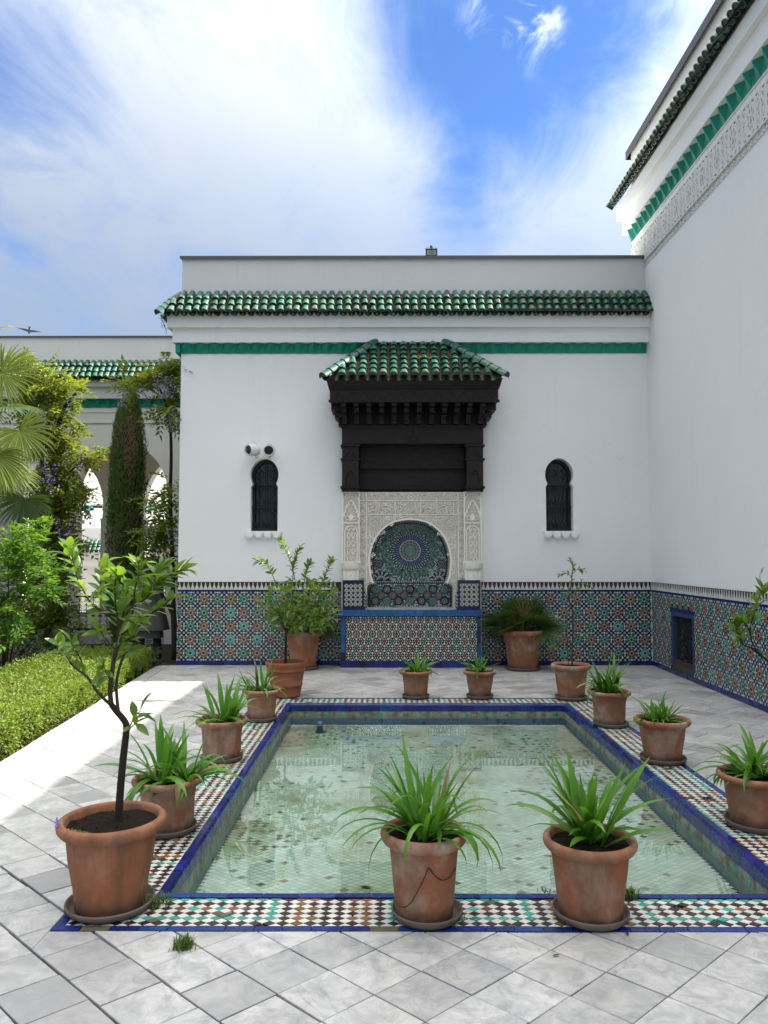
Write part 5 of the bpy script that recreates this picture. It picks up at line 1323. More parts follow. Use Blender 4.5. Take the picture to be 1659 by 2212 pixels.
# floor of the pool
def poolfloor(name, c):
    k = Mat(name, 0.55, 0.4); v = k.vary(c, .14, .01)
    v = k.mix(k.ramp(k.noise(1.6, 6, 0.65), (0.43, 0.0), (0.70, 0.7)), v, (0.24, 0.235, 0.09))
    v = k.mix(k.ramp(k.noise(3.2, 7, 0.7), (0.55, 0.0), (0.75, 0.6)), v, (0.26, 0.23, 0.14))
    k.col(v); return k.m
PF = [poolfloor('pool_floor_pale', (0.60, 0.69, 0.61)), poolfloor('pool_floor_sea', (0.47, 0.63, 0.56)), poolfloor('pool_floor_dark', (0.09, 0.105, 0.095)), poolfloor('pool_floor_brown', (0.16, 0.10, 0.06))]
b = MB(); fw, fh = .062, .046; n_i, n_j = int((PX1-PX0)/(fw/2)), int((PY1-PY0)/(fh/2))
for j in range(1, n_j):
    for i in range(1, n_i):
        if (i+j) % 2: continue
        cx, cy = PX0+i*fw/2, PY0+j*fh/2; k = .94
        nzv = mnoise.noise(Vector((cx*.9+3, cy*.7, 1.7))); pr = max(0, nzv-.12)*1.0+.012 + (.10 if cx < .3 and 6.0 < cy < 8.0 and nzv > -.1 else 0)
        m_ = 2 if (rp.random() < pr and i % 2) else 3 if rp.random() < .012 else (1 if rp.random() < .35 else 0)
        b.add([(cx-fw/2*k, cy, ZF), (cx, cy-fh/2*k, ZF), (cx+fw/2*k, cy, ZF), (cx, cy+fh/2*k, ZF)], [(0, 1, 2, 3)], m_)
b.build('pool_floor_mosaic', PF, pool, kind='stuff')
b = MB(); b.lathe([(0, .10), (.02, .10), (.032, .085), (.032, 0), (.05, 0), (.05, -.01)], 14, (PX0+.35, PY1-.38, ZF+.01)); b.build('inlet_nozzle', plain('blue_plastic', (.03, .12, .22), .5), pool)
# water
def water():
    k = Mat('pool_water', 0.0); k.nt.nodes.remove(k.b)
    tr = k.N('ShaderNodeBsdfTransparent'); tr.inputs[0].default_value = (0.90, 0.985, 0.955, 1)
    gl = k.N('ShaderNodeBsdfGlossy'); gl.inputs['Roughness'].default_value = 0.012; gl.inputs[0].default_value = (1, 1, 1, 1)
    fr = k.N('ShaderNodeFresnel'); fr.inputs['IOR'].default_value = 1.5
    bp = k.N('ShaderNodeBump'); bp.inputs['Strength'].default_value = 0.05; bp.inputs['Distance'].default_value = 0.01
    k.L(k.noise(3.0, 3, 0.5, k.coord(scale=(1, 1.6, 1))), bp.inputs['Height']); k.L(bp.outputs[0], gl.inputs['Normal']); k.L(bp.outputs[0], fr.inputs['Normal'])
    ms = k.N('ShaderNodeMixShader'); k.L(k.math('MINIMUM', k.math('MULTIPLY_ADD', fr.outputs[0], 1.35, 0.06), 1.0), ms.inputs[0]); k.L(tr.outputs[0], ms.inputs[1]); k.L(gl.outputs[0], ms.inputs[2]); k.L(ms.outputs[0], k.out.inputs[0]); return k.m
b = MB(); b.poly(rect(PX0+.001, PX1-.001, PY0+.001, PY1-.001), ZW, FL(0)); wo = b.build('water', water(), kind='structure'); tag(wo, 'still clear pale green water in the pool')
# leaves lying on the pool floor
lf = MB()
def litter(name, label, p, sc, rot, mat, group=None):
    b = MB(); q = [(0, -.5), (.16, -.15), (.12, .25), (0, .5), (-.14, .2), (-.15, -.2)]
    b.add([(x*sc, y*sc, .004+.05*sc*abs(x)) for x, y in q]+[(0, 0, .002)], [(6, i, (i+1) % 6) for i in range(6)])
    o = b.build(name, mat); o.location = p; o.rotation_euler = (0, 0, rot); return tag(o, label, 'leaf', group)
DEADLEAF = plain('dead_leaf', (0.055, 0.032, 0.015), .8, .2)
for u, v, s_, r_, lab in ((790, 1935-18, .05, 1.3, 'dead brown leaf under water beside the front kerb, left of the front pots'), (742, 1688, .05, 1.2, 'dead brown leaf under water in the middle of the pool, below the palm reflection'), (985, 1611, .06, .3, 'dead twig-like brown leaf under water near the back of the pool')):
    p = gnd(u, v, ZF+.004); litter('fallen_leaf', lab, p, s_*1.5, r_, DEADLEAF, 'dead leaves lying in the pool')
for u, v, lab in ((1387, 1482, 'small black curled leaf on the marble right of the pool, left one of a pair'), (1404, 1483, 'small black curled leaf on the marble right of the pool, right one of a pair')):
    litter('fallen_leaf', lab, gnd(u, v, .002), .055, R.uniform(0, 3), IRON, 'curled black leaves on the marble')
for u, v, lab in ((1201, 2045, 'dark crumb-sized leaf scrap on the marble in front of the middle pot'), (1355, 1998, 'thin dark leaf scrap on the marble in front of the right front pot'),):
    litter('fallen_leaf', lab, gnd(u-0, v+20, .002), .035, R.uniform(0, 3), DEADLEAF, 'leaf scraps on the front paving')
# tufts of grass in the joints
def tuft(p, label, n, h, rad):
    b = MB(); rg = random.Random(int(p.x*1000))
    for _ in range(n):
        a = rg.uniform(0, 6.28); q = Vector((rg.gauss(0, rad), rg.gauss(0, rad), 0)); d = Vector((cos(a), sin(a), 0)); hh = h*rg.uniform(.4, 1)
        s_ = Vector((-sin(a), cos(a), 0))*.0022; m1 = q+d*hh*.25+Vector((0, 0, hh*.6)); t = q+d*hh*rg.uniform(.5, .9)+Vector((0, 0, hh*rg.uniform(.7, 1)))
        b.add([q-s_, q+s_, m1+s_*.8, m1-s_*.8, t], [(0, 1, 2, 3), (3, 2, 4)])
    o = b.build('grass_tuft', LEAF_GRASS); o.location = p; tag(o, label, 'weed', 'tufts of grass growing in the joints'); o['kind'] = 'thing'; return o
LEAF_GRASS = leafm('grass_blade', (0.05, 0.11, 0.015), (0.11, 0.17, 0.03), .4, .4)
for u, v, n, h, r_, lab in ((396, 2046, 190, .055, .02, 'dense grass tuft in the gap between two marble tiles in the foreground'), (338, 1955, 90, .07, .03, 'loose weedy grass beside the saucer of the front left pot'), (1362, 1938, 110, .06, .018, 'grass tuft on the front kerb just right of the right front pot'), (975, 1992, 60, .035, .02, 'short grass beside the saucer of the middle front pot'), (1180, 1928, 30, .03, .015, 'tiny grass tuft in the mosaic left of the right front pot'), (1008, 1440, 30, .05, .02, 'small weed at the foot of the fountain')):
    tuft(gnd(u, v, 0.0), lab, n, h, r_)
# =================================================================== arcade on the left and the court behind it
AY = 15.4
arc = thing('arcade_wing', 'cream arcade wing on the left with pointed arches, green eave and pleated band', 'building', (-6, AY, 0))
ax = lambda u: XA(u, AY, 1000)
acx, ahw = ax(263), .96; zspr, zap = H(1085, AY), H(962, AY)
def parch(cx, hw, zs, za, zb, n=10):                       # pointed arch with a slight horseshoe, CCW
    rgt = [(cx+hw*.95, zb), (cx+hw*.95, zs-.32), (cx+hw*.93, zs-.22)]
    h = za-zs
    for i in range(-2, n+1):
        t = i/n
        rgt.append((cx+hw*(cos(t*pi/2)**(.82 if t > 0 else 1) if t < 1 else 0), zs+h*sin(t*pi/2)))
    return rgt[:-1] + [(cx, za)] + [(2*cx-x, z) for x, z in rgt[:-1][::-1]]
AX0, AX1 = -14.5, FX0+1.5
centers = [acx-2.76*k for k in range(0, 4)]
b = MB(); at = H(728, AY)
b.holes([(AX0, -.2), (AX1, -.2), (AX1, at), (AX0, at)], [parch(c, ahw, zspr, zap, -.18) for c in centers], 0, FF(AY), 0, .35)
b.box(AX0, AX1+2, AY+.35, 18.0, 4.05, at-.05); b.add([(AX0, AY, at), (AX1, AY, at), (AX1, AY+.4, at), (AX0, AY+.4, at)], [(0, 1, 2, 3)])
b.build('arcade_front', WARM, arc)
b = MB(); YB = 17.5
c2 = [XA(225, YB, 1000)-.93, XA(311, YB, 1000)+.93, XA(225, YB, 1000)-.93-2.76, XA(311, YB, 1000)+.93+2.76]
b.holes([(AX0, -.2), (FX0+3.5, -.2), (FX0+3.5, 4.36), (AX0, 4.36)], [parch(c, .93, zspr, zap, .32) for c in sorted(c2)], 0, FF(YB), 0, .3)
b.build('arcade_rear_wall', WARM, arc)
b = MB(); b.box(AX0-.2, AX0, AY, 18, -.2, 4.4); b.box(AX0, FX0+3.5, AY+.36, YB-.001, -.17, -.10); b.build('arcade_passage', GARDEN, arc)
b = MB()
for (pj, v0, v1) in ((.20, 819, 834), (.12, 835, 860)):
    z1, z0 = H(v0, AY-pj), H(v1, AY-pj); b.box(AX0, AX1, AY-pj, AY-.001, z0, z1)
z = H(912, AY); b.box(AX0, AX1, AY-.02, AY-.001, z-.02, z+.015); z = H(890, AY); b.box(AX0, AX1, AY-.012, AY-.001, z-.008, z+.008)
b.build('cornice', WARM, arc)
b = MB(); b.box(AX0, AX1, AY-.03, AY+.35, at, at+.025); b.build('parapet_coping', COP, arc)
zigzag(arc, FF(AY), -8.4, AX1, H(880, AY), H(864, AY), .085, .208, GREENPAINT)
az1, az0 = H(781, AY), H(819, AY-.30)
eave(arc, (-8.6, AY, az1), (1, 0, 0), (0, -1, 0), az1, az0, .30, 46, .1235, 3, rj=random.Random(77))
for c in centers[:2]:                                     # imposts
    for s in (-1, 1):
        b = MB(); x = c+s*ahw*.95; b.box(min(x-s*.001, x-s*.05), max(x-s*.001, x-s*.05), AY-.02, AY+.36, zspr-.42, zspr-.34); b.build('impost', WARM, arc)
# low marble wall and railing in the first arch
b = MB(); zr0, zr1 = H(1362, AY), H(1290, AY)
b.box(acx-ahw*.95+.002, acx+ahw*.95-.002, AY+.05, AY+.22, -.18, zr0-.03); b.box(centers[1]-ahw*.95+.002, centers[1]+ahw*.95-.002, AY+.05, AY+.22, -.18, zr0-.03); b.build('parapet_slab', MARBLE, arc)
for k, c in enumerate(centers[:2]):
    rl_ = thing('iron_railing', ['black wrought iron railing with scrolls in the arch beside the cypress', 'black wrought iron railing hidden behind shrubs in the left arch'][k], 'railing', (c, AY+.12, zr0))
    hw = ahw*.95-.004; Y = AY+.12
    for z, t in ((zr0+.01, .022), (zr1, .022), ((zr0+zr1)/2, .010)):
        b = MB(); b.box(c-hw, c+hw, Y-.015, Y+.015, z-t, z+t); b.build('rail', IRON, rl_)
    n = 13; p = 2*hw/n; pm = MB(); h = zr1-zr0
    P3 = lambda q: (q[0], 0, q[1])
    pm.tube([(0, 0, 0), (0, 0, h)], .009, 5)
    for z0_, s in ((0, 1), (h, -1)):
        pm.tube([P3((p*.5+p*.36*cos(a), z0_+s*(p*.42+p*.36*sin(a)))) for a in [2*pi*i/10 for i in range(11)]], .006, 4)
        pm.tube([P3(q) for q in scroll(p*.22, h/2-s*.055, p*.17, 1.2, s*pi/2, 1, 9)], .006, 4); pm.tube([P3(q) for q in scroll(-p*.22, h/2-s*.055, p*.17, 1.2, s*pi/2, -1, 9)], .006, 4)
        pm.tube([P3(q) for q in ((-p*.3, z0_+s*h*.30), (-p*.1, z0_+s*h*.22), (0, z0_+s*h*.28), (p*.1, z0_+s*h*.22), (p*.3, z0_+s*h*.30))], .006, 4)
    bm = pm.mesh('baluster_mesh', [IRON])
    for i in range(n): o = link('baluster', bm, rl_); o.matrix_basis = Matrix.Translation((c-hw+p*(i+.5), Y, zr0)); 
# ---- sunlit court behind
b = MB(); b.poly(rect(-30, 20, 16.0, 48), -.13, FL(0)); cg = b.build('courtyard_ground', plain('pale_court_paving', (.22, .215, .20), .7, .3, 0, 2, .2), kind='structure'); tag(cg, 'pale sunlit courtyard floor seen through the arches')
ct = thing('courtyard_building', 'sunlit white building with stepped tile band and small green roof seen through the arch', 'building', (-8, 22, 0))
CY0 = 21.5; u2 = lambda u: XA(u, CY0, 1100); hz = lambda v: H(v, CY0)
b = MB(); b.box(-20, 4, CY0+.9, CY0+3, -.2, hz(1086)); b.box(-20, 4, CY0+.45, CY0+.9, -.2, hz(1108)); b.box(-20, 4, CY0+.2, CY0+.45, -.2, hz(1140)); b.box(-20, 4, CY0, CY0+.2, -.2, hz(1190)); b.build('white_wall', WHITE, ct)
b = MB(); b.box(-20, 4, CY0+3.2, CY0+4, -.2, hz(955)+1.5); b.build('upper_wall', WARM, ct)
fr = FF(CY0+.9); b = MB(); q = (u2(200)-u2(190))
for k in range(-6, 16):
    c = u2(163)+q*4.6*k
    for dx, dz, m_ in ((0, 0, 0), (-1, 1, 0), (1, 1, 0), (0, 1, 1), (2, 2, 0), (-2, 2, 0), (-1, 2, 1), (0, 2, 1), (1, 2, 1)):
        b.prism(rect(c+(dx-.5)*q*.9, c+(dx+.5)*q*.9, hz(1108)+.04+dz*.075, hz(1108)+.115+dz*.075), 0, .012, fr, m_)
b.build('stepped_tile_band', [BLACK, TEAL], ct)
b = MB()
for u in (195, 335): b.box(u2(u-16), u2(u+16), CY0+3.15, CY0+3.2, hz(1090), hz(1010))
b.build('window_pane', plain('grey_glass', (.10, .13, .17), .1, .5), ct)
b = MB()
for u in (195, 335): b.box(u2(u+17), u2(u+22), CY0+3.1, CY0+3.2, hz(1090), hz(1005))
b.build('window_frame', plain('cream_paint', (.7, .66, .5), .6), ct)
eave(ct, (u2(160), CY0, hz(1166)), (1, 0, 0), (0, -1, 0), hz(1166), hz(1192), .28, 22, .125, 3, rj=random.Random(5))
b = MB(); b.box(u2(155), u2(310), CY0-.22, CY0-.002, hz(1205), hz(1193)); b.box(u2(155), u2(310), CY0-.14, CY0-.002, hz(1222), hz(1206)); b.build('cornice', WHITE, ct)
# =================================================================== lamps and bird
fl = thing('floodlight', 'small black floodlight with sensor on the parapet of the garden building', 'floodlight', tuple(onY(932, 561, W+.06)))
c = onY(932, 546, W+.06); z0 = H(557, W)+.02
b = MB(); hw, hh = .088, .058; b.holes(rect(c.x-hw, c.x+hw, c.z-hh, c.z+hh), [rect(c.x-hw*.82, c.x+hw*.82, c.z-hh*.72, c.z+hh*.72)], .02, FF(W+.06), 0, .03); b.box(c.x-hw, c.x+hw, W+.06, W+.09, c.z-hh, c.z+hh); b.build('lamp_housing', IRON, fl)
b = MB(); b.poly(rect(c.x-hw*.82, c.x+hw*.82, c.z-hh*.72, c.z+hh*.72), .012, FF(W+.06)); b.poly(rect(c.x-hw*.5, c.x+hw*.5, c.z-hh*.45, c.z+hh*.4), .014, FF(W+.06), 1); b.build('lamp_glass', [plain('grey_lamp_glass', (.35, .38, .38), .25), plain('led_panel', (.16, .22, .12), .4)], fl)
b = MB(); b.tube([(c.x-.015, W+.07, z0), (c.x-.01, W+.07, c.z-hh)], .014, 6); b.tube([(c.x-hw, W+.07, c.z+hh*.7), (c.x-hw*.95, W+.07, c.z+hh*1.35), (c.x-hw*.8, W+.07, c.z+hh*1.6), (c.x+hw*.8, W+.07, c.z+hh*1.6), (c.x+hw*.95, W+.07, c.z+hh*1.35), (c.x+hw, W+.07, c.z+hh*.7)], .003, 4); b.build('lamp_bracket', IRON, fl)
b = MB(); b.lathe([(0, .045), (.018, .04), (.021, .02), (.021, 0), (0, 0)], 10, (c.x, W+.07, c.z+hh*1.25)); b.build('motion_sensor', IRON, fl)
WP = plain('white_lamp_enamel', (.72, .74, .74), .35, .5, 0, 8, .15)
for k, (u, v, yaw_, lab) in enumerate(((545, 972, -38, 'white drum spotlight above the left window, turned to the left'), (581, 973, 6, 'white drum spotlight above the left window, facing straight out'))):
    c = onY(u, v, W-.16)
    sp = thing('spotlight', lab, 'spotlight', (c.x, W, c.z), 'pair of white drum spotlights above the left window')
    d = Vector((sin(radians(yaw_)), -cos(radians(yaw_)), -.12)).normalized()
    def drum(prof, nm, mt, n=20):
        b = MB(); m4 = Matrix.Translation(c-d*.03) @ d.to_track_quat('Z', 'Y').to_matrix().to_4x4(); vs_ = []
        b.lathe(prof, n); b.v = [tuple(m4 @ Vector(p)) for p in b.v]; return b.build(nm, mt, sp, auto=40)
    drum([(0, -.09), (.06, -.085), (.085, -.06), (.092, -.02), (.092, -.012)], 'rear_cap', WP); drum([(.088, -.012), (.086, .10), (.084, .115), (.070, .118), (.064, .09)], 'housing', WP); drum([(.066, .092), (0, .094)], 'lens', GLASS)
    b = MB(); q = c-d*.06; b.tube([q+Vector((0, 0, -.09)), (q.x, W-.03, q.z-.10), (q.x+(.02 if k == 0 else -.02), W-.001, q.z-.09)], .012, 6); b.tube([q+Vector((-.0, 0, .085)), q+Vector((0, 0, .105))], .012, 6); b.build('wall_bracket', WP, sp)
# bird gliding far above the arcade
p = onY(63, 715, 24.0); bird = MB()
wing = lambda s: [(s*.03, .05, 0), (s*.12, .07, .045), (s*.25, .02, .03), (s*.37, -.06, .0), (s*.24, -.03, .028), (s*.12, -.03, .035), (s*.03, -.05, 0)]
body = [(0, .15, 0), (.022, .11, 0), (.035, .03, 0), (.028, -.08, 0), (.05, -.2, 0), (-.05, -.2, 0), (-.028, -.08, 0), (-.035, .03, 0), (-.022, .11, 0)]
n = len(body); prof = [(0.004, .16), (.02, .13), (.022, .10), (.036, .04), (.038, -.02), (.026, -.09), (.012, -.13)]
ring = []; k_ = 8
for r, y in prof: ring += [(r*cos(2*pi*i/k_), y, r*.85*sin(2*pi*i/k_)) for i in range(k_)]
bird.add(ring, [(i*k_+j, (i+1)*k_+j, (i+1)*k_+(j+1) % k_, i*k_+(j+1) % k_) for i in range(len(prof)-1) for j in range(k_)])
for s in (-1, 1):
    q = wing(s); m = len(q); bird.add([(x, y, z+.006) for x, y, z in q]+[(x, y, z-.002) for x, y, z in q], [tuple(range(m)), tuple(range(m, 2*m))[::-1]] + [(i, (i+1) % m, m+(i+1) % m, m+i) for i in range(m)])
bird.add([(-.012, -.11, .004), (.012, -.11, .004), (.045, -.21, .004), (-.045, -.21, .004), (-.012, -.11, -.002), (.012, -.11, -.002), (.045, -.21, -.002), (-.045, -.21, -.002)], [(0, 1, 2, 3), (7, 6, 5, 4), (0, 3, 7, 4), (1, 5, 6, 2), (2, 6, 7, 3)])
bo = bird.build('bird', plain('dark_feathers', (.02, .018, .018), .7)); bo.location = p; bo.rotation_euler = (radians(-25), radians(4), radians(25)); tag(bo, 'small dark bird gliding with spread wings in the sky above the arcade', 'bird')
# =================================================================== visitor behind the hedge
def person():
    D = 12.6; base = gnd(333, 1400, 0); x = XA(322, D, 1350); z0 = -.16
    sk = [((0, 0, .95), .13), ((0, 0, 1.10), .125), ((0, 0, 1.28), .15), ((0, 0, 1.41), .10), ((0, 0, 1.48), .05), ((0, -.01, 1.55), .075), ((0, -.015, 1.64), .085), ((0, -.01, 1.70), .05)]
    V = [(p, r) for p, r in sk]; Ed = [(i, i+1) for i in range(7)]
    def limb(start, pts):
        i0 = start
        for p, r in pts: V.append((p, r)); Ed.append((i0, len(V)-1)); i0 = len(V)-1
    for s in (-1, 1):
        limb(3, [((s*.16, 0, 1.38), .065), ((s*.21, .01, 1.16), .045), ((s*.22, -.04, .93), .035), ((s*.22, -.06, .84), .04)])
        limb(0, [((s*.09, 0, .88), .10), ((s*.10, s*.06, .50), .06), ((s*.10, s*.10, .27), .055), ((s*.10, s*.14, .08), .035), ((s*.11, s*.14-.09, .03), .035)])
    me = bpy.data.meshes.new('person_mesh'); me.from_pydata([p for p, r in V], Ed, []); o = bpy.data.objects.new('person', me); C.objects.link(o)
    m = o.modifiers.new('skin', 'SKIN'); m.use_smooth_shade = True
    for i, (p, r) in enumerate(V): me.skin_vertices[0].data[i].radius = (r, r)
    me.skin_vertices[0].data[0].use_root = True
    o.modifiers.new('sub', 'SUBSURF').levels = 1; o.modifiers['sub'].render_levels = 2
    me.materials.append(plain('skin', (.38, .24, .17), .6)); o.location = (x, D, z0); o.rotation_euler = (0, 0, radians(160))
    tag(o, 'person in a flared grey tunic half hidden behind the hedge and leaves', 'person')
    cl = plain('grey_linen', (.17, .15, .13), .9, .1, 0, 12, .3, .2)
    def flare(prof, nm, n=28, amp=.05):
        b = MB(); k = len(prof); vs_ = []
        for i, (r, z) in enumerate(prof):
            for j in range(n):
                a = 2*pi*j/n; rr = r*(1+amp*(i/(k-1))*sin(7*a+.5)); vs_.append((rr*1.15*cos(a), rr*.85*sin(a), z))
        b.add(vs_, [(i*n+j, (i+1)*n+j, (i+1)*n+(j+1) % n, i*n+(j+1) % n) for i in range(k-1) for j in range(n)])
        q = b.build(nm, cl, o, True); return q
    flare([(.075, 1.47), (.17, 1.41), (.185, 1.28), (.165, 1.10), (.17, 1.02), (.25, .80), (.30, .56)], 'tunic'); flare([(.16, .98), (.19, .7), (.215, .43)], 'skirt', 28, .03)
    for s in (-1, 1): b = MB(); b.tube([(s*.15, 0, 1.40), (s*.21, .01, 1.16), (s*.225, -.04, .92)], [.085, .065, .055], 10); b.build('sleeve', cl, o, True)
    for s in (-1, 1): b = MB(); b.tube([(s*.10, s*.04, .58), (s*.10, s*.06, .50), (s*.10, s*.10, .27), (s*.10, s*.14, .08)], [.082, .072, .066, .046], 10); b.build('stocking', plain('dark_stocking', (.035, .03, .03), .8), o, True)
    hair = plain('dark_hair', (.03, .02, .015), .6); b = MB(); b.lathe([(0, .115), (.05, .108), (.09, .07), (.105, .01), (.10, -.07), (.085, -.14), (.06, -.15)], 16, (0, .015, 1.63)); b.build('hair', hair, o, True)
person()
# =================================================================== pots
def pot_mesh(Rr, h, mat, style=0, seed=0):
    b = MB(); pv = random.Random(seed*7+1); k1, k2, k3 = pv.uniform(.95, 1.05), pv.uniform(.97, 1.03), pv.uniform(-.012, .012)
    if style == 0:
        prof = [(0, .002), (.655*k1*Rr, .002), (.665*k1*Rr, .012), (.70*k1*Rr, h*.25), (.755*k2*Rr, h*.55), (.80*k2*Rr, h*(.80+k3)), (.815*Rr, h*(.835+k3)), (.84*Rr, h*(.845+k3)), (.93*Rr, h*(.862+k3)), (.985*Rr, h*.895), (1.0*Rr, h*.935), (.985*Rr, h*.972), (.94*Rr, h*.995), (.89*Rr, h*.995), (.855*Rr, h*.97), (.835*Rr, h*.92), (.80*Rr, h*.80)]
    else:
        prof = [(0, .002), (.66*Rr, .002), (.69*Rr, .01), (.70*Rr, h*.05), (.685*Rr, h*.065), (.76*Rr, h*.32), (.775*Rr, h*.325), (.778*Rr, h*.345), (.768*Rr, h*.35), (.865*Rr, h*.70), (.875*Rr, h*.72), (.93*Rr, h*.725), (.945*Rr, h*.75), (.935*Rr, h*.785), (.915*Rr, h*.80), (.955*Rr, h*.85), (.985*Rr, h*.90), (1.0*Rr, h*.95), (.985*Rr, h*.985), (.95*Rr, h*.995), (.905*Rr, h*.97), (.88*Rr, h*.85), (.84*Rr, h*.66)]
    b.lathe(prof, 40, wob=.006); return b.mesh('pot_mesh', [mat], True)
def soil_mesh(r, z, seed):
    rg = random.Random(seed); b = MB(); n = 22; rings = 6; vs_ = [(0, 0, z+.012)]
    for i in range(1, rings+1):
        for j in range(n):
            a = 2*pi*j/n; rr = r*i/rings; vs_.append((rr*cos(a), rr*sin(a), z+.012*(1-i/rings)+rg.uniform(-.006, .006)))
    fs = [(0, 1+j, 1+(j+1) % n) for j in range(n)]
    for i in range(rings-1): fs += [(1+i*n+j, 1+(i+1)*n+j, 1+(i+1)*n+(j+1) % n, 1+i*n+(j+1) % n) for j in range(n)]
    b.add(vs_, fs)
    for _ in range(26):
        a = rg.uniform(0, 6.28); q = sqrt(rg.random())*r*.9; c = Vector((q*cos(a), q*sin(a), z+.008)); s_ = rg.uniform(.004, .011)
        b.add([c+Vector((s_, 0, 0)), c+Vector((-s_*.5, s_, 0)), c+Vector((-s_*.5, -s_, 0)), c+Vector((0, 0, s_))], [(0, 1, 3), (1, 2, 3), (2, 0, 3)])
    return b.mesh('soil_mesh', [SOIL])
def saucer_mesh(r):
    b = MB(); b.lathe([(0, .0), (r*.86, .0), (r*.95, .012), (r*1.0, .032), (r*.985, .040), (r*.95, .038), (r*.90, .018), (r*.84, .0125), (0, .0125)], 36, wob=.008); return b.mesh('saucer_mesh', [SAUCER], True)
G_POT, G_SAU, G_STRAP = 'terracotta pots around the pool', 'clay saucers under the pots', 'strap-leaved lilies in pots'
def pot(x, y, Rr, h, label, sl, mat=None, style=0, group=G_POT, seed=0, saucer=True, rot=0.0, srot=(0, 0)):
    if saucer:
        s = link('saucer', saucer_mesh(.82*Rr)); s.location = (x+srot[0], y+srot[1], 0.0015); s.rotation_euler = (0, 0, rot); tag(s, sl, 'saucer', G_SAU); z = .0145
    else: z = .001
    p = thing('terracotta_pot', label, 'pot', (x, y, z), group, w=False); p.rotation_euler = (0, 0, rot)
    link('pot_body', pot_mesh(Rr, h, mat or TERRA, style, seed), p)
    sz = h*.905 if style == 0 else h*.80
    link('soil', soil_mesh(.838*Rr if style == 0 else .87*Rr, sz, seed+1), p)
    return (x, y, z+sz)
# ------------------------------------------------------------------- strap-leaved plants
def strap_leaf(base, az, el, L, wd, droop, side=0.0, pw=1.6, n=9, twist=0.0):
    p = Vector(base); vs_ = []; e = el; a = az
    for i in range(n+1):
        t = i/n; w = wd*.5*min(1.0, .42+1.5*t)*max(0.0, 1-max(0, (t-.35)/.65)**2.0)**.9
        e = el - droop*t**pw; a = az + side*t
        d = Vector((cos(a)*cos(e), sin(a)*cos(e), sin(e)))
        if i: p = p + d*(L/n)
        sd = Vector((-sin(a), cos(a), 0)); nrm = sd.cross(d); sd = sd*cos(twist*t)+nrm*sin(twist*t); nrm = sd.cross(d)
        k = .32*w
        vs_ += [p+sd*w-nrm*-k, p, p-sd*w-nrm*-k]
    fs = []
    for i in range(n): fs += [(3*i, 3*i+1, 3*i+4, 3*i+3), (3*i+1, 3*i+2, 3*i+5, 3*i+4)]
    b = MB(); b.add(vs_, fs); me = b.mesh('leaf_mesh', [LEAF_STRAP], True); return me
def strap(loc, label, n, L, wd, seed, up=(.5, 1.35), droop=(.9, 2.2), spread=.05, inner=.35, group=G_STRAP, dry=2, upright=0.3, bias=None):
    rg = random.Random(seed)
    o = thing('lily_plant', label, 'plant', loc, group, w=False)
    k = max(2, n//9); fans = [(rg.gauss(0, spread), rg.gauss(0, spread), rg.uniform(0, 6.28)) for _ in range(k)]
    for i in range(n):
        fx_, fy_, fa = fans[i % k]; sgn = 1 if rg.random() < .5 else -1
        az = fa + (0 if sgn > 0 else pi) + rg.gauss(0, .55) + (0 if rg.random() > .25 else rg.uniform(-1.5, 1.5))
        if bias and rg.random() < bias[1]: az = bias[0]+rg.gauss(0, .6)
        q = rg.random(); ln = L*rg.uniform(.68, 1.18)
        if q < upright: el, dr = rg.uniform(1.05, 1.45), rg.uniform(.15, .9)
        else: el, dr = rg.uniform(*up), rg.uniform(*droop)
        me = strap_leaf((fx_+.012*cos(az), fy_+.012*sin(az), -.01), az, el, ln, wd*rg.uniform(.95, 1.35), dr, rg.uniform(-.35, .35), rg.uniform(1.3, 2.2), 9, rg.uniform(-.5, .5))
        l = link('leaf', me, o)
        if i < dry: l.data.materials[0] = LEAF_DRY
    return o
pots = [  # u, v of the base, R, h, pot label, saucer label, style
 (1, -1.262, 3.60, .242, .392, 'largest terracotta pot at the front left corner of the pool, holding the tall orange tree', 'wide grey saucer under the orange tree pot at the front left corner'),
 (2, -1.279, 4.57, .207, .300, 'stained terracotta pot just behind the orange tree pot, second in the left row', 'saucer under the second pot of the left row, behind the orange tree pot'),
 (3, -1.296, 6.12, .204, .312, 'terracotta pot in the middle of the left row, mosaic border on its right', 'saucer under the middle pot of the left row'),
 (4, -1.222, 7.58, .190, .293, 'terracotta pot of the left row touching the orange two-ringed pot', 'saucer under the pot beside the orange two-ringed pot'),
 (7, .325, 8.76, .188, .297, 'small terracotta pot behind the pool in front of the fountain, left one of the two', 'saucer under the left small pot before the fountain'),
 (8, 1.045, 8.76, .190, .297, 'small terracotta pot behind the pool in front of the fountain, right one of the two', 'saucer under the right small pot before the fountain'),
 (10, 2.058, 8.70, .222, .376, 'terracotta pot at the far right corner of the pool holding a thin lemon tree', 'grey saucer under the thin lemon tree pot at the far right corner'),
 (11, 2.095, 7.35, .202, .318, 'terracotta pot on the right border next to the lemon tree, on a broken saucer', 'broken saucer under the right border pot next to the lemon tree'),
 (12, 2.15, 6.10, .214, .320, 'clean pinkish terracotta pot in the middle of the right border', 'saucer under the middle pot of the right border'),
 (13, 2.185, 4.66, .215, .300, 'dark stained terracotta pot at the right edge of the photo', 'saucer under the dark stained pot at the right edge'),
 (14, .165, 3.515, .194, .368, 'tall terracotta pot mid front border with a thin dark wire around it', 'deep reddish saucer under the middle front pot'),
 (15, .905, 3.515, .207, .336, 'lime-streaked terracotta pot on the front border right of the middle one', 'thin dark saucer under the right front pot'),
]
top = {}
for (k, x, y, r, h, la, sa) in pots: top[k] = pot(x, y, r, h, la, sa, seed=k, rot=k*1.3, srot=(.012 if k in (14, 11) else 0, 0))
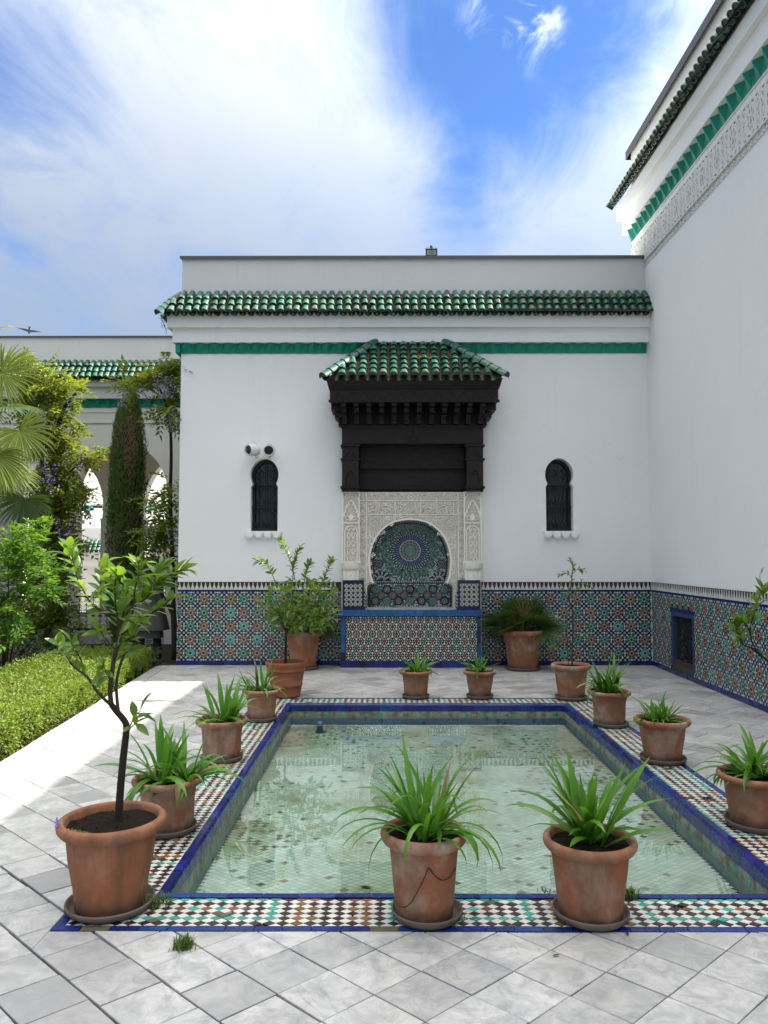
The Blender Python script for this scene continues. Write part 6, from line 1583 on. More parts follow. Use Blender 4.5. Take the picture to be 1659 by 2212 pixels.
top[5] = pot(-1.150, 8.86, .236, .40, 'smooth orange terracotta pot with two raised rings holding the bushy citrus tree', '', TERRA2, 1, seed=5, saucer=False)
top[6] = pot(-1.185, 10.98, .278, .535, 'tall old terracotta pot against the tiled wall left of the fountain, behind the bushy citrus', 'saucer under the tall pot left of the fountain', seed=6)
top[9] = pot(1.915, 10.95, .312, .545, 'tall lime-streaked terracotta pot with a fan palm right of the fountain', 'saucer under the fan palm pot right of the fountain', seed=9)
top[16] = pot(2.98, 5.35, .23, .37, 'terracotta pot beyond the right edge of the photo holding the orange branch', 'saucer under the pot beyond the right edge', seed=16)
# thin wire round the middle front pot
x, y, z = top[14]; b = MB()
b.tube([(x+(.152+.012*t/20)*cos(a), 3.515+(.152+.012*t/20)*sin(a), zz) for t, (a, zz) in enumerate([(pi*1.0+pi*.02*i*1.0, .10) for i in range(1)])] + [(x+.150*cos(a), 3.515+.150*sin(a), zz) for a, zz in ((3.55, .085), (3.9, .075), (4.2, .095), (4.45, .15), (4.7, .23), (4.82, .265), (4.95, .235), (5.2, .205), (5.5, .205), (5.8, .225))], .002, 4)
wi = MB(); pth = smoothpath([(x+.1475*cos(a)*(1+.12*(zz-.1)), 3.515+.1475*sin(a)*(1+.12*(zz-.1)), zz) for a, zz in ((3.5, .095), (3.9, .085), (4.2, .105), (4.45, .16), (4.7, .235), (4.80, .268), (4.95, .238), (5.2, .21), (5.5, .21), (5.85, .235))], 4)
wi.tube(pth, .0022, 4); wo_ = wi.build('wire', plain('rusty_wire', (.03, .02, .015), .7)); tag(wo_, 'thin dark wire looped round the middle front pot', 'wire')

S = strap
S(top[2], 'broad arching lily in the pot behind the orange tree, leaves spilling over the rim', 62, .36, .034, 2, (.35, 1.1), (.9, 2.2), .05, upright=.25)
S(top[3], 'upright lily in the middle pot of the left row with one long leaf reaching left', 34, .36, .032, 3, (.4, 1.1), (.8, 1.9), .035, upright=.45)
S(top[4], 'lily with thin leaves in front of the orange two-ringed pot', 36, .34, .026, 44, (.4, 1.1), (.8, 1.8), .035, upright=.45)
S(top[7], 'short lily in the small pot left of the pair before the fountain', 40, .25, .026, 7, (.3, 1.0), (.6, 1.7), .04, upright=.35)
S(top[8], 'short yellowish-edged lily in the right small pot before the fountain', 40, .24, .024, 8, (.3, 1.0), (.5, 1.5), .045, upright=.35, dry=3)
S(top[11], 'tall bright lily between the lemon tree and the middle right pot', 46, .37, .030, 11, (.5, 1.2), (.9, 2.4), .045, upright=.45)
S(top[12], 'low spiky lily in the clean pot in the middle of the right border', 52, .255, .022, 12, (.2, 1.0), (.2, 1.2), .05, upright=.35)
S(top[13], 'spreading lily in the dark stained pot at the right edge of the photo', 60, .34, .026, 13, (.2, 1.0), (.8, 2.0), .05, upright=.2, dry=2)
S(top[14], 'large arching lily in the middle front pot, thin leaves hanging down over the pot', 66, .43, .023, 14, (.7, 1.3), (1.2, 2.8), .05, upright=.34, dry=1)
S(top[15], 'lily with broad stiff upright blades in the right front pot', 46, .40, .036, 21, (.5, 1.2), (.4, 1.7), .042, upright=.6, dry=1)

# ------------------------------------------------------------------- citrus trees
def citrus_leaf_mesh(name, L, w, curl, mat=None):
    st = [(0, .12), (.12, .5), (.35, .96), (.6, .92), (.82, .5), (1, .02)]; vs_ = []
    for t, k in st:
        z = -curl*t*t*L; vs_ += [(w*.5*k, t*L, z+.16*w*k), (0, t*L, z), (-w*.5*k, t*L, z+.16*w*k)]
    fs = []
    for i in range(len(st)-1): fs += [(3*i+1, 3*i, 3*i+3, 3*i+4), (3*i+2, 3*i+1, 3*i+4, 3*i+5)]
    b = MB(); b.add(vs_, fs); return b.mesh(name, [mat or LEAF_CITRUS], True)
CL = [citrus_leaf_mesh('citrus_leaf_mesh', 1, w, c) for w, c in ((.46, .15), (.40, .3), (.52, .05), (.36, .45))]
def twig_leaves(o, path, n, L, rg, t0=.25, outward=.75, meshes=CL, up=.35, name='leaf'):
    P_ = [Vector(p) for p in path]; k = len(P_)-1
    for i in range(n):
        t = (t0+(1-t0)*((i+.5)/n))*k; j = min(int(t), k-1); q = P_[j].lerp(P_[j+1], t-j); d = (P_[j+1]-P_[j]).normalized()
        a = i*2.4+rg.uniform(-.5, .5); s = d.orthogonal().normalized(); w_ = d.cross(s)
        out = s*cos(a)+w_*sin(a); dr = d*(.45+.5*t/k)+out*outward+Vector((0, 0, up*rg.uniform(-.6, 1)))
        l = link(name, rg.choice(meshes), o); l.matrix_basis = orient(q, dr, (rg.uniform(-.4, .4), rg.uniform(-.4, .4), 1), L*rg.uniform(.65, 1.15), rg.uniform(-.6, .6))
def branch(o, pts, r0, r1, mat=BARK, name='branch', n=6):
    p = smoothpath(pts, 3); b = MB(); k = len(p); b.tube(p, [r0+(r1-r0)*i/(k-1) for i in range(k)], n); return b.build(name, mat, o, True), p
def px(u, v, Y, o): q = onY(u, v, Y); return q-Vector(o)
rg = random.Random(101)
T1 = Vector(top[1]); t1 = thing('orange_tree', 'tall young orange tree with bare forked trunk in the front left pot', 'tree', top[1], w=False)
Y1 = 3.60
def B(pts, r0, r1, nl=0, L=.078, t0=.3, mat=BARK, name='branch', dy=0.0, out=.75, up=.35):
    m = len(pts); q = [px(u, v, Y1+dy*i/(m-1), T1) for i, (u, v) in enumerate(pts)]
    _, p = branch(t1, q, r0, r1, mat, name)
    if nl: twig_leaves(t1, p, nl, L, rg, t0, out, up=up)
B([(256, 1790), (259, 1720), (266, 1640), (273, 1575), (268, 1556), (252, 1537), (240, 1521)], .0185, .0125, name='trunk', mat=BARKDARK)
B([(240, 1521), (238, 1493), (241, 1461), (245, 1431), (250, 1408), (255, 1394), (259, 1362), (257, 1350)], .0115, .009)
B([(256, 1540), (252, 1500), (252, 1470), (262, 1430), (283, 1383), (315, 1333), (347, 1314), (372, 1290)], .008, .004, 14, .08, .55, dy=.12)
B([(240, 1523), (221, 1506), (205, 1487), (187, 1461), (165, 1445), (150, 1431)], .0085, .004, 4, .075, .6, dy=-.08)
B([(180, 1455), (175, 1425), (160, 1400), (152, 1385)], .004, .002, 9, .085, .4, dy=-.1)
B([(155, 1435), (140, 1412), (126, 1390)], .004, .002, 6, .09, .4)
B([(257, 1350), (248, 1341), (219, 1319), (197, 1303), (180, 1275), (168, 1250), (160, 1220), (155, 1195)], .006, .0025, 22, .085, .25, dy=-.1)
B([(160, 1225), (150, 1200), (148, 1180)], .003, .002, 9, .085, .3)
B([(225, 1322), (215, 1280), (222, 1240), (232, 1212)], .004, .002, 20, .088, .2, dy=.1)
B([(257, 1350), (250, 1310), (248, 1270), (252, 1235)], .005, .002, 26, .09, .15, dy=-.12)
B([(259, 1362), (267, 1333), (288, 1309), (315, 1293), (347, 1255), (380, 1236), (400, 1228)], .006, .002, 26, .088, .3, dy=.1)
B([(288, 1309), (292, 1270), (300, 1240), (298, 1215)], .0045, .002, 24, .09, .2, dy=-.08)
B([(315, 1293), (335, 1270), (345, 1240), (350, 1222)], .004, .002, 22, .088, .2, dy=.12)
B([(259, 1362), (275, 1340), (290, 1345), (305, 1330)], .004, .002, 16, .085, .2, dy=-.15)
B([(245, 1431), (252, 1400), (270, 1385), (285, 1375)], .0035, .002, 10, .08, .35, dy=-.12)
B([(250, 1405), (232, 1385), (222, 1372), (215, 1360)], .0035, .002, 8, .085, .4, dy=-.1)
B([(255, 1385), (262, 1340), (272, 1300), (275, 1260)], .005, .002, 28, .09, .2, dy=.14)
B([(241, 1461), (228, 1448), (222, 1436)], .003, .002, 5, .085, .4, dy=-.1, up=-.4)
B([(245, 1431), (270, 1412), (284, 1406)], .003, .0015, 4, .08, .5, dy=-.1)
B([(275, 1580), (285, 1560), (292, 1545), (305, 1535)], .0035, .002, 4, .095, .3, dy=-.04, up=-.5)
B([(274, 1590), (284, 1570), (296, 1563)], .003, .002, 4, .085, .4, dy=-.1, up=-.6)
B([(240, 1480), (234, 1462), (226, 1450)], .003, .0015, 3, .1, .5, dy=-.1, up=-.7)

def bushy(loc, label, seed, trunk, crown, shoots, nl, L, group=None):
    rg = random.Random(seed); o = thing('citrus_tree', label, 'tree', loc, group, w=False); lo = Vector(loc); Y = loc[1]
    q = [px(u, v, Y, lo) for u, v in trunk]; q[0].z = -.01; _, p = branch(o, q, .016, .011, BARKDARK, 'trunk')
    c, rx, rz_ = px(crown[0], crown[1], Y, lo), crown[2], crown[3]
    for k in range(17):
        a = 2.4*k; z = -.75+1.55*k/16; rr = sqrt(1-z*z*.8)*rg.uniform(.65, 1.0)
        e = c+Vector((rx*rr*cos(a), rx*.8*rr*sin(a), rz_*z)); m = p[-1].lerp(e, .5)+Vector((0, 0, .03))
        _, bp = branch(o, [p[-1], m, e], .006, .002, BARK); twig_leaves(o, bp, nl, L, rg, .25, .95)
    ex = []
    for k in range(330):
        a = rg.uniform(0, 6.28); z = rg.uniform(-.85, .9); q = sqrt(max(0, 1-z*z))*rg.random()**.4; pz = c+Vector((rx*q*cos(a), rx*.8*q*sin(a), rz_*z)); ex.append((pz, Vector((cos(a), sin(a), rg.uniform(-.6, .9)))))
    mb = MB(); srcs = [([v.co.copy() for v in me.vertices], [tuple(p.vertices) for p in me.polygons]) for me in CL]
    for pz, d in ex:
        m4 = orient(pz, d, (rg.uniform(-.5, .5), rg.uniform(-.5, .5), 1), L*rg.uniform(.5, 1.0), rg.uniform(-.6, .6)); vv, ff = rg.choice(srcs); mb.add([m4 @ v for v in vv], ff)
    mb.build('foliage', LEAF_CITRUS, o, True, kind='stuff')
    for sh, n in shoots:
        dy = rg.uniform(-.12, .12)
        _, bp = branch(o, [px(u, v, Y+dy, lo) for u, v in sh], .0055, .002, TWIG); twig_leaves(o, bp, int(n*1.0), L*.74, rg, .25, .8)
    return o
bushy(top[5], 'bushy green citrus tree with long shoots and sunlit tips in the orange ringed pot', 51, [(617, 1430), (617, 1395), (618, 1368)], (650, 1308, .43, .34),
      [([(600, 1270), (585, 1235), (570, 1215), (552, 1210)], 26), ([(640, 1270), (630, 1220), (615, 1185), (606, 1163)], 24), ([(632, 1230), (640, 1200), (648, 1182)], 16), ([(632, 1260), (634, 1225), (640, 1196)], 12), ([(655, 1270), (662, 1235), (672, 1215)], 20), ([(685, 1285), (700, 1250), (712, 1222), (716, 1212)], 26), ([(690, 1265), (718, 1258), (722, 1270)], 6), ([(600, 1300), (575, 1310), (565, 1312)], 10)], 9, .118)
rg = random.Random(61); o = thing('lemon_tree', 'thin sparse lemon tree with bare stem in the pot at the far right corner', 'tree', top[10], w=False); lo = Vector(top[10])
for pts, r0, r1, n, t0 in (([(1236, 1440), (1236, 1400), (1238, 1360), (1237, 1320), (1232, 1305), (1228, 1292), (1232, 1275), (1236, 1240), (1238, 1222), (1232, 1208)], .011, .003, 26, .55), ([(1228, 1440), (1226, 1390), (1224, 1360), (1226, 1330)], .006, .003, 4, .5), ([(1228, 1292), (1240, 1285), (1252, 1270), (1255, 1255)], .004, .002, 14, .2), ([(1236, 1240), (1250, 1228), (1262, 1232)], .003, .0015, 10, .2), ([(1236, 1245), (1222, 1238), (1208, 1242)], .003, .0015, 10, .2), ([(1237, 1320), (1258, 1340), (1275, 1350)], .003, .0015, 6, .4), ([(1237, 1350), (1215, 1340), (1190, 1330)], .003, .0015, 10, .4), ([(1237, 1380), (1255, 1375), (1265, 1372)], .003, .0015, 6, .4), ([(1236, 1395), (1205, 1395), (1190, 1398)], .003, .0015, 8, .4), ([(1238, 1262), (1262, 1262), (1282, 1270)], .003, .0015, 7, .4), ([(1230, 1300), (1215, 1275), (1212, 1265)], .003, .0015, 5, .4)):
    dy = rg.uniform(-.1, .1); m = len(pts)
    _, bp = branch(o, [px(u, v, top[10][1]+dy*i/(m-1), lo)-(Vector((0, 0, .02)) if i == 0 and v > 1430 else Vector()) for i, (u, v) in enumerate(pts)], r0, r1, BARK, 'trunk' if r0 > .01 else 'branch'); twig_leaves(o, bp, n, .062, rg, t0, .8)
rg = random.Random(71); o = thing('orange_tree', 'orange tree branch with large leaves reaching in from the right edge before the tiled wall', 'tree', top[16], w=False); lo = Vector(top[16])
yb = 5.0
for pts, r0, r1, n, t0 in (([(1790, 1600), (1760, 1500), (1700, 1450), (1655, 1425), (1625, 1400)], .012, .007, 0, 0), ([(1625, 1400), (1605, 1392), (1596, 1370), (1588, 1352)], .006, .003, 16, .35), ([(1655, 1425), (1628, 1395), (1620, 1360), (1628, 1330), (1640, 1290), (1648, 1268)], .006, .002, 24, .3), ([(1660, 1428), (1690, 1400), (1700, 1370)], .005, .002, 12, .3), ([(1620, 1365), (1608, 1345), (1600, 1335)], .004, .002, 8, .3)):
    _, bp = branch(o, [px(u, v, yb+(.35 if u > 1700 else 0), lo) for u, v in pts], r0, r1, BARKDARK, 'branch')
    if n: twig_leaves(o, bp, n, .088, rg, t0, .8)
b = MB(); b.tube([Vector((0, 0, -.02)), px(1790, 1600, yb+.35, lo)], .013, 6); b.build('trunk', BARKDARK, o, True)
_, bp = branch(o, [px(1648, 1268, yb, lo), px(1641, 1245, yb, lo), px(1646, 1228, yb, lo)], .002, .001, TWIG); l = link('leaf', citrus_leaf_mesh('dry_leaf_mesh', .05, .018, .2, LEAF_DRY), o); l.matrix_basis = orient(px(1646, 1240, yb, lo), (0.1, 0, 1))

# ------------------------------------------------------------------- palms
def fan(hub, d, upv, nseg, L, wd, span, mat, droop, rg, split=.42, cup=.25):
    """one fan leaf: folded blades radiating from the hub around the axis d"""
    d = Vector(d).normalized(); up = Vector(upv); x = d.cross(up).normalized(); up = x.cross(d); b = MB(); n = 5
    for i in range(nseg):
        a = -span/2+span*(i+.5)/nseg; dr = (d*cos(a)+x*sin(a)); l = L*(1-.25*abs(a/(span/2))**2)*rg.uniform(.92, 1.05); dr = (dr+up*cup*(abs(a)/(span/2))**1.5).normalized()
        s = dr.cross(up).normalized(); u2_ = s.cross(dr); p = Vector(hub); e = 0; vs_ = []
        jt = rg.uniform(-.05, .05)
        for k in range(n+1):
            t = k/n; w = wd*.5*min(1.0, t/split+.05)*(1 if t < split else max(0.0, 1-(t-split)/(1-split))**.8)
            dd = (dr*cos(droop*t*t)+Vector((0, 0, -1))*sin(droop*t*t*rg.uniform(.8, 1.2))+s*jt).normalized()
            if k: p = p+dd*(l/n)
            vs_ += [p+s*w+u2_*w*.5, p, p-s*w+u2_*w*.5]
        fs = []
        for k in range(n): fs += [(3*k, 3*k+1, 3*k+4, 3*k+3), (3*k+1, 3*k+2, 3*k+5, 3*k+4)]
        b.add(vs_, fs)
    return b
def pot_palm(loc, label, seed, nf, L, h, group='dwarf fan palms in tall pots', lean=(0, 0)):
    rg = random.Random(seed); o = thing('fan_palm', label, 'palm', loc, group, w=False)
    for i in range(nf):
        a = i*2.4+rg.uniform(-.3, .3); e = rg.uniform(.15, 1.35) if i > 3 else rg.uniform(1.1, 1.5); pl = h*rg.uniform(.55, 1.0)
        d = Vector((cos(a)*cos(e)+lean[0], sin(a)*cos(e)*.8+lean[1], sin(e))).normalized(); st = Vector((.05*cos(a), .05*sin(a), -.01)); hub = st+d*pl
        b = MB(); b.tube([st, st.lerp(hub, .5)+Vector((0, 0, .01)), hub], [.006, .005, .004], 5); pt = b.build('petiole', TWIG, o)
        fb = fan(hub, (d+Vector((0, 0, -.25))).normalized(), Matrix.Rotation(rg.uniform(-1.1, 1.1), 3, d) @ (Vector((0, 0, 1)) if e < 1.2 else Vector((cos(a), sin(a), .2))), 22, L*rg.uniform(.8, 1.1), .026, 3.8, LEAF_PALM, .5, rg); fb.build('frond', LEAF_DRY if i == 2 else LEAF_PALM, o, True)
    return o
pot_palm(top[9], 'dark green dwarf fan palm in the tall pot right of the fountain', 91, 34, .34, .36)
pot_palm(top[6], 'dwarf fan palm in the tall pot left of the fountain, half hidden by the citrus', 92, 24, .34, .34, lean=(.25, 0))
rg = random.Random(95); pc = Vector((-5.35, 9.6, 2.75))
po = thing('palm_tree', 'large sunlit fan palm at the left edge with yellow-green fronds', 'palm', (-5.35, 9.6, -.16), w=True)
b = MB(); b.tube([(-5.4, 9.6, -.16), (-5.38, 9.62, 1.2), (-5.35, 9.6, 2.8)], [.13, .12, .10], 10); b.build('trunk', BARK, po, True)
def bigfrond(u, v, Y, tu, tv, L, span, nseg=36, cup=.2, droop=.55, mat=LEAF_BIGPALM, up=None, dy=0.0):
    hub = onY(u, v, Y); t = onY(tu, tv, Y+dy); d = (t-hub).normalized()
    b = MB(); b.tube([pc, pc.lerp(hub, .5)+Vector((0, 0, .12)), hub], [.016, .013, .010], 6); b.build('petiole', TWIG, po)
    fan(hub, d, up or (.35, -1, .35), nseg, L*.9, .031, span, mat, droop, rg, .5, cup).build('frond', mat, po, True)
bigfrond(2, 805, 9.3, 60, 830, .66, 4.3)
bigfrond(42, 930, 9.0, 80, 985, .56, 4.6, droop=.8)
bigfrond(-12, 985, 8.8, 25, 1060, .58, 3.6, droop=.9)
bigfrond(5, 1005, 9.6, 62, 1040, .62, 3.8, mat=LEAF_BIGPALM, up=(.2, -.4, .9))
bigfrond(-25, 725, 9.5, 30, 690, .40, 2.2, 20, up=(0, -.4, 1))
bigfrond(55, 1078, 9.7, 50, 1130, .50, 4.0, mat=LEAF_PALM, droop=.5)  # shaded frond: a darker leaf colour stands in for its shade
bigfrond(-30, 1040, 9.9, 10, 1110, .6, 3.6, mat=LEAF_PALM)
bigfrond(-50, 860, 10.0, -20, 940, .6, 4.0); bigfrond(-90, 760, 9.9, -130, 700, .6, 4.0); bigfrond(-140, 860, 9.6, -190, 880, .6, 4.2); bigfrond(-110, 980, 9.3, -150, 1040, .6, 4.0)
bigfrond(15, 880, 9.9, 70, 880, .58, 3.8, mat=LEAF_PALM, up=(0, -.3, 1))

# ------------------------------------------------------------------- hedge
hd_ = thing('box_hedge', 'low clipped yellow-green box hedge along the left edge of the paving', 'hedge', (-3.7, 8, -.16), w=True)
HY0, HY1, HZ = 3.2, 11.15, .30; hx1 = lambda y: edge_x(y)-.04; hx0 = lambda y: hx1(y)-1.32
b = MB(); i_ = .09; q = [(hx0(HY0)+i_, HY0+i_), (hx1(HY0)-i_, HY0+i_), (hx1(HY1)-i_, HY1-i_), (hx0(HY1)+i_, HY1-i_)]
b.prism(q, -.16, HZ-.10, FL(0)); b.build('shade_core', SHADECORE, hd_)  # solid dark block stands in for the shade between the leaves
rh = random.Random(121); b = MB()
def hleaf(p, nrm, s):
    d = Vector((rh.gauss(0, 1), rh.gauss(0, 1), rh.gauss(0, 1))).normalized(); d = (d+nrm*.55).normalized(); w = d.orthogonal().normalized()*s*.42; w = Matrix.Rotation(rh.uniform(0, 6.28), 3, d) @ w
    k = d.cross(w).normalized()*s*.12
    b.add([p, p+d*s*.5+w+k, p+d*s, p+d*s*.5-w+k], [(0, 1, 2), (0, 2, 3)])
for _ in range(21000):
    y = HY1-(HY1-5.0)*rh.random()**1.0; x = hx0(y)+(hx1(y)-hx0(y))*rh.random()
    z = HZ-.035+.035*mnoise.noise(Vector((x*4, y*4, 0)))+rh.gauss(0, .022); hleaf(Vector((x, y, z)), Vector((0, 0, .8)), rh.uniform(.018, .032))
for _ in range(10500):
    y = HY1-(HY1-4.2)*rh.random(); z = -.05+(HZ+.04)*rh.random()**.8; x = hx1(y)-.035+.04*mnoise.noise(Vector((z*5, y*4, 3)))+rh.gauss(0, .012)
    if z < .05 and rh.random() < .45: continue
    hleaf(Vector((x, y, z)), Vector((.8, -.1, .25)), rh.uniform(.018, .032))
for _ in range(1600):
    x = hx0(HY1)+(hx1(HY1)-hx0(HY1))*rh.random(); hleaf(Vector((x, HY1-.03+rh.gauss(0, .012), HZ*rh.random())), Vector((0, .8, .3)), .025)
b.build('hedge_foliage', LEAF_BOX, hd_, kind='stuff')
b = MB()
for k in range(70):
    y = 5.6+5.4*rh.random(); x = hx1(y)-.05; b.tube([(x-.1, y+rh.uniform(-.05, .05), -.16), (x-.02, y+rh.uniform(-.08, .08), .02), (x-.01, y+rh.uniform(-.1, .1), .16)], .004, 4)
b.build('hedge_stems', BARK, hd_, kind='stuff')
# shaded low shrub between hedge and wall
def leafball(name, label, cat, c, rad, n, s, mat, seed, stemh=None, nstems=5):
    rg = random.Random(seed); o = thing(name, label, cat, (c[0], c[1], -.16), w=True)
    b = MB(); cv = Vector(c)
    for k in range(nstems):
        a = rg.uniform(0, 6.28); b.tube([(c[0], c[1], -.16), (c[0]+rad[0]*.3*cos(a), c[1]+rad[1]*.3*sin(a), c[2]-rad[2]*.4), (c[0]+rad[0]*.7*cos(a), c[1]+rad[1]*.7*sin(a), c[2]+rad[2]*rg.uniform(-.2, .7))], [.012, .008, .004], 5)
    b.build('stem', BARK, o, True)
    return o, rg
def compound_mesh(name, npair, L, ll, lw, mat, droop=.5, rg=random.Random(1)):
    b = MB()
    for i in range(npair*2+1):
        t = (i//2+1)/(npair+.6) if i < npair*2 else 1.0; s = 0 if i == npair*2 else (1 if i % 2 else -1)
        p = Vector((0, t*L, -droop*L*t*t)); d = Vector((s*.85, .5 if s else 1, -.25+rg.uniform(-.25, .2))).normalized(); w = d.cross(Vector((0, 0, 1))).normalized()*lw*.5
        k = Vector((0, 0, lw*.22)); l = ll*rg.uniform(.85, 1.15)
        b.add([p, p+d*l*.4+w+k, p+d*l, p+d*l*.4-w+k], [(0, 2, 1), (0, 3, 2)])
    st = Vector((0.002, 0, 0)); b.add([-st, st, Vector((.001, L*.6, -droop*L*.36)), Vector((-.001, L*.6, -droop*L*.36))], [(0, 1, 2, 3)])
    return b.mesh(name, [mat])
WM = [compound_mesh('wisteria_leaf_mesh', 4+k % 2, .22, .092, .040, LEAF_WIST, .4+.15*k, random.Random(k)) for k in range(4)]
BMs = [compound_mesh('shrub_spray_mesh', 3, .16, .082, .042, LEAF_BUSH, .2+.1*k, random.Random(k+9)) for k in range(4)]
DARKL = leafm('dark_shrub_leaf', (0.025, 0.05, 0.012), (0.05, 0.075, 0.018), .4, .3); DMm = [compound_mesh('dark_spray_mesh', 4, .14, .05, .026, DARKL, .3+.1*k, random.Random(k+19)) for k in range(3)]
def sprays(o, pts, meshes, rg, sc=(.8, 1.2), name='leaf_spray', down=.25, outw=None, extra=()):
    if extra:                                              # the rest of the foliage, joined
        V, F = [], []; src_ = []
        for me in meshes: src_.append(([v.co.copy() for v in me.vertices], [tuple(p.vertices) for p in me.polygons]))
        for p in extra:
            d = Vector((rg.gauss(0, 1), rg.gauss(0, 1)-.35, rg.gauss(0, .6)-down))
            if outw is not None: d = d*.6+(Vector(p)-outw).normalized()*1.1
            m = orient(p, d, (rg.uniform(-.5, .5), rg.uniform(-.7, .3), 1), rg.uniform(*sc), rg.uniform(-.6, .6)); vv, ff = rg.choice(src_); b0 = len(V)
            V += [tuple(m @ v) for v in vv]; F += [tuple(b0+i for i in f) for f in ff]
        mb = MB(); mb.v = V; mb.f = F; mb.m = [0]*len(F); mb.build('foliage', meshes[0].materials[0], o, kind='stuff')
    for p in pts:
        d = Vector((rg.gauss(0, 1), rg.gauss(0, 1)-.35, rg.gauss(0, .6)-down))
        if outw is not None: d = d*.6+(Vector(p)-outw).normalized()*1.1
        l = link(name, rg.choice(meshes), o); l.matrix_basis = orient(p, d, (rg.uniform(-.3, .3), rg.uniform(-.5, .1), 1), rg.uniform(*sc), rg.uniform(-.5, .5))
def cloudpts(rg, blobs, n):
    tot = sum(b_[3]*b_[4] for b_ in blobs); out = []
    for (u, v, Y, ru, rv) in [(b_[0], b_[1], b_[2], b_[3], b_[4]) for b_ in blobs]:
        for _ in range(max(1, int(n*ru*rv/tot))):
            a = rg.uniform(0, 6.28); q = rg.random()**.4; p = onY(u+ru*q*cos(a), v+rv*q*sin(a), Y+rg.uniform(-.3, .3)); out.append(p)
    return out
rg = random.Random(131)
sh = thing('leafy_shrub', 'bright green leafy shrub at the lower left behind the hedge', 'shrub', (-4.7, 9.5, -.16), w=True)
ctr = onY(30, 1290, 9.6)
pts = cloudpts(rg, [(40, 1190, 9.4, 45, 35), (85, 1150, 9.3, 22, 22), (20, 1250, 9.3, 60, 45), (75, 1250, 9.4, 38, 40), (10, 1330, 9.2, 45, 40), (15, 1375, 9.1, 30, 20), (-40, 1280, 9.6, 50, 80), (45, 1215, 9.8, 50, 40), (105, 1275, 9.5, 20, 20)], 285)
sprays(sh, pts, BMs, rg, (.7, 1.15), outw=ctr+Vector((0, .3, 0)), down=0, extra=cloudpts(rg, [(40, 1190, 9.4, 45, 35), (85, 1150, 9.3, 22, 22), (20, 1250, 9.3, 60, 45), (75, 1250, 9.4, 38, 40), (10, 1330, 9.2, 45, 40), (-40, 1280, 9.6, 50, 80), (45, 1215, 9.8, 50, 40), (105, 1275, 9.5, 20, 20)], 420))
b = MB()
for k in range(12): p = rg.choice(pts); b.tube([(-4.75, 9.6, -.16), Vector((-4.7, 9.6, .4)).lerp(p, .4)+Vector((0, 0, .1)), p], [.014, .009, .003], 5)
b.build('stem', BARK, sh, True)
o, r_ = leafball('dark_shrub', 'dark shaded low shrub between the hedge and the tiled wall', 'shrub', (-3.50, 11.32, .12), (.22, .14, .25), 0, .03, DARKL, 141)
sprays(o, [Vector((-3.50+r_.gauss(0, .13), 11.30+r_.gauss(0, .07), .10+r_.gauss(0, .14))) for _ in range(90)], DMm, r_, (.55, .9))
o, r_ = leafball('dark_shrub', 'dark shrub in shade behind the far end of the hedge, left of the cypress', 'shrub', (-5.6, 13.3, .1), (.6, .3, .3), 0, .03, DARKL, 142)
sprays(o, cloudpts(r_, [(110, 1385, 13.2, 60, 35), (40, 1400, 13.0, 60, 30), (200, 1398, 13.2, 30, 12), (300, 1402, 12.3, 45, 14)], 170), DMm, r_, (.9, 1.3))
# ------------------------------------------------------------------- cypress
cy = thing('cypress_tree', 'narrow columnar cypress with a browned right side before the arcade', 'tree', (0, 0, 0), w=True); YC = 13.2
bc = Vector((XA(270, YC, 1300), YC, -.16)); cy.location = bc
prof = [(1440, 252, 292), (1350, 237, 300), (1250, 229, 306), (1150, 233, 311), (1050, 236, 316), (980, 240, 316), (930, 245, 312), (890, 255, 305), (868, 266, 299), (852, 278, 292)]
def cyw(v):
    for (va, la, ra), (vb, lb, rb_) in zip(prof, prof[1:]):
        if vb <= v <= va: t = (va-v)/(va-vb); return la+(lb-la)*t, ra+(rb_-ra)*t
    return prof[-1][1:]
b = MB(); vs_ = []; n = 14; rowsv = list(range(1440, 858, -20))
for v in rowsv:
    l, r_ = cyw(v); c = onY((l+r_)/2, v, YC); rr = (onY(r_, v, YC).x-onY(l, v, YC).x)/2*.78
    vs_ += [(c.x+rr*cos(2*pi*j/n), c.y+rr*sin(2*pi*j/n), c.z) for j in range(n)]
b.add(vs_, [(i*n+j, i*n+(j+1) % n, (i+1)*n+(j+1) % n, (i+1)*n+j) for i in range(len(rowsv)-1) for j in range(n)]); b.build('shade_core', SHADECORE, cy)  # solid dark column stands in for the shade within the crown
b = MB(); rc = random.Random(151)
for _ in range(17000):
    v = 1440-(1440-850)*rc.random(); l, r_ = cyw(v); c = onY((l+r_)/2, v, YC); rr = (onY(r_, v, YC).x-onY(l, v, YC).x)/2
    a = rc.uniform(0, 6.28) if rc.random() < .3 else rc.uniform(pi*.95, pi*2.05); nv = .07*mnoise.noise(Vector((cos(a)*3, sin(a)*3, c.z*2.2)))
    q = rr*(.86+nv*2.2+rc.gauss(0, .07)); p = Vector((c.x+q*cos(a), c.y+q*sin(a), c.z))
    d = Vector((cos(a)*.32, sin(a)*.32, 1)).normalized()+Vector((rc.gauss(0, .18), rc.gauss(0, .18), 0)); ln = rc.uniform(.035, .085); s_ = Vector((-sin(a), cos(a), 0))*rc.uniform(.006, .012); s_ = Matrix.Rotation(rc.uniform(-1, 1), 3, 'Z') @ s_
    bz = mnoise.noise(Vector((p.x*3.1, p.y*3.1, p.z*1.1+5)))+.55*(cos(a-.9-pi*1.5)-.35)+(.25 if v < 880 else 0)
    m_ = 1 if bz+rc.gauss(0, .18) >.30 else 0
    b.add([p, p+d*ln*.5+s_, p+d*ln, p+d*ln*.5-s_], [(0, 1, 2, 3)], m_)
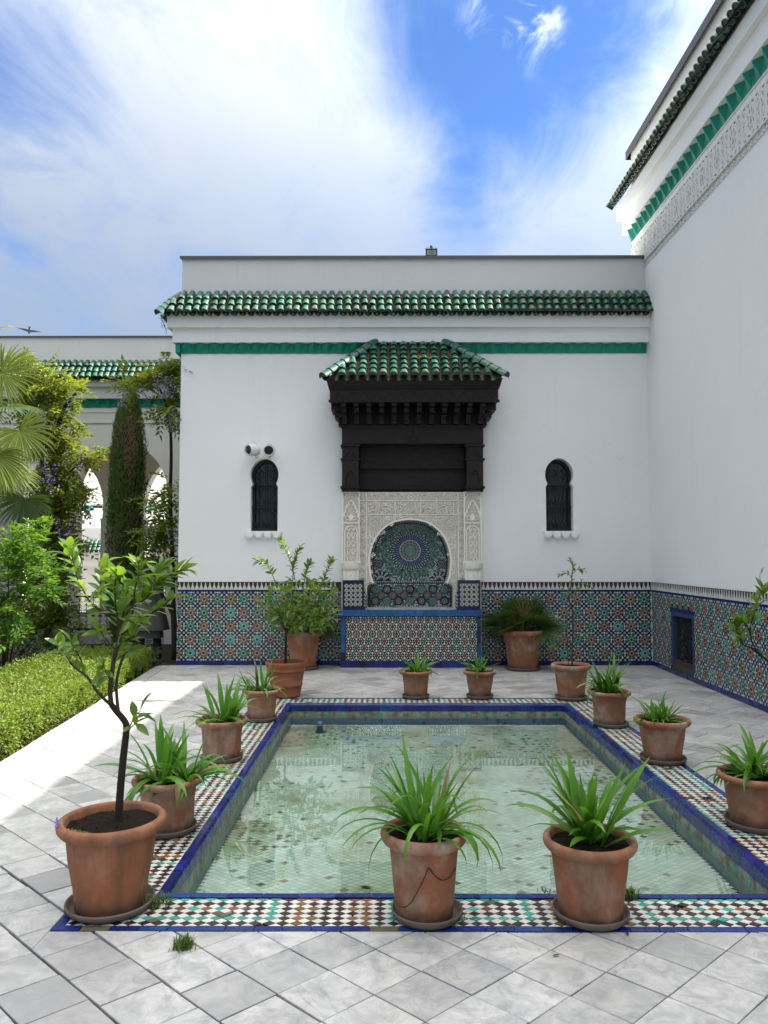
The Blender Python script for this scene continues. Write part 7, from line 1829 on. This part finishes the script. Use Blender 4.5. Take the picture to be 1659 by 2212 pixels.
b.build('crown', [LEAF_CYP, LEAF_CYPB], cy, kind='stuff'); b = MB(); b.tube([bc, bc+Vector((0, 0, 4.2))], [.09, .03], 8); b.build('trunk', BARK, cy, True)
# ------------------------------------------------------------------- wisteria
def raceme_mesh(seed, L):
    rg = random.Random(seed); b = MB()
    for i in range(46):
        t = rg.random(); r = .045*(1-t)**.6+.008; a = rg.uniform(0, 6.28); p = Vector((r*cos(a), r*sin(a), -L*t)); s_ = rg.uniform(.010, .019)
        d = Vector((cos(a), sin(a), rg.uniform(-.6, .4))).normalized(); w = d.orthogonal().normalized()*s_*.6; b.add([p, p+d*s_*.5+w, p+d*s_, p+d*s_*.5-w], [(0, 1, 2, 3)])
    return b.mesh('raceme_mesh', [FLOWER])
RM = [raceme_mesh(k, .24) for k in range(3)]
def wisteria(label, base, trunks, blobs, n, flowers, seed, extra=500):
    rg = random.Random(seed); o = thing('wisteria_vine', label, 'vine', base, w=True)
    for pts, r0, r1 in trunks:
        q = smoothpath([onY(u, v, Y) for u, v, Y in pts], 3); b = MB(); k = len(q); b.tube(q, [r0+(r1-r0)*i/(k-1) for i in range(k)], 7); b.build('vine_stem', BARKDARK, o, True)
    sprays(o, cloudpts(rg, blobs, min(n, 285)), WM, rg, (.85, 1.35), extra=cloudpts(rg, blobs, extra))
    for u, v, Y, s_ in flowers: Y -= .28; s_ *= 1.2; l = link('flower_cluster', rg.choice(RM), o); l.matrix_basis = Matrix.Translation(onY(u, v, Y)) @ Matrix.Diagonal((s_*1.15, s_*1.15, s_, 1))
    return o
wisteria('wisteria climbing the left corner of the white garden building, purple racemes at its top', (XA(376, 11.9, 1400), 11.9, -.16),
    [([(378, 1425, 11.9), (376, 1340, 11.9), (370, 1318, 11.9), (350, 1285, 11.9), (342, 1255, 11.95)], .055, .02), ([(376, 1345, 11.9), (374, 1280, 11.9), (372, 1180, 11.9), (368, 1080, 11.9), (370, 980, 11.9), (366, 905, 11.9), (350, 850, 11.85), (340, 835, 11.8)], .04, .014), ([(352, 858, 11.85), (325, 842, 11.8), (300, 832, 11.8), (270, 838, 11.8)], .012, .005), ([(346, 880, 11.9), (320, 862, 11.85), (312, 850, 11.8), (305, 842, 11.8)], .009, .003), ([(372, 1130, 11.9), (350, 1100, 11.9), (335, 1080, 11.9)], .010, .004), ([(372, 1200, 11.9), (345, 1190, 11.9), (330, 1200, 11.9)], .010, .004)],
    [(348, 803, 11.7, 36, 16), (292, 818, 11.6, 36, 11), (366, 785, 11.8, 20, 16), (362, 895, 11.7, 24, 16), (372, 850, 11.8, 9, 24), (345, 1078, 11.9, 30, 10), (368, 1040, 11.9, 12, 12), (335, 1150, 11.9, 28, 22), (365, 1130, 11.9, 16, 26), (345, 1215, 11.9, 30, 22)], 230,
    [(345, 812, 11.5, 1.1), (358, 808, 11.5, 1.2), (368, 814, 11.5, 1.1), (352, 818, 11.45, 1.0), (262, 845, 11.5, .9), (268, 850, 11.5, .8), (300, 838, 11.5, .55), (314, 838, 11.5, .4), (327, 1135, 11.7, 1.0), (372, 1140, 11.7, .9), (374, 890, 11.6, .8), (375, 905, 11.6, .8)], 161, 130)
wisteria('large wisteria mass over the arcade on the left with yellow-green leaves and purple racemes', (XA(125, 14.2, 1400), 14.2, -.16),
    [([(128, 1440, 14.2), (126, 1330, 14.2), (120, 1220, 14.2), (128, 1120, 14.2), (118, 1010, 14.1), (125, 930, 14.0), (140, 880, 13.9), (165, 850, 13.9)], .10, .02), ([(112, 1440, 14.3), (108, 1300, 14.3), (112, 1180, 14.2), (95, 1060, 14.2), (90, 950, 14.1)], .09, .03), ([(122, 1050, 14.1), (150, 1020, 14.0), (190, 990, 14.0), (225, 990, 14.0)], .02, .006), ([(128, 1120, 14.2), (155, 1075, 14.1), (168, 1060, 14.0)], .018, .005), ([(140, 880, 13.9), (150, 862, 13.9), (170, 840, 13.9)], .012, .004)],
    [(45, 768, 14.0, 34, 12), (100, 820, 13.9, 46, 32), (158, 842, 13.9, 20, 20), (95, 870, 13.9, 55, 40), (140, 925, 13.9, 26, 30), (110, 960, 14.0, 40, 38), (175, 982, 13.9, 46, 20), (120, 1030, 14.0, 40, 40), (160, 1060, 13.9, 36, 24), (95, 1090, 14.0, 40, 34), (140, 1110, 14.0, 32, 26), (100, 1160, 14.1, 40, 40), (150, 1175, 14.2, 34, 26), (110, 1240, 14.2, 46, 50), (120, 1320, 14.2, 46, 50), (110, 1390, 14.2, 60, 40), (50, 1340, 14.2, 40, 50)], 300,
    [(112, 1000, 13.7, 1.4), (106, 1010, 13.7, 1.5), (118, 1025, 13.7, 1.3), (76, 972, 13.7, 1.0), (140, 1120, 13.7, 1.5), (136, 1128, 13.7, 1.4), (90, 890, 13.6, .9), (150, 860, 13.7, .5), (45, 1400, 13.6, 1.3), (170, 1000, 13.7, .8)], 162, 1500)
# dried wisteria blossom dropped on the rim of the front left pot
b = MB(); rq = random.Random(3); zt = top[1][2]+.035; path = smoothpath([(-1.262-.215, 3.60-.10, zt+.012), (-1.262-.17, 3.60-.15, zt-.005), (-1.262-.10, 3.60-.155, zt-.012), (-1.262-.04, 3.60-.165, zt-.018)], 6)
b.tube(path, .0022, 4, 1)
for i, p in enumerate(path):
    for k in range(4):
        d = Vector((rq.gauss(0, 1), rq.gauss(0, 1), rq.gauss(0, .7))).normalized()*rq.uniform(.008, .016)*(1.3 if i < 7 else .8); w = d.orthogonal().normalized()*.005
        b.add([p, p+d*.6+w, p+d, p+d*.6-w], [(0, 1, 2, 3)], 0 if i < 8 else 1)
fo_ = b.build('fallen_blossom', [FLOWER, LEAF_DRY]); tag(fo_, 'withered wisteria blossom lying over the rim of the front left pot', 'blossom')
# hanging creeper below the left end of the eave
cr = thing('creeper', 'thin dark creeper hanging from the left end of the tiled eave', 'vine', tuple(onY(350, 690, W-.3)), w=True)
b = MB(); q = [onY(u, v, W-.28) for u, v in ((347, 672), (350, 690), (354, 700), (360, 716))]; b.tube(q, .004, 4); b.build('vine_stem', BARKDARK, cr)
rg = random.Random(4); sprays(cr, [onY(345+rg.uniform(0, 16)*(i/22)+3, 675+45*i/22, W-.28+rg.uniform(-.03, .03)) for i in range(22)], DMm, rg, (.22, .4))
